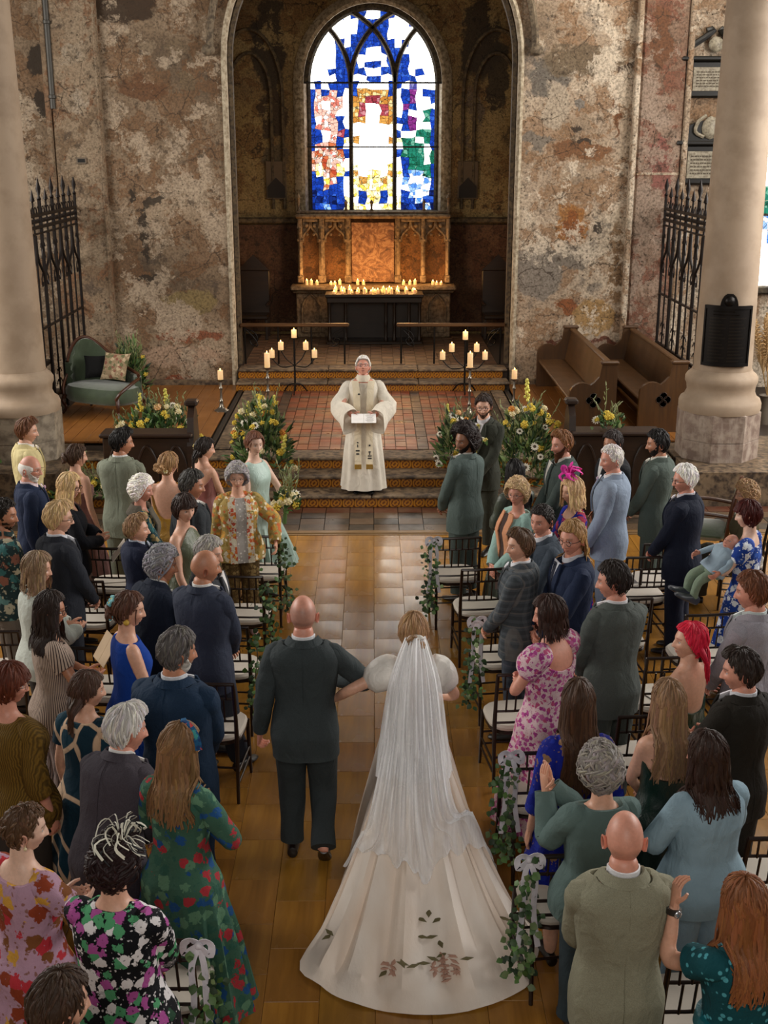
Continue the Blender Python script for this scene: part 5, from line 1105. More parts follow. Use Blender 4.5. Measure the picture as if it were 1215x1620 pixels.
person(970, 920, 1.80, 'm', 30, 78, 'young man with dark hair in a grey green suit turned to the aisle', skin='pink', hair='short:1f1714', top='suit:464c49', bot='3a403d', shirt='e8e6ea', arms='clasp', group=GR)
person(868, 972, 1.68, 'f', 48, 92, 'woman in a pink flowered dress with puff sleeves and arms folded', skin='pink', hair='bob:2c1a14:.12', top='dress:floral:e2c6cc:b04a90:c46aa0:9c3a80:b8507a:34', sleeve='puff', puff=.75, neck=(1.36, 1.43, 1.28), hem=.15, skirt=(.13, (.016, 11)), arms='fold', girth=1.15, group=GR, extra=hairflowers([(.02, -.07, .098), (.04, -.06, .09)], ['d8b03a', 'c89a2c'], .014, 'hair_clip'))
person(1090, 1015, 1.60, 'f', 38, 95, 'woman with bright red hair in an open backed bottle green dress', skin='fair', hair='pony:b41a34', top='dress:satin:123a2c', neck=(1.28, 1.30, 1.14), sleeve='none', arms='low', pitch=-6, group=GR, pos=None, hs=1.05)
person(1190, 937, 1.78, 'm', 40, 72, 'man with ginger brown hair in a light grey suit at the right edge', skin='pink', hair='short:5b3622', top='suit:8d8a92', shirt='d2dcda', group=GR, arms='clasp')
person(1172, 1062, 1.73, 'm', 32, 78, 'young man with dark curly top and undercut in a black jacket', skin='pink', hair='quiff:271d18', top='suit:19150f', shirt='dcdce2', group=GR, arms='hold')
person(915, 1112, 1.69, 'f', 8, -8, 'woman with long brown half up hair in an embroidered royal blue dress', skin='fair', hair='halfup:3a2619:.48', top='dress:floral:14218a:14218a:14218a:1e2f9c:8a6a50:18', sleeve='mid', neck=(1.42, 1.47, 1.46), hem=.62, skirt=(.14, (.014, 12)), shoe='0d0b0b', group=GR)
person(1058, 1110, 1.63, 'f', 10, 18, 'woman with long straight blonde hair in a dark green camisole dress', skin='fair', hair='long:735840:.40', top='dress:satin:0c2a22', neck=(1.30, 1.32, 1.18), sleeve='none', arms='clasp', group=GR, extra=lambda F, r, a: strap_lines(F, r, 'satin:0c2a22'))
person(1118, 1195, 1.66, 'f', 22, 52, 'woman with dark brown hair in a pale blue linen suit', skin='pink', hair='long:2a1a13:.24', top='cardigan:plain:8fa9b8', sleeve='long', bot='plain:8aa4b6', arms='fold', girth=1.12, group=GR)
person(950, 1217, 1.60, 'f', 12, 22, 'woman with short grey curls in a teal cardigan clapping', skin='fair', hair='curly:77716c', top='cardigan:plain:5f7471', sleeve='long', bot='43525a', arms=((-.20, .22, 1.28), (-.155, .25, 1.28)), hand_n={(-.20, .22, 1.28): ((-.05, .2, 1), (.95, .2, 0)), (-.155, .25, 1.28): ((-.12, .2, 1), (-.95, .1, 0))}, curl=.15, girth=1.12, group=GR)
person(988, 1327, 1.74, 'm', 4, -8, 'bald man with glasses in a pale sage suit at lower right', skin='pink', hair='bald:b09a8c', top='suit:7d7b68', bot='757360', shirt='ecebee', glasses=1, arms='clasp', girth=1.03, group=GR, front=False)
person(1178, 1432, 1.62, 'f', 18, 30, 'woman with long auburn hair in a teal polka dot dress raising one hand', skin='fair', hair='long:6f4428:.34', top='dress:dots:0e4a52:4fa0ac:26', sleeve='short', neck=(1.40, 1.46, 1.44), hem=.3, skirt=(.22, (.02, 12)), arms=((-.17, .24, 1.40), 'low'), girth=1.08, group=GR, extra=lambda F, r, a: belt_watch(F, r, a))
# ------------------------------------------------ the three people in the middle
def officiant_extra(F, root, arm):
    for sg in (-1, 1):                          # stole strips with gold fringe and dark emblems
        mb = MB(); xs = [sg*.03]*2+[sg*.035, sg*.045, sg*.05, sg*.06]; mb.rings(F.D(patch(F, [.42, .9, 1.15, 1.35, 1.43, 1.475], xs, [x+sg*.085 for x in xs], [.16, .055, .05, .05, .058, .066], 6, .008)))
        st = mb.build('stole', fabric('plain:eadcc0'), root)
        zz = .42*F.s; y = float(F.front(sg*.072, zz, .16))
        mb = MB()
        for k in range(9): x = sg*(.034+.0095*k); mb.tube(F.D([(x, y+.006, zz+.01), (x, y+.012, zz-.05)]), .005, 5)
        mb.build('gold_fringe', plain('gold_fringe', 'a07a22', .5), st)
        mb = MB()
        for z, w, hh in ((.505, .05, .016), (.535, .05, .014), (.57, .012, .05), (.585, .035, .010), (.665, .022, .022)) if sg < 0 else ((.56, .04, .018), (.60, .05, .018), (.66, .012, .04), (.70, .02, .016)):
            zz = z*F.s; o = np.interp(z, [.42, .9], [.16, .055]); y = float(F.front(sg*.075, zz, o)); mb.bbox(F.D(np.array([(sg*.075, y+.006, zz)]))[0], (w, .004, hh), .002)
        mb.build('emblem', plain('dark_embroidery', '2a2a30', .7), st, smooth=False)
    mb = MB(); a = np.linspace(PI, 2*PI, 22); Rg = [np.stack([np.cos(a)*r*F.s, np.sin(a)*r*.85*F.s-.012, np.full(22, z*F.s)], 1) for r, z in ((.115, 1.455), (.12, 1.47), (.085, 1.515), (.078, 1.505))]
    mb.rings(F.D(np.array(Rg).transpose(1, 0, 2))); mb.build('cowl', fabric('plain:e4d8c4'), root)
    mb = MB(); n = 26; a = np.arange(n)*2*PI/n; mb.rings(F.D(np.array([np.stack([np.cos(a)*r, np.sin(a)*r+.004, np.full(n, z)], 1) for r, z in ((.086, 1.43), (.088, 1.47), (.074, 1.512), (.066, 1.505))])), cap=(False, False)); mb.build('alb_collar', fabric('plain:e4d8c4'), root)
    mb = MB(); mb.ball(F.D(np.array([(-.055*-1, float(F.front(.055, 1.32*F.s, .055)), 1.32*F.s)]))[0], (.016, .006, .012), 8, 5); mb.build('brooch', plain('dark_brooch', '3a3a34', .4), root)
person(573, 594, 1.72, 'm', 181, 180, 'white haired officiant in a cream alb and stole reading on the steps', skin='pink', hair='short:cfcbc4', top='dress:plain:ebe2d2', neck=(1.44, 1.47, 1.47), sleeve=None, hem=.06, skirt=(.075, (.016, 10)), arms='book', glasses=1, pitch=-24, girth=1.12,
       pos=(-.13, 14.84, .15), extra=both(officiant_extra, paperheld('order_of_service', 'open white booklet held by the officiant', .30, .21, 'ece8e4', (0, .50, 1.06), -.35, 0, True)), shoe='100f10')
def wide_sleeves(F, root, arm, mat):
    for (S, E, Wr, a), sg in zip(arm, (-1, 1)):
        n = 22; full = catmull([(sg*.11, -.008, S[2]-.01), S+np.array((0, 0, .0)), S*.5+E*.5, E+np.array((sg*.03, 0, -.02)), E*.4+Wr*.6, Wr+np.array((0, .0, -.02))], n); t = np.linspace(0, 1, n)
        r = np.interp(t, [0, .2, .5, .75, 1], [.045, .072, .082, .092, .105]); Rg = tuberings(full, r, 18); Rg[..., 2] -= ((.17*sst(.45, 1, t))[:, None])*(Rg[..., 2] < full[:, 2][:, None]); cen = full[:, None]
        Rg = cen+(Rg-cen)*(1+.06*sines(Rg, 26, 5+int(sg))[..., None]); inn = cen[-1]+(Rg[-1]-cen[-1])*.93
        mb = MB(); mb.rings(F.D(np.concatenate([Rg, inn[None], (inn+(full[-3]-full[-1]))[None]])), cap=(True, True)); mb.build('sleeve', mat, root)
ARMO = None
_of = [o for o in COL.objects if o.name.startswith('person') and o.get('label', '').startswith('white haired officiant')][0]
F_ = Fig(1.72, 'm', 1.12); L1_, L2_ = .295*F_.s, .262*F_.s; arm_ = []
for sg in (-1, 1):
    S_ = np.array((sg*.172*F_.s*1.08, -.012, 1.39*F_.s)); t_ = np.array((sg*.165, .36, 1.10))*np.array((1, 1, F_.s)); E_, W_ = ik(S_, t_, L1_, L2_, (sg*.9, -.4, -.2)); arm_.append((S_, E_, W_, 'book'))
wide_sleeves(F_, _of, arm_, fabric('plain:ebe2d2'))
# father of the bride walking on the bride's left
FF, rf, af = person(480, 972, 1.80, 'm', 0, 2, 'bald man in a dark green suit walking the bride up the aisle', skin='pink', hair='shaved:6a5a52', top='suit:32393b', bot='2a3032', shirt='e6e8ec', girth=1.04, pitch=-2, front=False, shoe='1a1210',
       arms=((-.29, .05, .86), (.20, .24, 1.14)), curl=.75, legs=[((-.10, .09, .50), (-.10, .06, .072)), ((.10, .07, .48), (.11, -.20, .17))], pose=.75, pos=(-.43, 6.76, 0), buttonhole='e8e2b0,f0ead0')
# the bride
def bride_extra(F, root, arm):
    c = np.array(root.location); 
    silk = fabric('bridal:efe4d6'); Wl = lambda u, v, z: (np.array(atz(u, v, z))-c)
    out = [(600, 1225), (575, 1290), (548, 1370), (520, 1450), (473, 1525), (508, 1560), (545, 1582), (610, 1600), (690, 1606), (770, 1592), (826, 1566), (842, 1548), (838, 1532), (851, 1512), (850, 1474), (815, 1440), (775, 1400), (748, 1330), (726, 1250)]
    P = np.array([Wl(u, v, .012) for u, v in out]); P = catmull(P, 70)
    fr = [(.34*math.cos(a), .10+.34*math.sin(a), .012) for a in np.linspace(0, PI, 26)]
    hemp = np.concatenate([P, np.array(fr)]); n = len(hemp)
    ang = np.unwrap(np.arctan2(hemp[:, 1]-.0, hemp[:, 0]+.0))
    wz = 1.10*F.s; th = ang; waist = F.surf(th, np.full(n, wz), .022)
    t = np.linspace(0, 1, 46); Rg = []
    dist = np.linalg.norm(hemp[:, :2]-waist[:, :2], axis=1)
    pw = 1.05+1.15*np.clip((dist-.3)/1.2, 0, 1.2)
    for k in t:
        xy = waist[:, :2]+(hemp[:, :2]-waist[:, :2])*(k**(1.0+.0*pw))[..., None] if False else waist[:, :2]+(hemp[:, :2]-waist[:, :2])*k
        z = .012+(wz-.012)*(1-k)**pw; V = np.concatenate([xy, z[:, None]], 1)
        rad = hemp-waist; rad[:, 2] = 0; rad /= np.linalg.norm(rad, axis=1)[:, None]
        amp = .030*sst(.02, .5, k)*sst(1.0, .85, k)+.006
        f = np.sin(np.arange(n)*2*PI/n*17+1.2*math.sin(3*k))+.5*np.sin(np.arange(n)*2*PI/n*31+2*k); V[:, 2] += amp*.9*f*sst(0, .2, k); V += rad*(amp*.4*f)[:, None]; V[:, 2] = np.maximum(V[:, 2], .008+.012*sst(.6, 1, 1-k)+.010*(1+f)*.5*(k < 1)); Rg.append(V)
    mb = MB(); mb.rings(np.array(Rg), cap=(False, False)); mb.build('skirt', silk, root)
    # sprays of embroidered flowers lying on the train
    R_ = np.array(Rg); eb = MB(); lf = MB(); g = random.Random(4)
    def onskirt(u, v):
        d = np.array(ray(u, v)); best = None
        flat = R_.reshape(-1, 3)+c; cam_ = np.array((0, 0, CAMZ)); w = flat-cam_; dn = d/np.linalg.norm(d); tt = w@dn; dd = np.linalg.norm(w-tt[:, None]*dn, axis=1)+(tt > tt[np.argmin(np.linalg.norm(w-tt[:, None]*dn, axis=1))]+.3)*9; return R_.reshape(-1, 3)[np.argmin(dd)]
    def leaf(m, u, v, a, ln, wd, col):
        p = onskirt(u, v)+np.array((0, 0, .016)); d = np.array((math.cos(a), math.sin(a), 0)); q = np.array((-math.sin(a), math.cos(a), 0))
        m.add([p-d*ln*.5, p+q*wd*.5, p+d*ln*.5, p-q*wd*.5, p+np.array((0, 0, .006))], [(0, 1, 4), (1, 2, 4), (2, 3, 4), (3, 0, 4)], np.array(lin(col)))
    for u, v, a in ((678, 1445, 1.5), (670, 1462, 2.4), (690, 1463, .8), (684, 1482, .3), (668, 1482, 2.9), (692, 1498, 1.8), (640, 1532, 2.7), (660, 1528, .4), (632, 1524, 1.8), (700, 1512, .6), (690, 1520, 2.6), (735, 1520, .2), (668, 1530, 0), (812, 1458, .2), (800, 1452, 2.6), (822, 1465, .4), (515, 1485, .7), (524, 1480, 2.2), (612, 1545, .9)): leaf(lf, u, v, a, .085, .034, '6b6240')
    for u, v in ((712, 1528), (705, 1522), (722, 1535), (700, 1540), (620, 1540), (612, 1530), (715, 1545), (692, 1532)):
        for k in range(6): leaf(eb, u+g.uniform(-12, 12), v+g.uniform(-6, 6), k*1.05+g.random(), .075, .026, 'b98f7c')
    lf.build('embroidered_leaves', M_vc(), root, kind='stuff'); eb.build('embroidered_petals', M_vc(), root, kind='stuff')
    # bodice with beads, veil in two layers
    b = NB('veil_tulle'); tr = b.n('BsdfTransparent'); df = b.n('BsdfDiffuse', {0: (.97, .97, .98, 1)}); tl = b.n('BsdfTranslucent', {0: (.8, .8, .82, 1)}); a_ = b.n('AddShader', {0: df, 1: tl}); lw = b.n('LayerWeight', {0: .35}, 'Facing')
    zf_ = b.ramp(b.n('SeparateXYZ', {0: b.obj()}, 2), [(.15, .30), (.75, 1.0)]); mx = b.n('MixShader', {0: b.math('MULTIPLY', zf_, b.math('ADD', b.math('MULTIPLY', lw, .5), b.math('MULTIPLY', b.ramp(b.noise(b.obj((9, 1.0, 1.0)), 2.2, 3), [(.3, .30), (.7, .80)]), 1.0), True)), 1: tr, 2: df}); b.t.links.new(mx, b.t.nodes['Material Output'].inputs[0])
    comb = F.H(np.array([(0, -.122, .004)]))[0]
    def veil(name, path_l, path_r, path_c, m_=60, k_=40, amp=.02, waves=9):
        Lp, Rp, Cp = catmull(path_l, k_), catmull(path_r, k_), catmull(path_c, k_); sgrid = np.linspace(-1, 1, m_); rows = []
        for i in range(k_):
            tt = i/(k_-1); q = sgrid[:, None]; V = np.where(q < 0, Cp[i]+(Lp[i]-Cp[i])*(-q), Cp[i]+(Rp[i]-Cp[i])*q)
            V = V+(Cp[i]-(Lp[i]+Rp[i])/2)*0; f = np.sin(sgrid*PI*waves+.8*math.sin(4*tt))+.5*np.sin(sgrid*PI*(waves*1.9)+1+2*tt); V[:, 1] -= amp*(.25+tt)*f*1.0; V[:, 2] += .6*amp*f*tt; V[:, 2] = np.maximum(V[:, 2], .03+.012*(f+1.5)); rows.append(V)
        V = np.array(rows).reshape(-1, 3); SK = R_.reshape(-1, 3); ZZ = np.zeros(len(V))
        for q in range(0, len(V), 400):
            d = ((V[q:q+400, None, :2]-SK[None, :, :2])**2).sum(-1); w = np.argsort(d, 1)[:, :4]; ZZ[q:q+400] = np.where(d.min(1) < .05, SK[w, 2].max(1), 0)
        def smooth(A, it):
            for _ in range(it): B = np.pad(A, 1, mode='edge'); A = (B[1:-1, 1:-1]*2+B[:-2, 1:-1]+B[2:, 1:-1]+B[1:-1, :-2]+B[1:-1, 2:])/6
            return A
        ZS = np.maximum(ZZ, smooth(ZZ.reshape(k_, m_), 6).ravel()); Z0 = V[:, 2]; low = np.maximum(ZS+.030-Z0, 0); V[:, 2] = Z0+np.maximum(smooth(low.reshape(k_, m_), 5).ravel(), low*.9)
        mb = MB(); mb.add(V, gridf(k_, m_, False)); mb.build(name, b.m, root)
    bk = lambda z, o=.07: -.115-o
    veil('veil', [comb+(-.05, 0, 0), (-.12, bk(1.4), 1.38), (-.17, bk(1.1, .12), 1.05), (-.26, -.45, .68), Wl(565, 1370, .28), Wl(543, 1428, .05)],
         [comb+(.05, 0, 0), (.12, bk(1.4), 1.38), (.17, bk(1.1, .12), 1.05), (.24, -.45, .66), Wl(770, 1340, .25), Wl(793, 1412, .05)],
         [comb+(0, -.03, .01), (0, -.22, 1.38), (0, -.30, 1.05), (0, -.55, .68), Wl(668, 1400, .34), Wl(668, 1438, .16)], 80, 46, .020, 10)
    veil('short_veil', [comb+(-.06, .02, .0), (-.15, bk(1.4, .05), 1.36), (-.21, bk(1.1, .10), 1.0), (-.235, -.28, .78)], [comb+(.06, .02, 0), (.15, bk(1.4, .05), 1.36), (.20, bk(1.1, .10), 1.0), (.235, -.28, .76)], [comb+(0, -.045, .015), (0, -.26, 1.36), (0, -.36, 1.0), (0, -.40, .80)], 60, 30, .022, 8)
    mb = MB(); mb.ball(comb+np.array((0, -.01, .0)), (.05, .025, .022), 12, 6); mb.build('veil_comb', fabric('plain:eeeae2'), root)
    mb = MB(); g = random.Random(8)
    for k in range(70): a = g.uniform(PI*1.05, PI*1.95); z = g.uniform(.5, 1.2)*F.s; p = F.surf(np.array([a]), np.array([max(z, .9*F.s)]), .03)[0]; mb.ball(p, .0065, 5, 3)
    mb.build('beads', plain('silver_bead', 'c8c4bc', .25, .7), root, kind='stuff')
b = NB('cloth_bridal'); _o = b.obj(); b.set(Base_Color=b.mix(b.ramp(b.noise(b.obj((1.6, .7, 1)), 2.2, 3), [(.2, 0.0), (.75, 1.0)]), 'dcc6b2', 'f2e9e0'), Roughness=.5); b.bump(b.noise(b.obj((2, 1, 1)), 7, 4), .25, .03); MATS['bridal:efe4d6'] = b.m
MATS['satin:bride'] = fabric('satin:ece7e0')
FB, rb, ab = person(652, 1003, 1.70, 'f', 0, 4, 'bride in a puff sleeved gown with a long veil and train', skin='fair', hair='bun:8a6a4a', top='dress:satin:bride', neck=(1.33, 1.40, 1.12), sleeve='puff', puff=1.0, hem=.86, skirt=(.02, (0, 3)),
       arms=((-.50, .10, 1.10), (.12, .30, 1.02)), pos=(.24, 6.70, 0), extra=bride_extra, shoe='e8e4dc')
bpy.data.materials['cloth_satin_bride'] if False else None
# ------------------------------------------------ reredos, altar table, candles
M_rer = stonemat('reredos_stone', '7a6650', '9a8466', '5e4c38', 3, .75)
M_slab = NB('figured_marble_slab'); _c = M_slab.obj(); _f = M_slab.noise(_c, 4, 8, .7, 2.2)
M_slab.set(Base_Color=M_slab.ramp(_f, [(.35, '5a3a22'), (.5, '9a6a42'), (.56, 'c09468'), (.7, '6e4628')]), Roughness=.5); M_slab = M_slab.m
M_ndark = plaster('niche_back_plaster', ['4a3018', '6a4524', '7d5630', '8a6238', '3a2412', '2a1a0c'], ())
YR = 24.02
rr = thing('reredos', 'carved stone reredos with four niches below the coloured window', 'altar screen', (0, YR, .75))
def RX(u): return aty(u, 400, YR).x
def RZ(v): return aty(590, v, YR).z-.75
def part(mb, name, mat, parent, **k): return mb.build(name, mat, parent, **k)
zt_, zs_ = RZ(344), RZ(447)
mb = MB(); mb.bbox((0, .10, (zt_+zs_)/2), (RX(710)-RX(472), .12, zt_-zs_), .01); part(mb, 'back_panel', M_ndark, rr, smooth=False)
for u0, u1 in ((471, 480), (504, 515), (546, 556), (624, 634), (665, 673), (704, 712)):
    mb = MB(); x0, x1 = RX(u0), RX(u1); xm = (x0+x1)/2; w = x1-x0
    mb.bbox((xm, -.04, (zt_+zs_)/2), (w*.8, .20, zt_-zs_), .02); mb.bbox((xm, -.10, zs_+.08), (w*1.1, .14, .16), .02); mb.bbox((xm, -.10, zt_-.42), (w*1.05, .14, .06), .015); mb.tube([(xm, -.15, zs_+.16), (xm, -.15, zt_-.2)], w*.22, 8)
    mb.prism([(xm-w*.5, zt_-.2), (xm+w*.5, zt_-.2), (xm, zt_+.12)], -.13, .0); part(mb, 'buttress', M_rer, rr)
mb = MB(); x0, x1 = RX(556), RX(624); mb.bbox(((x0+x1)/2, .0, (zt_+zs_)/2-.04), (x1-x0, .06, zt_-zs_-.1), .01); part(mb, 'marble_slab', M_slab, rr, smooth=False)
for u0, u1 in ((480, 504), (515, 546), (634, 665), (673, 704)):            # niches: cusped ogee heads
    x0, x1 = RX(u0), RX(u1); xm = (x0+x1)/2; w = x1-x0; mb = MB(); zb = zt_-.42
    for sg in (-1, 1):
        pts = catmull([(xm+sg*w*.5, -.06, zb-.05), (xm+sg*w*.46, -.06, zb+.08), (xm+sg*w*.24, -.06, zb+.17), (xm+sg*w*.06, -.06, zb+.24), (xm, -.06, zb+.36)], 14); mb.tube(pts, .022, 6)
        mb.ball((xm+sg*w*.22, -.06, zb+.10), .03, 8, 5); mb.ball((xm+sg*w*.26, -.06, zb+.27), .045, 8, 5); mb.prism([(xm+sg*w*.5, zb+.02), (xm+sg*w*.5, zt_-.05), (xm+sg*w*.12, zt_-.05), (xm+sg*w*.20, zb+.26)], -.02, .02)
    mb.bbox((xm, -.04, zt_-.05), (w, .10, .06), .01); part(mb, 'niche_head', M_rer, rr)
mb = MB(); mb.bbox((0, -.04, zt_+.03), (RX(714)-RX(470), .26, .09), .03); mb.bbox((0, -.02, zt_+.10), (RX(712)-RX(472), .20, .05), .02); part(mb, 'cornice', M_rer, rr)
for u in (474, 548, 588, 670, 708):
    mb = MB(); x = RX(u); hgt = .36 if u in (474, 708) else .24; mb.lathe([(.035, zt_+.1), (.04, zt_+.14), (.022, zt_+.17), (.026, zt_+.1+hgt*.7), (.04, zt_+.1+hgt*.75), (.004, zt_+.1+hgt)], (x, -.02, 0), 8); part(mb, 'pinnacle', M_rer, rr)
mb = MB(); mb.bbox((0, -.22, zs_-.06), (RX(720)-RX(460), .62, .10), .03); mb.bbox((0, -.18, zs_-.13), (RX(716)-RX(464), .5, .05), .015); part(mb, 'shelf', M_rer, rr)
mb = MB(); mb.bbox((0, -.10, (zs_-.15)/2), (RX(712)-RX(468), .34, zs_-.15), .02); part(mb, 'base', M_rer, rr, smooth=False)
for u0, u1 in ((478, 506), (676, 704)):
    mb = MB(); x0, x1 = RX(u0), RX(u1); xm = (x0+x1)/2; w = x1-x0; pts = [(xm-w*.5, -.29, .12), (xm-w*.5, -.29, .62), (xm-w*.3, -.29, .76), (xm, -.29, .86), (xm+w*.3, -.29, .76), (xm+w*.5, -.29, .62), (xm+w*.5, -.29, .12), (xm-w*.5, -.29, .12)]; mb.tube(pts, .025, 6); mb.bbox((xm, -.265, .45), (w*.85, .02, .6), .005); part(mb, 'arched_panel', M_rer, rr)
# altar table
TA = 23.15; at_ = thing('altar_table', 'dark open altar table crowded with lit candles', 'table', (.02, TA, .75)); MW = woodmat('altar_dark_oak', '1d120a', '33210f', .4, 'x')
mb = MB(); mb.bbox((0, 0, .92), (1.86, .62, .06), .012); mb.bbox((0, 0, .84), (1.80, .56, .10), .01); mb.build('table_top', MW, at_, smooth=False)
for x in (-.86, -.55, .22, .38, .66, .86):
    for y in ((-.24, .24) if abs(x) > .8 else (-.22,)):
        mb = MB(); mb.lathe([(.035, .06), (.045, .10), (.028, .14), (.026, .35), (.04, .40), (.026, .45), (.028, .74), (.04, .79)], (x, y, 0), 10); mb.build('leg', MW, at_)
mb = MB(); mb.bbox((0, 0, .03), (1.84, .6, .06), .015); mb.build('plinth', MW, at_, smooth=False)
mb = MB(); mb.bbox((0, .2, .45), (1.7, .02, .78), .005); mb.build('back_board', MW, at_, smooth=False)
M_wax = NB('candle_wax'); M_wax.set(Base_Color=L4('ead9b4'), Roughness=.5, Emission_Color=L4('ffb560'), Emission_Strength=.35); M_wax.put(M_wax.b.inputs['Subsurface Weight'], .3); M_wax = M_wax.m
M_fl = emit('candle_flame', 'ffc060', 22); M_wick = plain('wick', '1a1410', .9)
cnd = {}
def candle_proto(r, h):
    k = (r, h)
    if k not in cnd:
        a = MB(); a.lathe([(r*.96, 0), (r, .004), (r, h-.006), (r*.9, h), (r*.55, h-.008), (.002, h-.012)], sides=14); f = MB(); f.lathe([(.001, h+.0), (.006, h+.006), (.008, h+.012), (.005, h+.022), (.0008, h+.032)], sides=8)
        cnd[k] = (a.mesh('wax', M_wax), f.mesh('flame', M_fl))
    return cnd[k]
def candle(p, r, h, label, group):
    a, f = candle_proto(r, h); o = thing('candle', label, 'candle', p, 0, group); link('wax', a, o); link('flame', f, o); return o
g = random.Random(5)
ORD = ['first', 'second', 'third', 'fourth', 'fifth', 'sixth', 'seventh', 'eighth', 'ninth', 'tenth', 'eleventh', 'twelfth']
for row, y, nc in (('front', -.21, 12), ('middle', -.02, 11), ('back', .17, 11)):
    for k in range(nc):
        x = -.84+1.68*(k+.5)/nc+g.uniform(-.03, .03); r, h = g.choice([(.028, .05), (.032, .08), (.036, .045), (.03, .10)])
        candle((.02+x, TA+y+g.uniform(-.04, .04), .75+.951), r, h, 'small lit candle, %s from the left in the %s row on the altar table' % (ORD[k], row), 'candles on the altar table')
for us, nm in (((486, 493, 502), 'outer left niche'), ((524, 530, 538), 'inner left niche'), ((566, 575), 'central marble slab'), ((638, 648, 656), 'inner right niche'), ((684, 690, 697), 'outer right niche')):
    for k, u in enumerate(us): candle((RX(u), YR-.34, .75+zs_-.009), .03, g.choice([.05, .07, .09]), '%s lit candle from the left on the shelf below the %s' % (ORD[k], nm), 'candles on the reredos shelf')
def plight(name, p, e, rad=.08):
    l = bpy.data.lights.new(name, 'POINT'); l.energy = e; l.color = (1, .52, .18); l.shadow_soft_size = rad; o = bpy.data.objects.new(name, l); COL.objects.link(o); o.location = p
for x in (-.6, 0, .6): plight('altar_candle_glow', (x, TA-.05, 2.05), 16, .2)
for x in (RX(492), RX(531), RX(648), RX(690)): plight('shelf_candle_glow', (x, YR-.33, .75+zs_+.22), 5, .08)
M_iron = plain('dark_iron', '15110e', .5, .6)
def candelabrum(u, v, lab):
    p = aty(u, v, 20.05); t = thing('candelabrum', 'five branched iron candelabrum '+lab, 'candelabrum', (p.x, p.y-.35, .45)); mb = MB(); H = p.z-.45-.14
    mb.tube([(0, 0, .04), (0, 0, H)], .016, 8); mb.build('stem', M_iron, t)
    for a in range(3): mb = MB(); q = a*2.094+.5; mb.tube(catmull([(0, 0, .16), (.12*math.cos(q), .12*math.sin(q), .13), (.22*math.cos(q), .22*math.sin(q), .012)], 8), .012, 6); mb.build('foot', M_iron, t)
    for dx, dz, nm in ((-.37, -.33, 'lower left'), (-.22, -.20, 'upper left'), (0, 0, 'topmost middle'), (.19, -.20, 'upper right'), (.33, -.33, 'lower right')):
        mb = MB(); mb.tube(catmull([(0, 0, H-.45), (dx*.6, 0, H+dz-.14), (dx, 0, H+dz)], 10), .010, 6); mb.lathe([(.01, H+dz-.01), (.05, H+dz), (.055, H+dz+.012), (.0, H+dz+.008)], (dx, 0, 0), 12); mb.build('branch', M_iron, t)
        candle((p.x+dx, p.y-.35, .45+H+dz+.012), .045, .13, nm+' lit pillar candle of the iron candelabrum '+lab, 'pillar candles on the candelabrum '+lab)
    plight('candelabrum_glow', (p.x, p.y-.42, .45+H+.25), 5)
candelabrum(467, 517, 'left of the steps'); candelabrum(734, 520, 'right of the steps')
M_sil = plain('aged_silver', '8a8276', .3, .85)
for u, vb, vt, lab in ((351, 645, 601, 'far left, outer of the left pair'), (425, 650, 582, 'left, inner and taller of the left pair'), (742, 650, 582, 'right, inner and taller of the right pair'), (812, 645, 600, 'far right, outer of the right pair')):
    b0 = atz(u, vb+8, .45); top = aty(u, vt, b0.y); H = top.z-.45; t = thing('candlestick', 'tall turned silver candlestick '+lab, 'candlestick', (b0.x, b0.y, .465)); mb = MB()
    mb.lathe([(.11, 0), (.11, .03), (.06, .06), (.035, .09), (.03, .14)], sides=16); mb.build('foot', M_sil, t)
    mb = MB(); prof = []; z = .14
    while z < H-.10: prof += [(.020, z), (.034, z+.03), (.020, z+.06), (.017, z+.15)]; z += .2
    prof += [(.03, H-.04), (.06, H-.02), (.065, H-.005), (.01, H-.008)]; mb.lathe(prof, sides=14); mb.build('stem', M_sil, t)
    candle((b0.x, b0.y, .465+H-.008), .042, .22 if abs(u-590) < 200 else .14, 'white lit pillar candle on the silver candlestick '+lab, None)
# communion rails and step-end ironwork
M_railw = woodmat('rail_oak', '4a3018', '6e4a26', .4, 'x')
for x0, x1, lab in ((-2.3, -.42, 'left'), (.40, 2.28, 'right')):
    t = thing('communion_rail', 'low wooden rail on thin iron posts, '+lab+' of the altar steps', 'rail', ((x0+x1)/2, 20.75, .75)); w = x1-x0
    mb = MB(); mb.bbox((0, 0, .68), (w, .09, .06), .015); mb.build('handrail', M_railw, t, smooth=False)
    for k in range(4):
        x = -w/2+.08+k*(w-.16)/3; mb = MB(); mb.tube([(x, 0, 0), (x, 0, .66)], .016, 6); mb.build('post', M_iron, t)
        if k in (0, 3):
            mb = MB(); s = 1 if k == 0 else -1
            for a in (0, 1): mb.tube(catmull([(x, 0, .62), (x+s*.16, 0, .56-.1*a), (x+s*.22, 0, .42-.1*a), (x+s*.12, 0, .34), (x+s*.08, 0, .42), (x+s*.14, 0, .45)], 14), .009, 5)
            mb.build('scroll', M_iron, t)
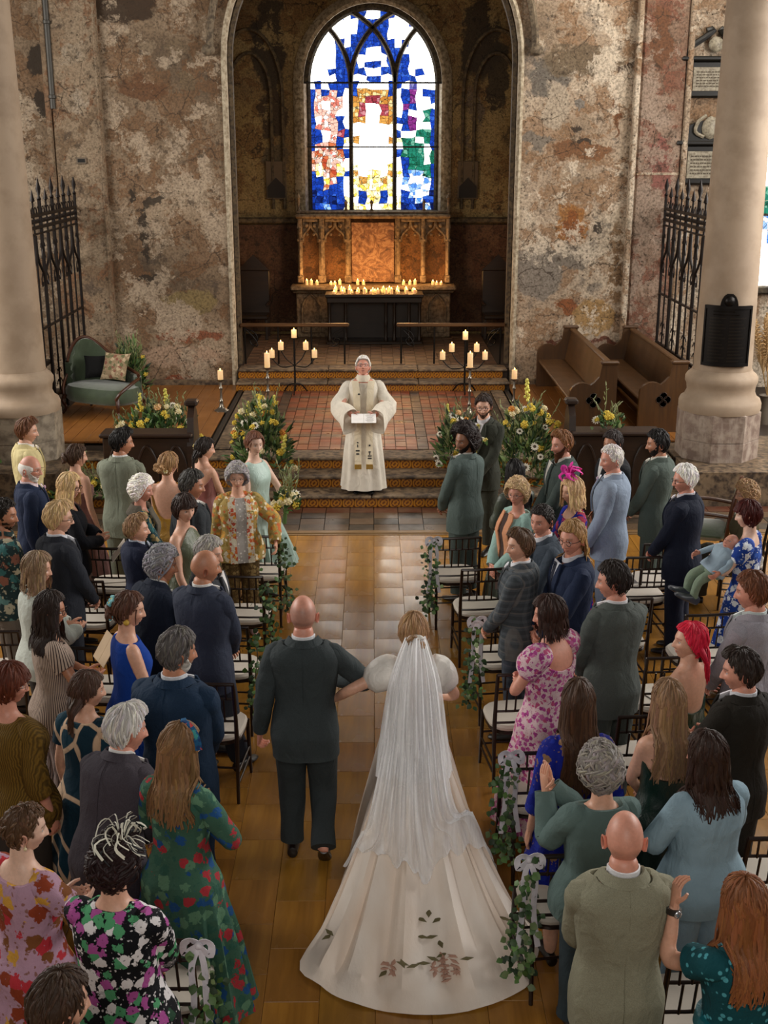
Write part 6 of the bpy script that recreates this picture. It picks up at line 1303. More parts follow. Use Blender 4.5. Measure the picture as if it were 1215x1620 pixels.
# dark tall chairs and stands in the sanctuary shadows
for x, lab in ((-2.35, 'in the shadow left of the altar'), (2.45, 'in the shadow right of the altar')):
    t = thing('bishops_chair', 'tall dark carved chair '+lab, 'chair', (x, 23.7, .75)); mb = MB(); mb.bbox((0, 0, .44), (.6, .55, .08), .02); mb.build('seat', MW, t, smooth=False)
    mb = MB(); mb.bbox((0, .25, .85), (.62, .06, .9), .02); mb.prism([(-.31, 1.3), (.31, 1.3), (0, 1.6)], .22, .28); mb.build('backrest', MW, t, smooth=False)
    for sx in (-1, 1):
        for y in (-.24, .24): mb = MB(); mb.bbox((sx*.27, y, .2), (.06, .06, .4), .01); mb.build('leg', MW, t, smooth=False)
        mb = MB(); mb.bbox((sx*.29, 0, .68), (.06, .52, .05), .015); mb.build('armrest', MW, t, smooth=False)
t = thing('drainpipe', 'dark rainwater pipe on the wall above the left screen', 'pipe', (W(80, 80)[0], YE-.12, 0)); mb = MB(); mb.tube([(0, 0, 4.95), (0, 0, 7.2)], .045, 12); mb.build('pipe', plain('pipe_grey', '4a4742', .5, .3), t)
for z in (5.1, 6.2): mb = MB(); mb.lathe([(.05, z), (.062, z+.01), (.062, z+.05), (.05, z+.06)], sides=12); mb.bbox((0, .05, z+.03), (.16, .03, .05), .008); mb.build('collar', plain('pipe_grey', '4a4742', .5, .3), t)
x_, z_ = W(132, 254); t = thing('wall_grille', 'small dark vent in a pale patch on the left pilaster', 'vent', (x_, YE-.135, z_)); mb = MB(); mb.bbox((0, 0, 0), (.16, .03, .10), .005); mb.build('frame', plain('vent_plate', '6a5c4c', .7), t, smooth=False); mb = MB(); mb.bbox((0, -.012, 0), (.12, .012, .055), .003); mb.build('slot', plain('vent_dark', '15120f', .8), t, smooth=False)
# ------------------------------------------------ wrought iron screens
def screen(x, y0, y1, lab, n, zb, ztop, panel):
    t = thing('iron_screen', 'wrought iron screen with spear finials '+lab, 'screen', (x, (y0+y1)/2, .45)); L = y1-y0; M = plain('screen_iron', '1c1411', .45, .5)
    for z, h in ((ztop, .05), (ztop-.17, .05), (ztop-.26, .025), (zb+.05, .05), ((zb+ztop)/2-.25, .03)):
        mb = MB(); mb.bbox((0, 0, z), (.05, L, h), .008); mb.build('rail', M, t, smooth=False)
    mb = MB()
    for k in range(int(L/.07)): y = -L/2+.04+k*.07; mb.ball((0, y, ztop-.085), (.018, .03, .035), 6, 4)
    for k in range(int(L/.14)): y = -L/2+.07+k*.14; mb.tube(catmull([(0, y-.04, ztop+.02), (0, y-.05, ztop+.07), (0, y, ztop+.12), (0, y+.05, ztop+.07), (0, y+.04, ztop+.02)], 8), .007, 5)
    mb.build('cresting', M, t, kind='stuff')
    for k in range(n+1):
        y = -L/2+k*L/n; mb = MB(); mb.tube([(0, y, 0 if k % 2 == 0 else zb), (0, y, ztop+.2)], .028 if k % 2 == 0 else .014, 6)
        hh = ztop+(.52 if k % 2 == 0 else .36); mb.lathe([(.012, ztop+.18), (.035, ztop+.22), (.014, ztop+.26), (.038, hh-.16), (.02, hh-.08), (.002, hh)], (0, y, 0), 8); mb.build('upright', M, t)
        if k % 2 == 0 and k < n:
            for s in (0, 1):
                ya, yb = (y, y+L/n) if s == 0 else (y+2*L/n, y+L/n); mb = MB(); mb.tube(catmull([(0, ya, ztop-1.1), (0, ya+(yb-ya)*.15, ztop-.85), (0, ya+(yb-ya)*.8, ztop-.62), (0, yb-(yb-ya)*.08, ztop-.28)], 12), .020, 6); mb.tube(catmull([(0, ya+(yb-ya)*.2, ztop-.8), (0, ya+(yb-ya)*.5, ztop-.9), (0, ya+(yb-ya)*.45, ztop-1.02), (0, ya+(yb-ya)*.3, ztop-.96)], 10), .010, 5); mb.tube(catmull([(0, ya+(yb-ya)*.3, ztop-.62), (0, ya+(yb-ya)*.1, ztop-.5), (0, ya+(yb-ya)*.2, ztop-.4), (0, ya+(yb-ya)*.35, ztop-.46)], 10), .009, 5); mb.build('ogee_bar', M, t)
            for z in (zb+.18, zb+.34): mb = MB(); mb.tube(catmull([(0, y+L/n*.6, z), (0, y+L/n*.8, z+.07), (0, y+L/n, z), (0, y+L/n*1.2, z+.07), (0, y+L/n*1.4, z)], 10), .008, 5); mb.build('scroll', M, t)
    if panel:
        P = woodmat('screen_panel_oak', '24160c', '3b2614', .45, 'z')
        for k in range(n//2):
            w = L/(n//2); y = -L/2+(k+.5)*w; mb = MB(); mb.bbox((0, y, zb/2), (.07, w-.02, zb), .012); mb.bbox((-.045, y, zb/2), (.03, w-.22, zb-.22), .01); mb.build('dado_panel', P, t, smooth=False)
    return t
screen(4.78, 16.7, 20.2, 'beside the right hand benches', 10, .72, 2.95, True)
screen(-4.85, 16.6, 20.2, 'beside the green chaise on the left', 10, .25, 2.98, False)
# ------------------------------------------------ wall monuments and the column plaque
M_blk = plain('black_slate', '17140f', .4); M_tab = stonemat('pale_tablet', '8f8674', 'aaa08a', '776c5a', 5, .5, .1)
def inscr(mb, x0, x1, z0, z1, n, y):
    g = random.Random(2)
    for k in range(n):
        z = z1-(k+.5)*(z1-z0)/n; x = x0+.01
        while x < x1-.02: w = g.uniform(.015, .05); mb.box((min(x+w/2, x1-.02), y, z), (w, .003, (z1-z0)/n*.4)); x += w+.012
for vt, vb, arch, lab in ((60, 155, 0, 'upper black framed wall tablet beside the right column'), (190, 292, 1, 'lower black wall tablet with an arched top and carved arms')):
    x, z0 = W(1100, vb); _, z1 = W(1100, vt); t = thing('wall_tablet', lab, 'monument', (5.42, YE-.02, 0)); zz = z0+(z1-z0)*.62; mb = MB()
    mb.bbox((0, -.04, (z0+zz)/2), (.95, .10, zz-z0), .03); mb.build('frame', M_blk, t, smooth=False)
    mb = MB(); mb.bbox((0, -.10, (z0+zz)/2), (.68, .02, zz-z0-.2), .005); tb = mb.build('tablet', M_tab, t, smooth=False)
    mb = MB(); inscr(mb, -.30, .30, z0+.15, zz-.15, 6, -.113); mb.build('inscription', plain('faint_cut_letters', '5a5042', .9), tb, smooth=False, kind='stuff')
    mb = MB(); mb.bbox((0, -.06, zz+.03), (1.06, .16, .07), .02); mb.build('cornice', M_blk, t, smooth=False)
    mb = MB()
    if arch:
        pts = [(.5*math.cos(a), zz+.06+(z1-zz-.06)*math.sin(a)) for a in np.linspace(0, PI, 16)]; mb.prism(pts, -.08, .0); mb.build('arched_top', M_blk, t, smooth=False)
        mb = MB(); mb.ball((0, -.09, zz+.26), (.14, .05, .18), 10, 6)
        for s in (-1, 1): mb.tube(catmull([(s*.1, -.1, zz+.12), (s*.24, -.1, zz+.2), (s*.2, -.1, zz+.36), (s*.08, -.1, zz+.45)], 10), .03, 6)
        mb.build('carved_arms', M_tab, t)
    else:
        for s in (-1, 1): mb.tube(catmull([(s*.46, -.05, zz+.08), (s*.40, -.05, zz+.2), (s*.16, -.05, zz+.36), (s*.05, -.05, zz+.46), (s*.16, -.05, zz+.44)], 12), .05, 8)
        mb.build('scroll_top', M_blk, t); mb = MB(); mb.ball((0, -.06, zz+.24), (.12, .05, .12), 10, 6); mb.build('rosette', M_tab, t)
t = thing('column_plaque', 'dark bronze memorial plaque with rounded crest fixed to the right column', 'plaque', (4.57, 15.56, 0)); mb = MB()
a0, a1 = R(-108), R(-72)
M_brz = plain('dark_bronze', '1b1715', .45, .7, .3)
def curved(mb, aa, zl, zh, r0, r1, n=12):
    A = np.linspace(aa[0], aa[1], n); mb.rings(np.array([[(r0*math.cos(q), r0*math.sin(q), zl), (r1*math.cos(q), r1*math.sin(q), zl), (r1*math.cos(q), r1*math.sin(q), zh), (r0*math.cos(q), r0*math.sin(q), zh)] for q in A]))
qa = (R(-103-44), R(-103+44)); curved(mb, qa, 1.70, 2.44, .375, .412); mb.build('plate', M_brz, t)
mb = MB(); curved(mb, qa, 2.42, 2.46, .38, .424); curved(mb, qa, 1.69, 1.73, .38, .424); curved(mb, (qa[0], qa[0]+.06), 1.7, 2.44, .38, .424, 3); curved(mb, (qa[1]-.06, qa[1]), 1.7, 2.44, .38, .424, 3); mb.build('border', M_brz, t)
mid = (qa[0]+qa[1])/2; mb = MB()
for k in range(13):
    hw = .27*math.sqrt(max(0, 1-((k-0)/13)**2)); A = (mid-hw, mid+hw); z = 2.44+k*.013; curved(mb, A, z, z+.0145, .375, .412, 7)
mb.ball((.40*math.cos(mid), .40*math.sin(mid), 2.52), (.07, .06, .07), 12, 6); mb.build('crest', M_brz, t)
mb = MB()
for k in range(16):
    z = 2.38-k*.042
    for q0, q1 in ((qa[0]+.2, mid-.05), (mid+.05, qa[1]-.2)): 
        if k in (0, 1): q0, q1 = (qa[0]+.3, qa[1]-.3)
        curved(mb, (q0, q0+(q1-q0)*(.7+.3*((k*7) % 3)/2)), z, z+.016, .405, .4145, 5)
mb.build('raised_lettering', plain('worn_bronze_lettering', '2c2620', .4, .7), t, kind='stuff')
# ------------------------------------------------ benches, stalls, chaise, font, other furniture
M_oak = woodmat('bench_oak', '4a3018', '6f4c28', .42, 'y'); M_oakz = woodmat('bench_end_oak', '432b16', '65431f', .42, 'z'); M_dko = woodmat('stall_dark_oak', '1f130c', '3a2416', .4, 'x')
def bench(x, y0, y1, lab):
    t = thing('church_bench', lab, 'bench', (x, y0, .48)); L = y1-y0
    mb = MB(); mb.bbox((-.22, L/2, .44), (.44, L, .045), .012); mb.build('seat', M_oak, t, smooth=False)
    mb = MB(); mb.add([(.0, 0, .44), (.10, 0, .95), (.145, 0, .94), (.045, 0, .43), (.0, L, .44), (.10, L, .95), (.145, L, .94), (.045, L, .43)], [(0, 1, 2, 3), (7, 6, 5, 4), (0, 4, 5, 1), (1, 5, 6, 2), (2, 6, 7, 3), (3, 7, 4, 0)]); mb.bbox((.12, L/2, .965), (.10, L, .04), .012); mb.build('backrest', M_oak, t, smooth=False)
    mb = MB(); mb.bbox((-.1, L/2, .22), (.03, L-.1, .36), .01); mb.build('apron', M_oak, t, smooth=False)
    for y in (-.03, L+.03):
        pts = [(-.46, 0), (.20, 0), (.20, .98), (-.02, .98), (-.05, .80), (-.12, .72)]+[(-.28+.18*math.cos(a), .56+.16*math.sin(a)) for a in np.linspace(.9, PI, 8)]
        mb = MB(); mb.prism(pts, y-.04, y+.04); e = mb.build('bench_end', M_oakz, t, smooth=False)
        mb = MB(); mb.bbox((.09, y, 1.0), (.26, .12, .05), .015); mb.build('end_cap', M_oakz, e, smooth=False)
        if y < 0:
            for k in range(4): q = k*PI/2; mb = MB(); mb.lathe([(.045, 0), (.05, .008), (.055, 0)], (0, 0, 0), 12, M=Matrix.Translation((-.12+.055*math.cos(q), y-.04, .47+.055*math.sin(q))) @ Matrix.Rotation(PI/2, 4, 'X')); mb.build('quatrefoil_ring', woodmat('carved_oak_dark', '2a190c', '3f2814', .5, 'z') if 'cod' not in MATS else MATS['cod'], e); MATS['cod'] = bpy.data.materials['carved_oak_dark']
bench(3.22, 16.7, 20.1, 'oak church bench nearer the chancel arch, on the right platform'); bench(4.22, 16.75, 20.1, 'oak church bench nearer the iron screen, on the right platform')
def stall(x, y, w, lab, end):
    t = thing('choir_stall', lab, 'choir stall', (x, y, .0)); z0 = .0
    mb = MB(); mb.bbox((0, 0, .55), (w, .08, 1.0), .012); mb.build('desk_front', M_dko, t, smooth=False)
    mb = MB(); mb.bbox((0, .08, 1.08), (w+.06, .36, .05), .015); mb.build('desk_top', M_dko, t, smooth=False)
    n = 3
    for k in range(n):
        xx = -w/2+(k+.5)*w/n; ww = w/n*.7; mb = MB(); mb.tube(catmull([(xx-ww/2, -.05, .2), (xx-ww/2, -.05, .65), (xx-ww*.3, -.05, .85), (xx, -.05, .95), (xx+ww*.3, -.05, .85), (xx+ww/2, -.05, .65), (xx+ww/2, -.05, .2)], 20), .018, 6); mb.build('tracery_arch', M_dko, t)
    pts = [(-.06, 0), (.46, 0), (.46, .95), (.40, 1.08), (.36, 1.28), (.20, 1.42), (.04, 1.28), (-.0, 1.08), (-.06, .95)]
    mb = MB(); mb.prism(pts, end*w/2-.04, end*w/2+.04, axis='x'); e = mb.build('stall_end', M_dko, t, smooth=False)
    mb = MB(); mb.bbox((end*w/2, .20, 1.43), (.16, .18, .07), .02); mb.build('poppyhead', M_dko, e, smooth=False)
stall(-2.72, 14.05, 1.05, 'dark oak choir stall with pointed end among the flowers on the left', 1); stall(2.92, 14.1, 1.05, 'dark oak choir stall with pointed end among the flowers on the right', -1)
# green buttoned chaise
t = thing('chaise', 'green buttoned velvet chaise with carved wooden frame by the left screen', 'chaise', (-4.10, 18.05, .48), R(-28)); b = NB('green_velvet'); f = b.noise(b.obj(), 9, 4); b.set(Base_Color=b.mix(f, '26331f', '46573a'), Roughness=.7); b.put(b.b.inputs['Sheen Weight'], .5); b.bump(f, .3, .02); VEL = b.m
WAL = woodmat('walnut_frame', '3a1d0e', '5e3318', .35, 'z')
mb = MB(); n = 28; a = np.arange(n)*2*PI/n; ring = lambda rx, ry, z: np.stack([np.sign(np.cos(a))*np.abs(np.cos(a))**.7*rx, np.sign(np.sin(a))*np.abs(np.sin(a))**.7*ry, np.full(n, z)], 1)
mb.rings(np.array([ring(.58, .34, .20), ring(.62, .37, .24), ring(.62, .37, .36), ring(.58, .34, .43), ring(.40, .22, .46)])); mb.build('seat_cushion', VEL, t)
mb = MB(); q = np.linspace(R(200), R(20), 30); top = lambda s: .58+.50*np.exp(-((s-.30)/.28)**2)
S = np.linspace(0, 1, 30); Rg = []
for k in range(30):
    x, y = .60*math.cos(q[k]), .36*math.sin(q[k]); nx, ny = math.cos(q[k]), math.sin(q[k]); zt = top(S[k]); col = []
    for m_ in range(9): z = .34+(zt-.34)*m_/8; bu = .025*math.cos(k*PI/1.5)*math.cos(m_*PI/1.3); col.append((x-nx*(.03+bu)*1-nx*.02, y-ny*(.03+bu), z))
    for m_ in range(8, -1, -1): z = .34+(zt-.34)*m_/8; col.append((x+nx*.05, y+ny*.05, z))
    Rg.append(col)
mb.rings(np.array(Rg)); mb.build('backrest', VEL, t)
mb = MB(); mb.tube([(.60*math.cos(q[k])*1.02, .36*math.sin(q[k])*1.02, top(S[k])+.02) for k in range(30)], .026, 8); mb.build('carved_rail', WAL, t)
for x, y in ((-.50, -.30), (.50, -.30), (-.5, .28), (.5, .28)): mb = MB(); mb.tube(catmull([(x, y, .30), (x*1.06, y*1.1, .2), (x*1.0, y*1.0, .1), (x*1.1, y*1.12, .0)], 10), np.linspace(.035, .018, 10), 8); mb.build('leg', WAL, t)
mb = MB(); mb.tube(catmull([(.62*math.cos(q[-1]), .36*math.sin(q[-1]), .56), (.60, -.10, .50), (.56, -.30, .40), (.50, -.34, .30)], 12), .024, 8); mb.build('arm_scroll', WAL, t)
mb = MB(); mb.tube(catmull([(-.58, -.08, .62), (-.60, -.16, .52), (-.54, -.30, .40), (-.50, -.34, .30)], 12), .024, 8); mb.build('arm_scroll', WAL, t)
def cushion(p, w, rz, tilt, spec, lab):
    o = MB(); u = np.linspace(-1, 1, 13); V = []
    for sgn in (1, -1):
        for i in u:
            for j in u: e = 1-.10*(1-abs(j)**2)*abs(i)**4; V.append((i*w/2*(1-.08*(1-j*j)), j*w/2*(1-.08*(1-i*i)), sgn*.075*((1-i**4)*(1-j**4))**.5))
    o.add(V, gridf(13, 13, False)+[tuple(x+169 for x in f[::-1]) for f in gridf(13, 13, False)]); c = o.build('cushion', fabric(spec)); c.location = p; c.rotation_euler = (tilt, 0, rz); tag(c, lab, 'cushion'); return c
cushion((-3.92, 18.12, 1.18), .44, R(-20), R(62), 'floral:a08a6c:8a5a4a:6a6a4a:c0aa8a:16', 'beige tapestry cushion on the green chaise'); cushion((-4.22, 18.22, 1.16), .38, R(10), R(58), 'plain:0f0f10', 'black cushion behind the tapestry one on the chaise')
# dark upright piano under a teal cloth behind the left screen
t = thing('draped_piano', 'dark upright piano under a teal cloth behind the left screen', 'piano', (-5.55, 17.9, .48)); mb = MB(); mb.bbox((0, 0, .70), (.62, 1.5, 1.40), .02); mb.build('case', plain('black_piano_case', '0d0d0d', .3), t, smooth=False)
mb = MB(); mb.bbox((0, 0, 1.42), (.70, 1.55, .05), .02); mb.bbox((.34, 0, 1.28), (.02, 1.5, .28), .008); mb.build('teal_cloth', fabric('plain:3c7680'), t)
mb = MB(); mb.bbox((.42, 0, .70), (.25, 1.4, .08), .02); mb.build('keyboard_shelf', plain('black_piano_case', '0d0d0d', .3), t, smooth=False)
# carved stone font
t = thing('font', 'carved pale stone font with arcaded bowl trailing ivy on the left', 'font', (-5.28, 14.3, .0)); F1 = stonemat('font_stone', '8f8474', 'b3a793', '6f6455', 4, .8)
mb = MB(); mb.lathe([(.52, 0), (.52, .18), (.42, .24), (.36, .30), (.36, .62), (.44, .70)], sides=32); mb.build('pedestal', F1, t)
mb = MB(); mb.lathe([(.44, .70), (.58, .76), (.62, .82), (.60, .86), (.60, 1.18), (.64, 1.22), (.66, 1.30), (.64, 1.36), (.56, 1.38), (.50, 1.32), (.0, 1.2)], sides=40); bw = mb.build('bowl', F1, t)
for k in range(16):
    q = k*2*PI/16; ca, sa = math.cos(q), math.sin(q); mb = MB(); pts = [(dx, z) for dx, z in ((-.08, .88), (-.08, 1.04), (-.05, 1.11), (0, 1.14), (.05, 1.11), (.08, 1.04), (.08, .88))]; mb.tube([(.61*ca-sa*dx, .61*sa+ca*dx, z) for dx, z in pts], .018, 6); mb.build('arcade_arch', F1, bw)
mb = MB()
for k in range(44): q = k*2*PI/44; mb.ball((.645*math.cos(q), .645*math.sin(q), 1.26), (.03, .03, .03), 6, 4)
mb.build('leaf_frieze', F1, bw, kind='stuff')
# armchair on the right
t = thing('armchair', 'green upholstered open armchair with dark frame near the right column', 'armchair', (3.55, 12.3, 0), R(70)); mb = MB(); mb.bbox((0, 0, .44), (.52, .5, .12), .05); mb.build('seat', VEL, t)
mb = MB(); mb.rings(np.array([[(x*.26, -.26-.06*m_-.03*(1-x*x)+d, .50+.40*m_) for x, d in ((-1, .03), (-.5, .03), (0, .03), (.5, .03), (1, .03), (1, -.03), (.5, -.03), (0, -.03), (-.5, -.03), (-1, -.03))] for m_ in (0, .3, .7, 1)])); mb.build('backrest', VEL, t)
mb = MB(); mb.tube(catmull([(-.28, -.26, .45), (-.29, -.30, .8), (-.2, -.34, .98), (0, -.35, 1.03), (.2, -.34, .98), (.29, -.30, .8), (.28, -.26, .45)], 24), .024, 8); mb.build('back_frame', WAL, t)
for sx in (-1, 1):
    mb = MB(); mb.tube(catmull([(sx*.28, -.28, .68), (sx*.30, .0, .70), (sx*.29, .2, .66), (sx*.27, .22, .45)], 14), .022, 8); mb.build('arm', WAL, t)
    for y in (-.22, .22): mb = MB(); mb.tube(catmull([(sx*.24, y, .40), (sx*.25, y*1.05, .2), (sx*.27, y*1.2, 0)], 8), np.linspace(.03, .018, 8), 8); mb.build('leg', WAL, t)

# ------------------------------------------------ chiavari chairs
M_ch = plain('mahogany_lacquer', '20110a', .28, 0, .3); M_cu = plain('ivory_cushion', 'c9bfb2', .85, 0, .05, 7, .2, 14)
def chair_proto():
    t = thing('chiavari_chair', 'x', 'chair'); S = .205
    def stick(name, pts, r, rings=True):
        mb = MB(); mb.tube(pts, r, 8)
        mb.build(name, M_ch, t)
    for sx in (-1, 1):
        stick('leg', [(sx*S, .20, 0), (sx*S*.97, .19, .22), (sx*S*.95, .185, .44)], [.011, .014, .016])
        stick('leg', catmull([(sx*S, -.24, 0), (sx*S*.98, -.20, .44), (sx*S*.98, -.215, .68), (sx*S*.98, -.255, .92)], 10), [.012, .013, .014, .016, .016, .015, .014, .014, .014, .012])
        stick('stretcher', [(sx*S, -.215, .22), (sx*S*.98, .19, .22)], .009); stick('stretcher', [(sx*S, -.225, .14), (sx*S*.98, .195, .14)], .008)
    for y, z in ((.19, .26), (-.21, .26), (.195, .16)): stick('stretcher', [(-S, y, z), (S, y, z)], .008)
    for z, y, r in ((.915, -.253, .013), (.80, -.234, .009), (.62, -.208, .009), (.53, -.203, .009)): stick('back_rail', [(-S, y, z), (-S*.4, y-.012, z), (S*.4, y-.012, z), (S, y, z)], r)
    for k in range(5): x = -.13+.065*k; stick('spindle', [(x, -.218-.01, .62), (x, -.244-.012, .80)], .007)
    for k in range(6): x = -.15+.06*k; stick('spindle', [(x, -.248-.008, .80), (x, -.266, .915)], .0065)
    mb = MB(); n = 20; a = np.arange(n)*2*PI/n; rg = lambda k, z: np.stack([np.sign(np.cos(a))*np.abs(np.cos(a))**.6*.215*k, np.sign(np.sin(a))*np.abs(np.sin(a))**.6*.21*k, np.full(n, z)], 1)
    mb.rings(np.array([rg(.96, .425), rg(1, .43), rg(1, .448), rg(.95, .455)])); mb.build('seat_frame', M_ch, t)
    mb = MB(); mb.rings(np.array([rg(.96, .452), rg(1.01, .462), rg(1.02, .48), rg(.96, .497), rg(.7, .505), rg(.2, .507)])); mb.build('cushion', M_cu, t)
    return t
ch0 = chair_proto(); first = [True]
def chair(x, y, rz, label):
    if first[0]: first[0] = False; ch0.location = (x, y, 0); ch0.rotation_euler[2] = R(rz); ch0['label'] = label; ch0['group'] = 'dark chiavari chairs set out for the guests'; return ch0
    return dup(ch0, (x, y, 0), R(rz), label, 'dark chiavari chairs set out for the guests')
CH = [(718, 908, 6, 'front row aisle chair on the right, tied with a white bow', .0), (757, 960, 6, 'second aisle chair on the right, empty seat facing the steps', 0), (790, 1040, 8, 'third aisle chair on the right, with bow and ivy, by the checked boy', 0), (815, 1132, 8, 'fourth aisle chair on the right, behind the woman in pink flowers', 0), (850, 1258, 8, 'fifth aisle chair on the right, hung with ivy and a bow', 0), (884, 1422, 8, 'aisle chair at lower right behind the black boots', 0),
      (1036, 918, 4, 'chair with pale cushion behind the white haired man in blue grey', 0), (1100, 1035, 6, 'chair with pale cushion behind the man in navy with black glasses', 0), (975, 1010, 4, 'dark chair back between the blue grey suit and the green grey suit', 0), (1165, 1065, 6, 'chair with slim spindles behind the woman in blue and white', 0), (1040, 1105, 8, 'chair holding a folded programme beside the red haired woman', 0), (1000, 1200, 8, 'chair with pale cushion beside the long blonde hair', 0), (1085, 1590, 6, 'chair with blush cushion at lower right behind the pale blue linen suit', 0), (1200, 1395, 6, 'dark chair at the right edge behind the black jacket', 0), (1130, 880, 75, 'dark chair under the seated woman in the olive coat', 0),
      (388, 972, -4, 'aisle chair on the left behind the floral brocade jacket', 0), (415, 905, -4, 'front row aisle chair on the left, hung with ivy', 0), (340, 1148, -6, 'aisle chair on the left behind the bald man in charcoal', 0), (365, 1055, -6, 'aisle chair on the left beside the wavy grey hair, hung with ivy', 0), (180, 925, -6, 'chair with a programme on its seat behind the boy in navy', 0), (165, 1090, -6, 'chair with pale cushion beside the cobalt blue dress', 0), (15, 1062, -4, 'dark chair at the left edge behind the white cardigan', 0), (145, 980, -4, 'dark chair behind the flowered skirt on the left', 0), (264, 1556, -6, 'lower left aisle chair tied with a white bow', 0), (20, 1290, -6, 'dark chair at the left edge behind the olive knit', 0), (1010, 940, 4, 'dark chair behind the pale blue grey suit, left of the cushion chair', 0)]
chairs = {}
for u, v, rz, lab, _ in CH:
    p = atz(u, v, .47)
    if u == 1130: q = [o for o in COL.objects if 'seated in an olive coat' in o.get('label', '')][0].location; p = Vector((q.x, q.y, .47))
    chairs[u] = (p, R(rz)); chair(p.x, p.y, rz, lab)
# folded programmes left lying on seats
for u, lab in ((180, 'pale programme lying on a chair seat on the left'), (1040, 'white programme lying on a chair seat on the right')):
    p, r = chairs[u]; o = thing('programme', lab, 'paper', (p.x, p.y+.02, .512), r+.3); m = plain('printed_card', 'cfc6ba', .7)
    for sx in (-1, 1): mb = MB(); mb.bbox((sx*.054, 0, 0), (.107, .15, .003), .001); mb.build('page', m, o, smooth=False)
# ------------------------------------------------ flowers, ivy, bows, bouquet, baby, pampas
M_leaf = plain('leaf_green', 'ffffff', .55, 0, .25, 14, 0, 60, True)
GREENS = ['2f4a22', '3f5f2c', '567a3a', '24391c', '6a7f45', '7d8a52']
def leafmesh(mb, p, d, n, ln, w, col):
    d = np.array(d, float); d /= np.linalg.norm(d)+1e-9; s = np.cross(d, n); s /= np.linalg.norm(s)+1e-9; u = np.cross(s, d); p = np.array(p, float)
    mb.add([p, p+d*ln*.35+s*w*.5-u*ln*.03, p+d*ln*.7+s*w*.38, p+d*ln-u*ln*.12, p+d*ln*.7-s*w*.38, p+d*ln*.35-s*w*.5-u*ln*.03, p+d*ln*.5+u*ln*.06], [(0, 1, 6), (1, 2, 6), (2, 3, 6), (3, 4, 6), (4, 5, 6), (5, 0, 6)], np.array(lin(col))*random.uniform(.7, 1.3))
def bloom_meshes():
    out = {}
    mb = MB()
    for k in range(12):
        q = k*2*PI/12; c, s = math.cos(q), math.sin(q); mb.add([(c*.012, s*.012, .0), (c*.03-s*.011, s*.03+c*.011, .006), (c*.052, s*.052, -.002), (c*.03+s*.011, s*.03-c*.011, .006)], [(0, 1, 2, 3)], np.array(lin('f1ead8')))
    mb.ball((0, 0, .004), (.018, .018, .010), 10, 5, np.array(lin('4a3a28'))); out['daisy'] = mb.mesh('daisy', M_vc())
    for nm, c1, c2 in (('yellow', 'e8cf52', 'c9a832'), ('orange', 'e09a3c', 'c97a2a'), ('cream', 'efe3bc', 'e0cf98'), ('peach', 'eac08c', 'd8a468')):
        mb = MB()
        for ring_, (r, z, n) in enumerate(((.0, .018, 1), (.016, .012, 5), (.028, .0, 8))):
            for k in range(n): q = k*2*PI/n+ring_; mb.ball((r*math.cos(q), r*math.sin(q), z), (.014, .014, .012), 6, 4, np.array(lin(c1 if (k+ring_) % 2 else c2)))
        out[nm] = mb.mesh(nm+'_bloom', M_vc())
    mb = MB(); g = random.Random(2)
    for k in range(14): z = k*.012; r = .018*(1-z/.19); q = k*2.4; mb.ball((r*math.cos(q), r*math.sin(q), z), (.014, .014, .014), 6, 4, np.array(lin('e6dc6a'))*g.uniform(.8, 1.1))
    out['spike'] = mb.mesh('snapdragon_spike', M_vc())
    mb = MB()
    for k in range(9): q = k*2.4; r = .008*math.sqrt(k); mb.ball((r*math.cos(q), r*math.sin(q), .004*(k % 3)), .009, 6, 4, np.array(lin('dcc048'))*g.uniform(.85, 1.1))
    out['button'] = mb.mesh('button_flowers', M_vc())
    return out
BL = bloom_meshes()
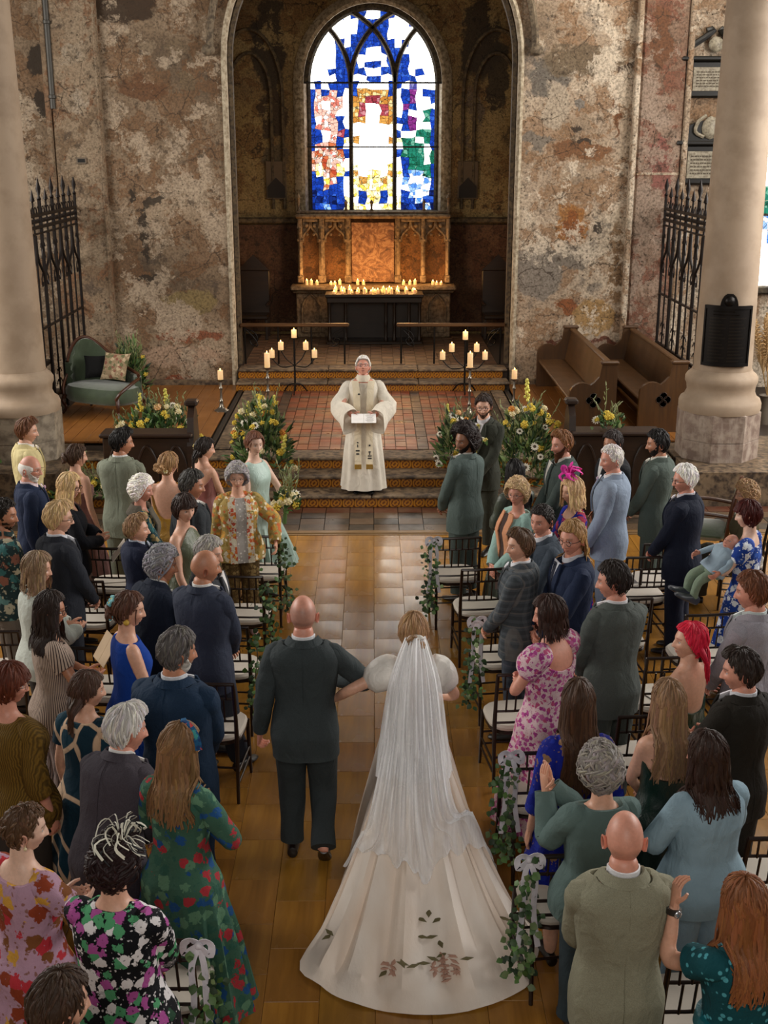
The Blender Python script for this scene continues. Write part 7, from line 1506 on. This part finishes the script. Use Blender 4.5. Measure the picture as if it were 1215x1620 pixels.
def arrangement(lab, ctr, rx, ry, H, nleaf, blooms, seed, kind='flower_arrangement', floor=True, facing=(0, -1, .5), cat='flowers', ll=(.08, .17)):
    g = random.Random(seed); t = thing(kind, lab, cat, ctr); mb = MB()
    def pt(sh=1.0):
        a = g.uniform(0, 2*PI); e = g.uniform(.05, 1.0)*PI/2; r = g.uniform(.75, 1.0)*sh
        return np.array((rx*r*math.cos(a)*math.cos(e*.9), ry*r*math.sin(a)*math.cos(e*.9), H*r*math.sin(e)))
    for k in range(nleaf):
        p = pt(g.uniform(.5, 1)); d = p/np.array((rx, ry, H))+np.array((g.gauss(0, .35), g.gauss(0, .35), g.gauss(.35, .35))); leafmesh(mb, p, d, (g.gauss(0, .5), -1, 1), g.uniform(*ll), g.uniform(.018, .055), g.choice(GREENS))
    for k in range(nleaf//14):
        p = pt(.8); d = np.array((g.gauss(0, .3), g.gauss(0, .2), 1)); e = p+d*g.uniform(.15, .4); mb.tube(catmull([p, (p+e)/2+(.02, 0, 0), e], 5), .004, 4, np.array(lin('7d8450')));
        for q in range(5): leafmesh(mb, p+(e-p)*(.4+.15*q), d+np.array((g.gauss(0, .6), g.gauss(0, .6), .2)), (0, -1, .4), .07, .014, '8a9060')
    mb.build('foliage', M_leaf, t, kind='stuff')
    for nm, n in blooms.items():
        for k in range(n):
            for _ in range(40):
                p = pt(1.03); 
                if p[1] < ry*.35 or p[2] > H*.6: break
            d = Vector((p[0]/rx*.6+facing[0], p[1]/ry*.6+facing[1], p[2]/H*.6+facing[2])); s = {'daisy': 1.05, 'spike': 1.3, 'button': 1.5}.get(nm, 1.15)*g.uniform(.8, 1.2)
            if nm == 'spike': p[2] += .08; d = Vector((g.gauss(0, .15), g.gauss(-.1, .1), 1))
            o = link(nm+'_flower' if nm not in ('spike', 'button') else {'spike': 'snapdragon', 'button': 'button_flowers'}[nm], BL[nm], t); o.location = p; o.rotation_mode = 'QUATERNION'; o.rotation_quaternion = d.to_track_quat('Z', 'Y'); o.scale = (s, s, s)
    return t
def base(u, v, z): p = atz(u, v, z); return (p.x, p.y, z)
arrangement('wide arrangement of yellow and white flowers behind the left choir stall', base(250, 712, .45), .70, .30, .62, 520, {'daisy': 6, 'yellow': 16, 'button': 12, 'cream': 8, 'spike': 2, 'peach': 3}, 1)
arrangement('tall arrangement of white daisies and grasses left of the officiant', base(416, 748, .30), .46, .34, .98, 620, {'daisy': 8, 'yellow': 16, 'button': 12, 'orange': 4, 'cream': 8, 'spike': 4}, 2)
arrangement('smaller arrangement of daisies beside the groomsman, right of the officiant', base(722, 738, .30), .36, .28, .72, 420, {'daisy': 9, 'peach': 4, 'orange': 2, 'spike': 2, 'button': 4, 'cream': 3}, 3)
arrangement('large arrangement of white and yellow flowers spilling down the steps on the right', base(830, 770, .30), .52, .36, 1.08, 720, {'daisy': 13, 'yellow': 18, 'button': 14, 'orange': 4, 'cream': 10, 'spike': 2}, 4)
arrangement('low row of yellow flowers on the steps at far left', base(145, 790, .15), .62, .14, .26, 260, {'yellow': 14, 'button': 12, 'cream': 6}, 5, ll=(.05, .10))
arrangement('small flowers resting on the right choir stall', (2.85, 14.18, 1.104), .22, .12, .20, 90, {'daisy': 2, 'yellow': 5, 'button': 3}, 6, ll=(.05, .10))
arrangement('leafy pot plant in the shade behind the green chaise', (-3.95, 19.35, .48), .34, .30, .95, 420, {'button': 3}, 7, 'pot_plant', cat='plant')
t = [o for o in COL.objects if o.name.startswith('pot_plant')][0]; mb = MB(); mb.lathe([(.13, 0), (.18, .30), (.19, .32), (.16, .33), (.15, .28)], sides=18); mb.build('pot', plain('dark_pot', '2a1d14', .6), t)
def ivy(lab, pts, n, seed, r=.042, cat='ivy', wire=True, ln=(.024, .045)):
    g = random.Random(seed); P = catmull(np.array(pts, float), 40); c = P[0].copy(); t = thing('ivy_garland', lab, cat, tuple(c)); mb = MB(); mb.tube(P-c, .004, 5, np.array(lin('4a3a22')))
    mb.build('stem', M_vc(), t); mb = MB()
    for k in range(n):
        p = P[g.randrange(40)]-c+np.array((g.gauss(0, r), g.gauss(0, r), g.gauss(0, r))); q = np.array((g.gauss(0, 1), g.gauss(-.6, .6), g.gauss(-.5, .6)))
        w = g.uniform(*ln); leafmesh(mb, p, q, (g.gauss(0, .6), -1, .7), w*1.2, w, g.choice(GREENS[:4]+['6d8050']))
    mb.build('leaves', M_leaf, t, kind='stuff'); return t
M_rib = fabric('satin:d8d4dc')
def bow(lab, p, rz, tails=.45):
    t = thing('ribbon_bow', lab, 'bow', p, rz)
    def strip(name, pts, w=.034, tw=0):
        P = catmull(pts, 18); T = np.gradient(P, axis=0); T /= np.linalg.norm(T, axis=1)[:, None]; sd = np.cross(T, (0, 1, .2)); sd /= np.linalg.norm(sd, axis=1)[:, None]+1e-9; nn = np.cross(T, sd)
        mb = MB(); mb.rings(np.stack([P+sd*w/2, P+sd*w/2+nn*.003, P-sd*w/2+nn*.003, P-sd*w/2], 1)); mb.build(name, M_rib, t)
    for s in (-1, 1):
        strip('loop', [(0, 0, 0), (s*.035, -.02, .03), (s*.065, -.03, .015), (s*.06, -.04, -.03), (s*.03, -.03, -.012), (0, -.01, 0)])
        strip('tail', [(0, -.01, 0), (s*.03, -.04, -.10), (s*.01+.02*s, -.03, -tails*.6), (s*.055, -.05, -tails)], .030)
    mb = MB(); mb.ball((0, -.015, 0), (.02, .018, .02), 8, 5); mb.build('knot', M_rib, t)
for u, sx, lab, hasivy in ((718, -1, 'front row chair on the right', 1), (790, -1, 'third aisle chair on the right', 1), (850, -1, 'fifth aisle chair on the right', 1), (884, -1, 'aisle chair at lower right', 1), (264, 1, 'lower left aisle chair', 1), (388, 1, 'left aisle chair by the floral brocade jacket', 2), (365, 1, 'left aisle chair by the bald man in charcoal', 2), (415, 1, 'front row chair on the left', 2)):
    p, r = chairs[u]; px, py = p.x+sx*.215, p.y-.27
    if hasivy == 1: bow('white ribbon bow with long tails tied to the '+lab, (px, py, .90), r, .5)
    ivy('ivy trailing down the '+lab, [(px, py-.02, .86), (px+sx*.03, py-.03, .70), (px+sx*.01, py-.02, .52), (px+sx*.04, py-.04, .36), (px+sx*.02, py-.03, .25)], 150 if hasivy == 1 else 110, u)
ivy('ivy trailing from the rim of the stone font', [(-5.0, 13.72, 1.40), (-4.72, 13.95, 1.30), (-4.66, 14.0, 1.0), (-4.68, 13.98, .7), (-4.62, 13.9, .45)], 160, 11, .06, ln=(.05, .09))
ivy('ivy and leaves lying in the bowl of the stone font', [(-5.7, 14.0, 1.36), (-5.4, 13.95, 1.50), (-5.1, 14.0, 1.50), (-4.9, 14.2, 1.40)], 130, 12, .07, ln=(.05, .09))
ivy('ivy at the foot of the carved font beside the yellow suit', [(-5.7, 13.68, .95), (-5.45, 13.62, .75), (-5.2, 13.6, .80), (-5.0, 13.62, .62)], 150, 13, .09, ln=(.06, .10))
# bridesmaid's bouquet
q = r7.location; fx, fy = -math.sin(R(-125)), math.cos(R(-125)); bq = arrangement('round bouquet of cream and yellow flowers held by the bridesmaid', (q.x+fx*.36+.02, q.y+fy*.36, 1.0), .15, .15, .17, 150, {'daisy': 3, 'yellow': 7, 'cream': 9, 'button': 4}, 21, 'bouquet', ll=(.05, .10))
mb = MB(); mb.tube([(0, 0, .04), (-.02, .03, -.16)], .02, 8, np.array(lin('5a7a42'))); mb.build('stems', M_vc(), bq)
# pampas grass behind the right column
t = thing('pampas_vase', 'tall vase of dried pampas grass behind the right column', 'dried grass', base(1206, 712, .0)); mb = MB(); mb.lathe([(.12, 0), (.16, .2), (.14, .6), (.10, .8), (.12, .84)], sides=18); mb.build('vase', plain('tall_stone_vase', '6e6254', .7), t)
M_pam = plain('pampas_plume', 'ffffff', .9, 0, .2, 20, 0, 60, True); g = random.Random(9)
for k in range(9):
    mb = MB(); a = g.uniform(-1, 1); p0 = np.array((0, 0, .8)); p1 = np.array((a*.25, g.uniform(-.15, .1), 1.45+.2*g.random())); p2 = p1+np.array((a*.18, -.05, .45))
    P = catmull([p0, p0*.4+p1*.6, p1, p2], 26); mb.tube(P, .006, 5, np.array(lin('9a7a4a')))
    for i in range(8, 26):
        for j in range(7): q = j*.9+i; w = .085*math.sin((i-7)/19*PI*.92+.1); e = P[i]+np.array((math.cos(q)*w, math.sin(q)*w, .06)); mb.tube([P[i], (P[i]+e)/2+(0, 0, .015), e], [.010, .012, .003], 4, np.array(lin('c6a576'))*g.uniform(.75, 1.15))
    mb.build('plume', M_pam, t)
# baby on the arm of the woman in blue and white
w = [o for o in COL.objects if 'holding a baby' in o.get('label', '')][0].location; fx, fy = -math.sin(R(62)), math.cos(R(62))
bx, by = w.x+fx*.24-.27, w.y+fy*.24-.17
FBb, rbb, _ = person(60, 60, .68, 'm', 0, 0, 'sleeping baby in pale green dungarees held on the chest', skin='pink', hair='bald:c8a890', top='shirt:plain:9fb4c4', bot='plain:8a9c86', sleeve='long', girth=1.35, hs=1.12, arms=((-.15, .10, .36), (.12, .12, .34)), pitch=-14, roll=18, pos=(bx, by, .80), shoe='3a3e46', legs=[((-.05, .10, .21), (-.055, .04, .045)), ((.05, .10, .21), (.055, .02, .045))])
rbb.rotation_euler = (Matrix.Rotation(R(34), 3, 'Y') @ Matrix.Rotation(R(118), 3, 'Z')).to_euler()
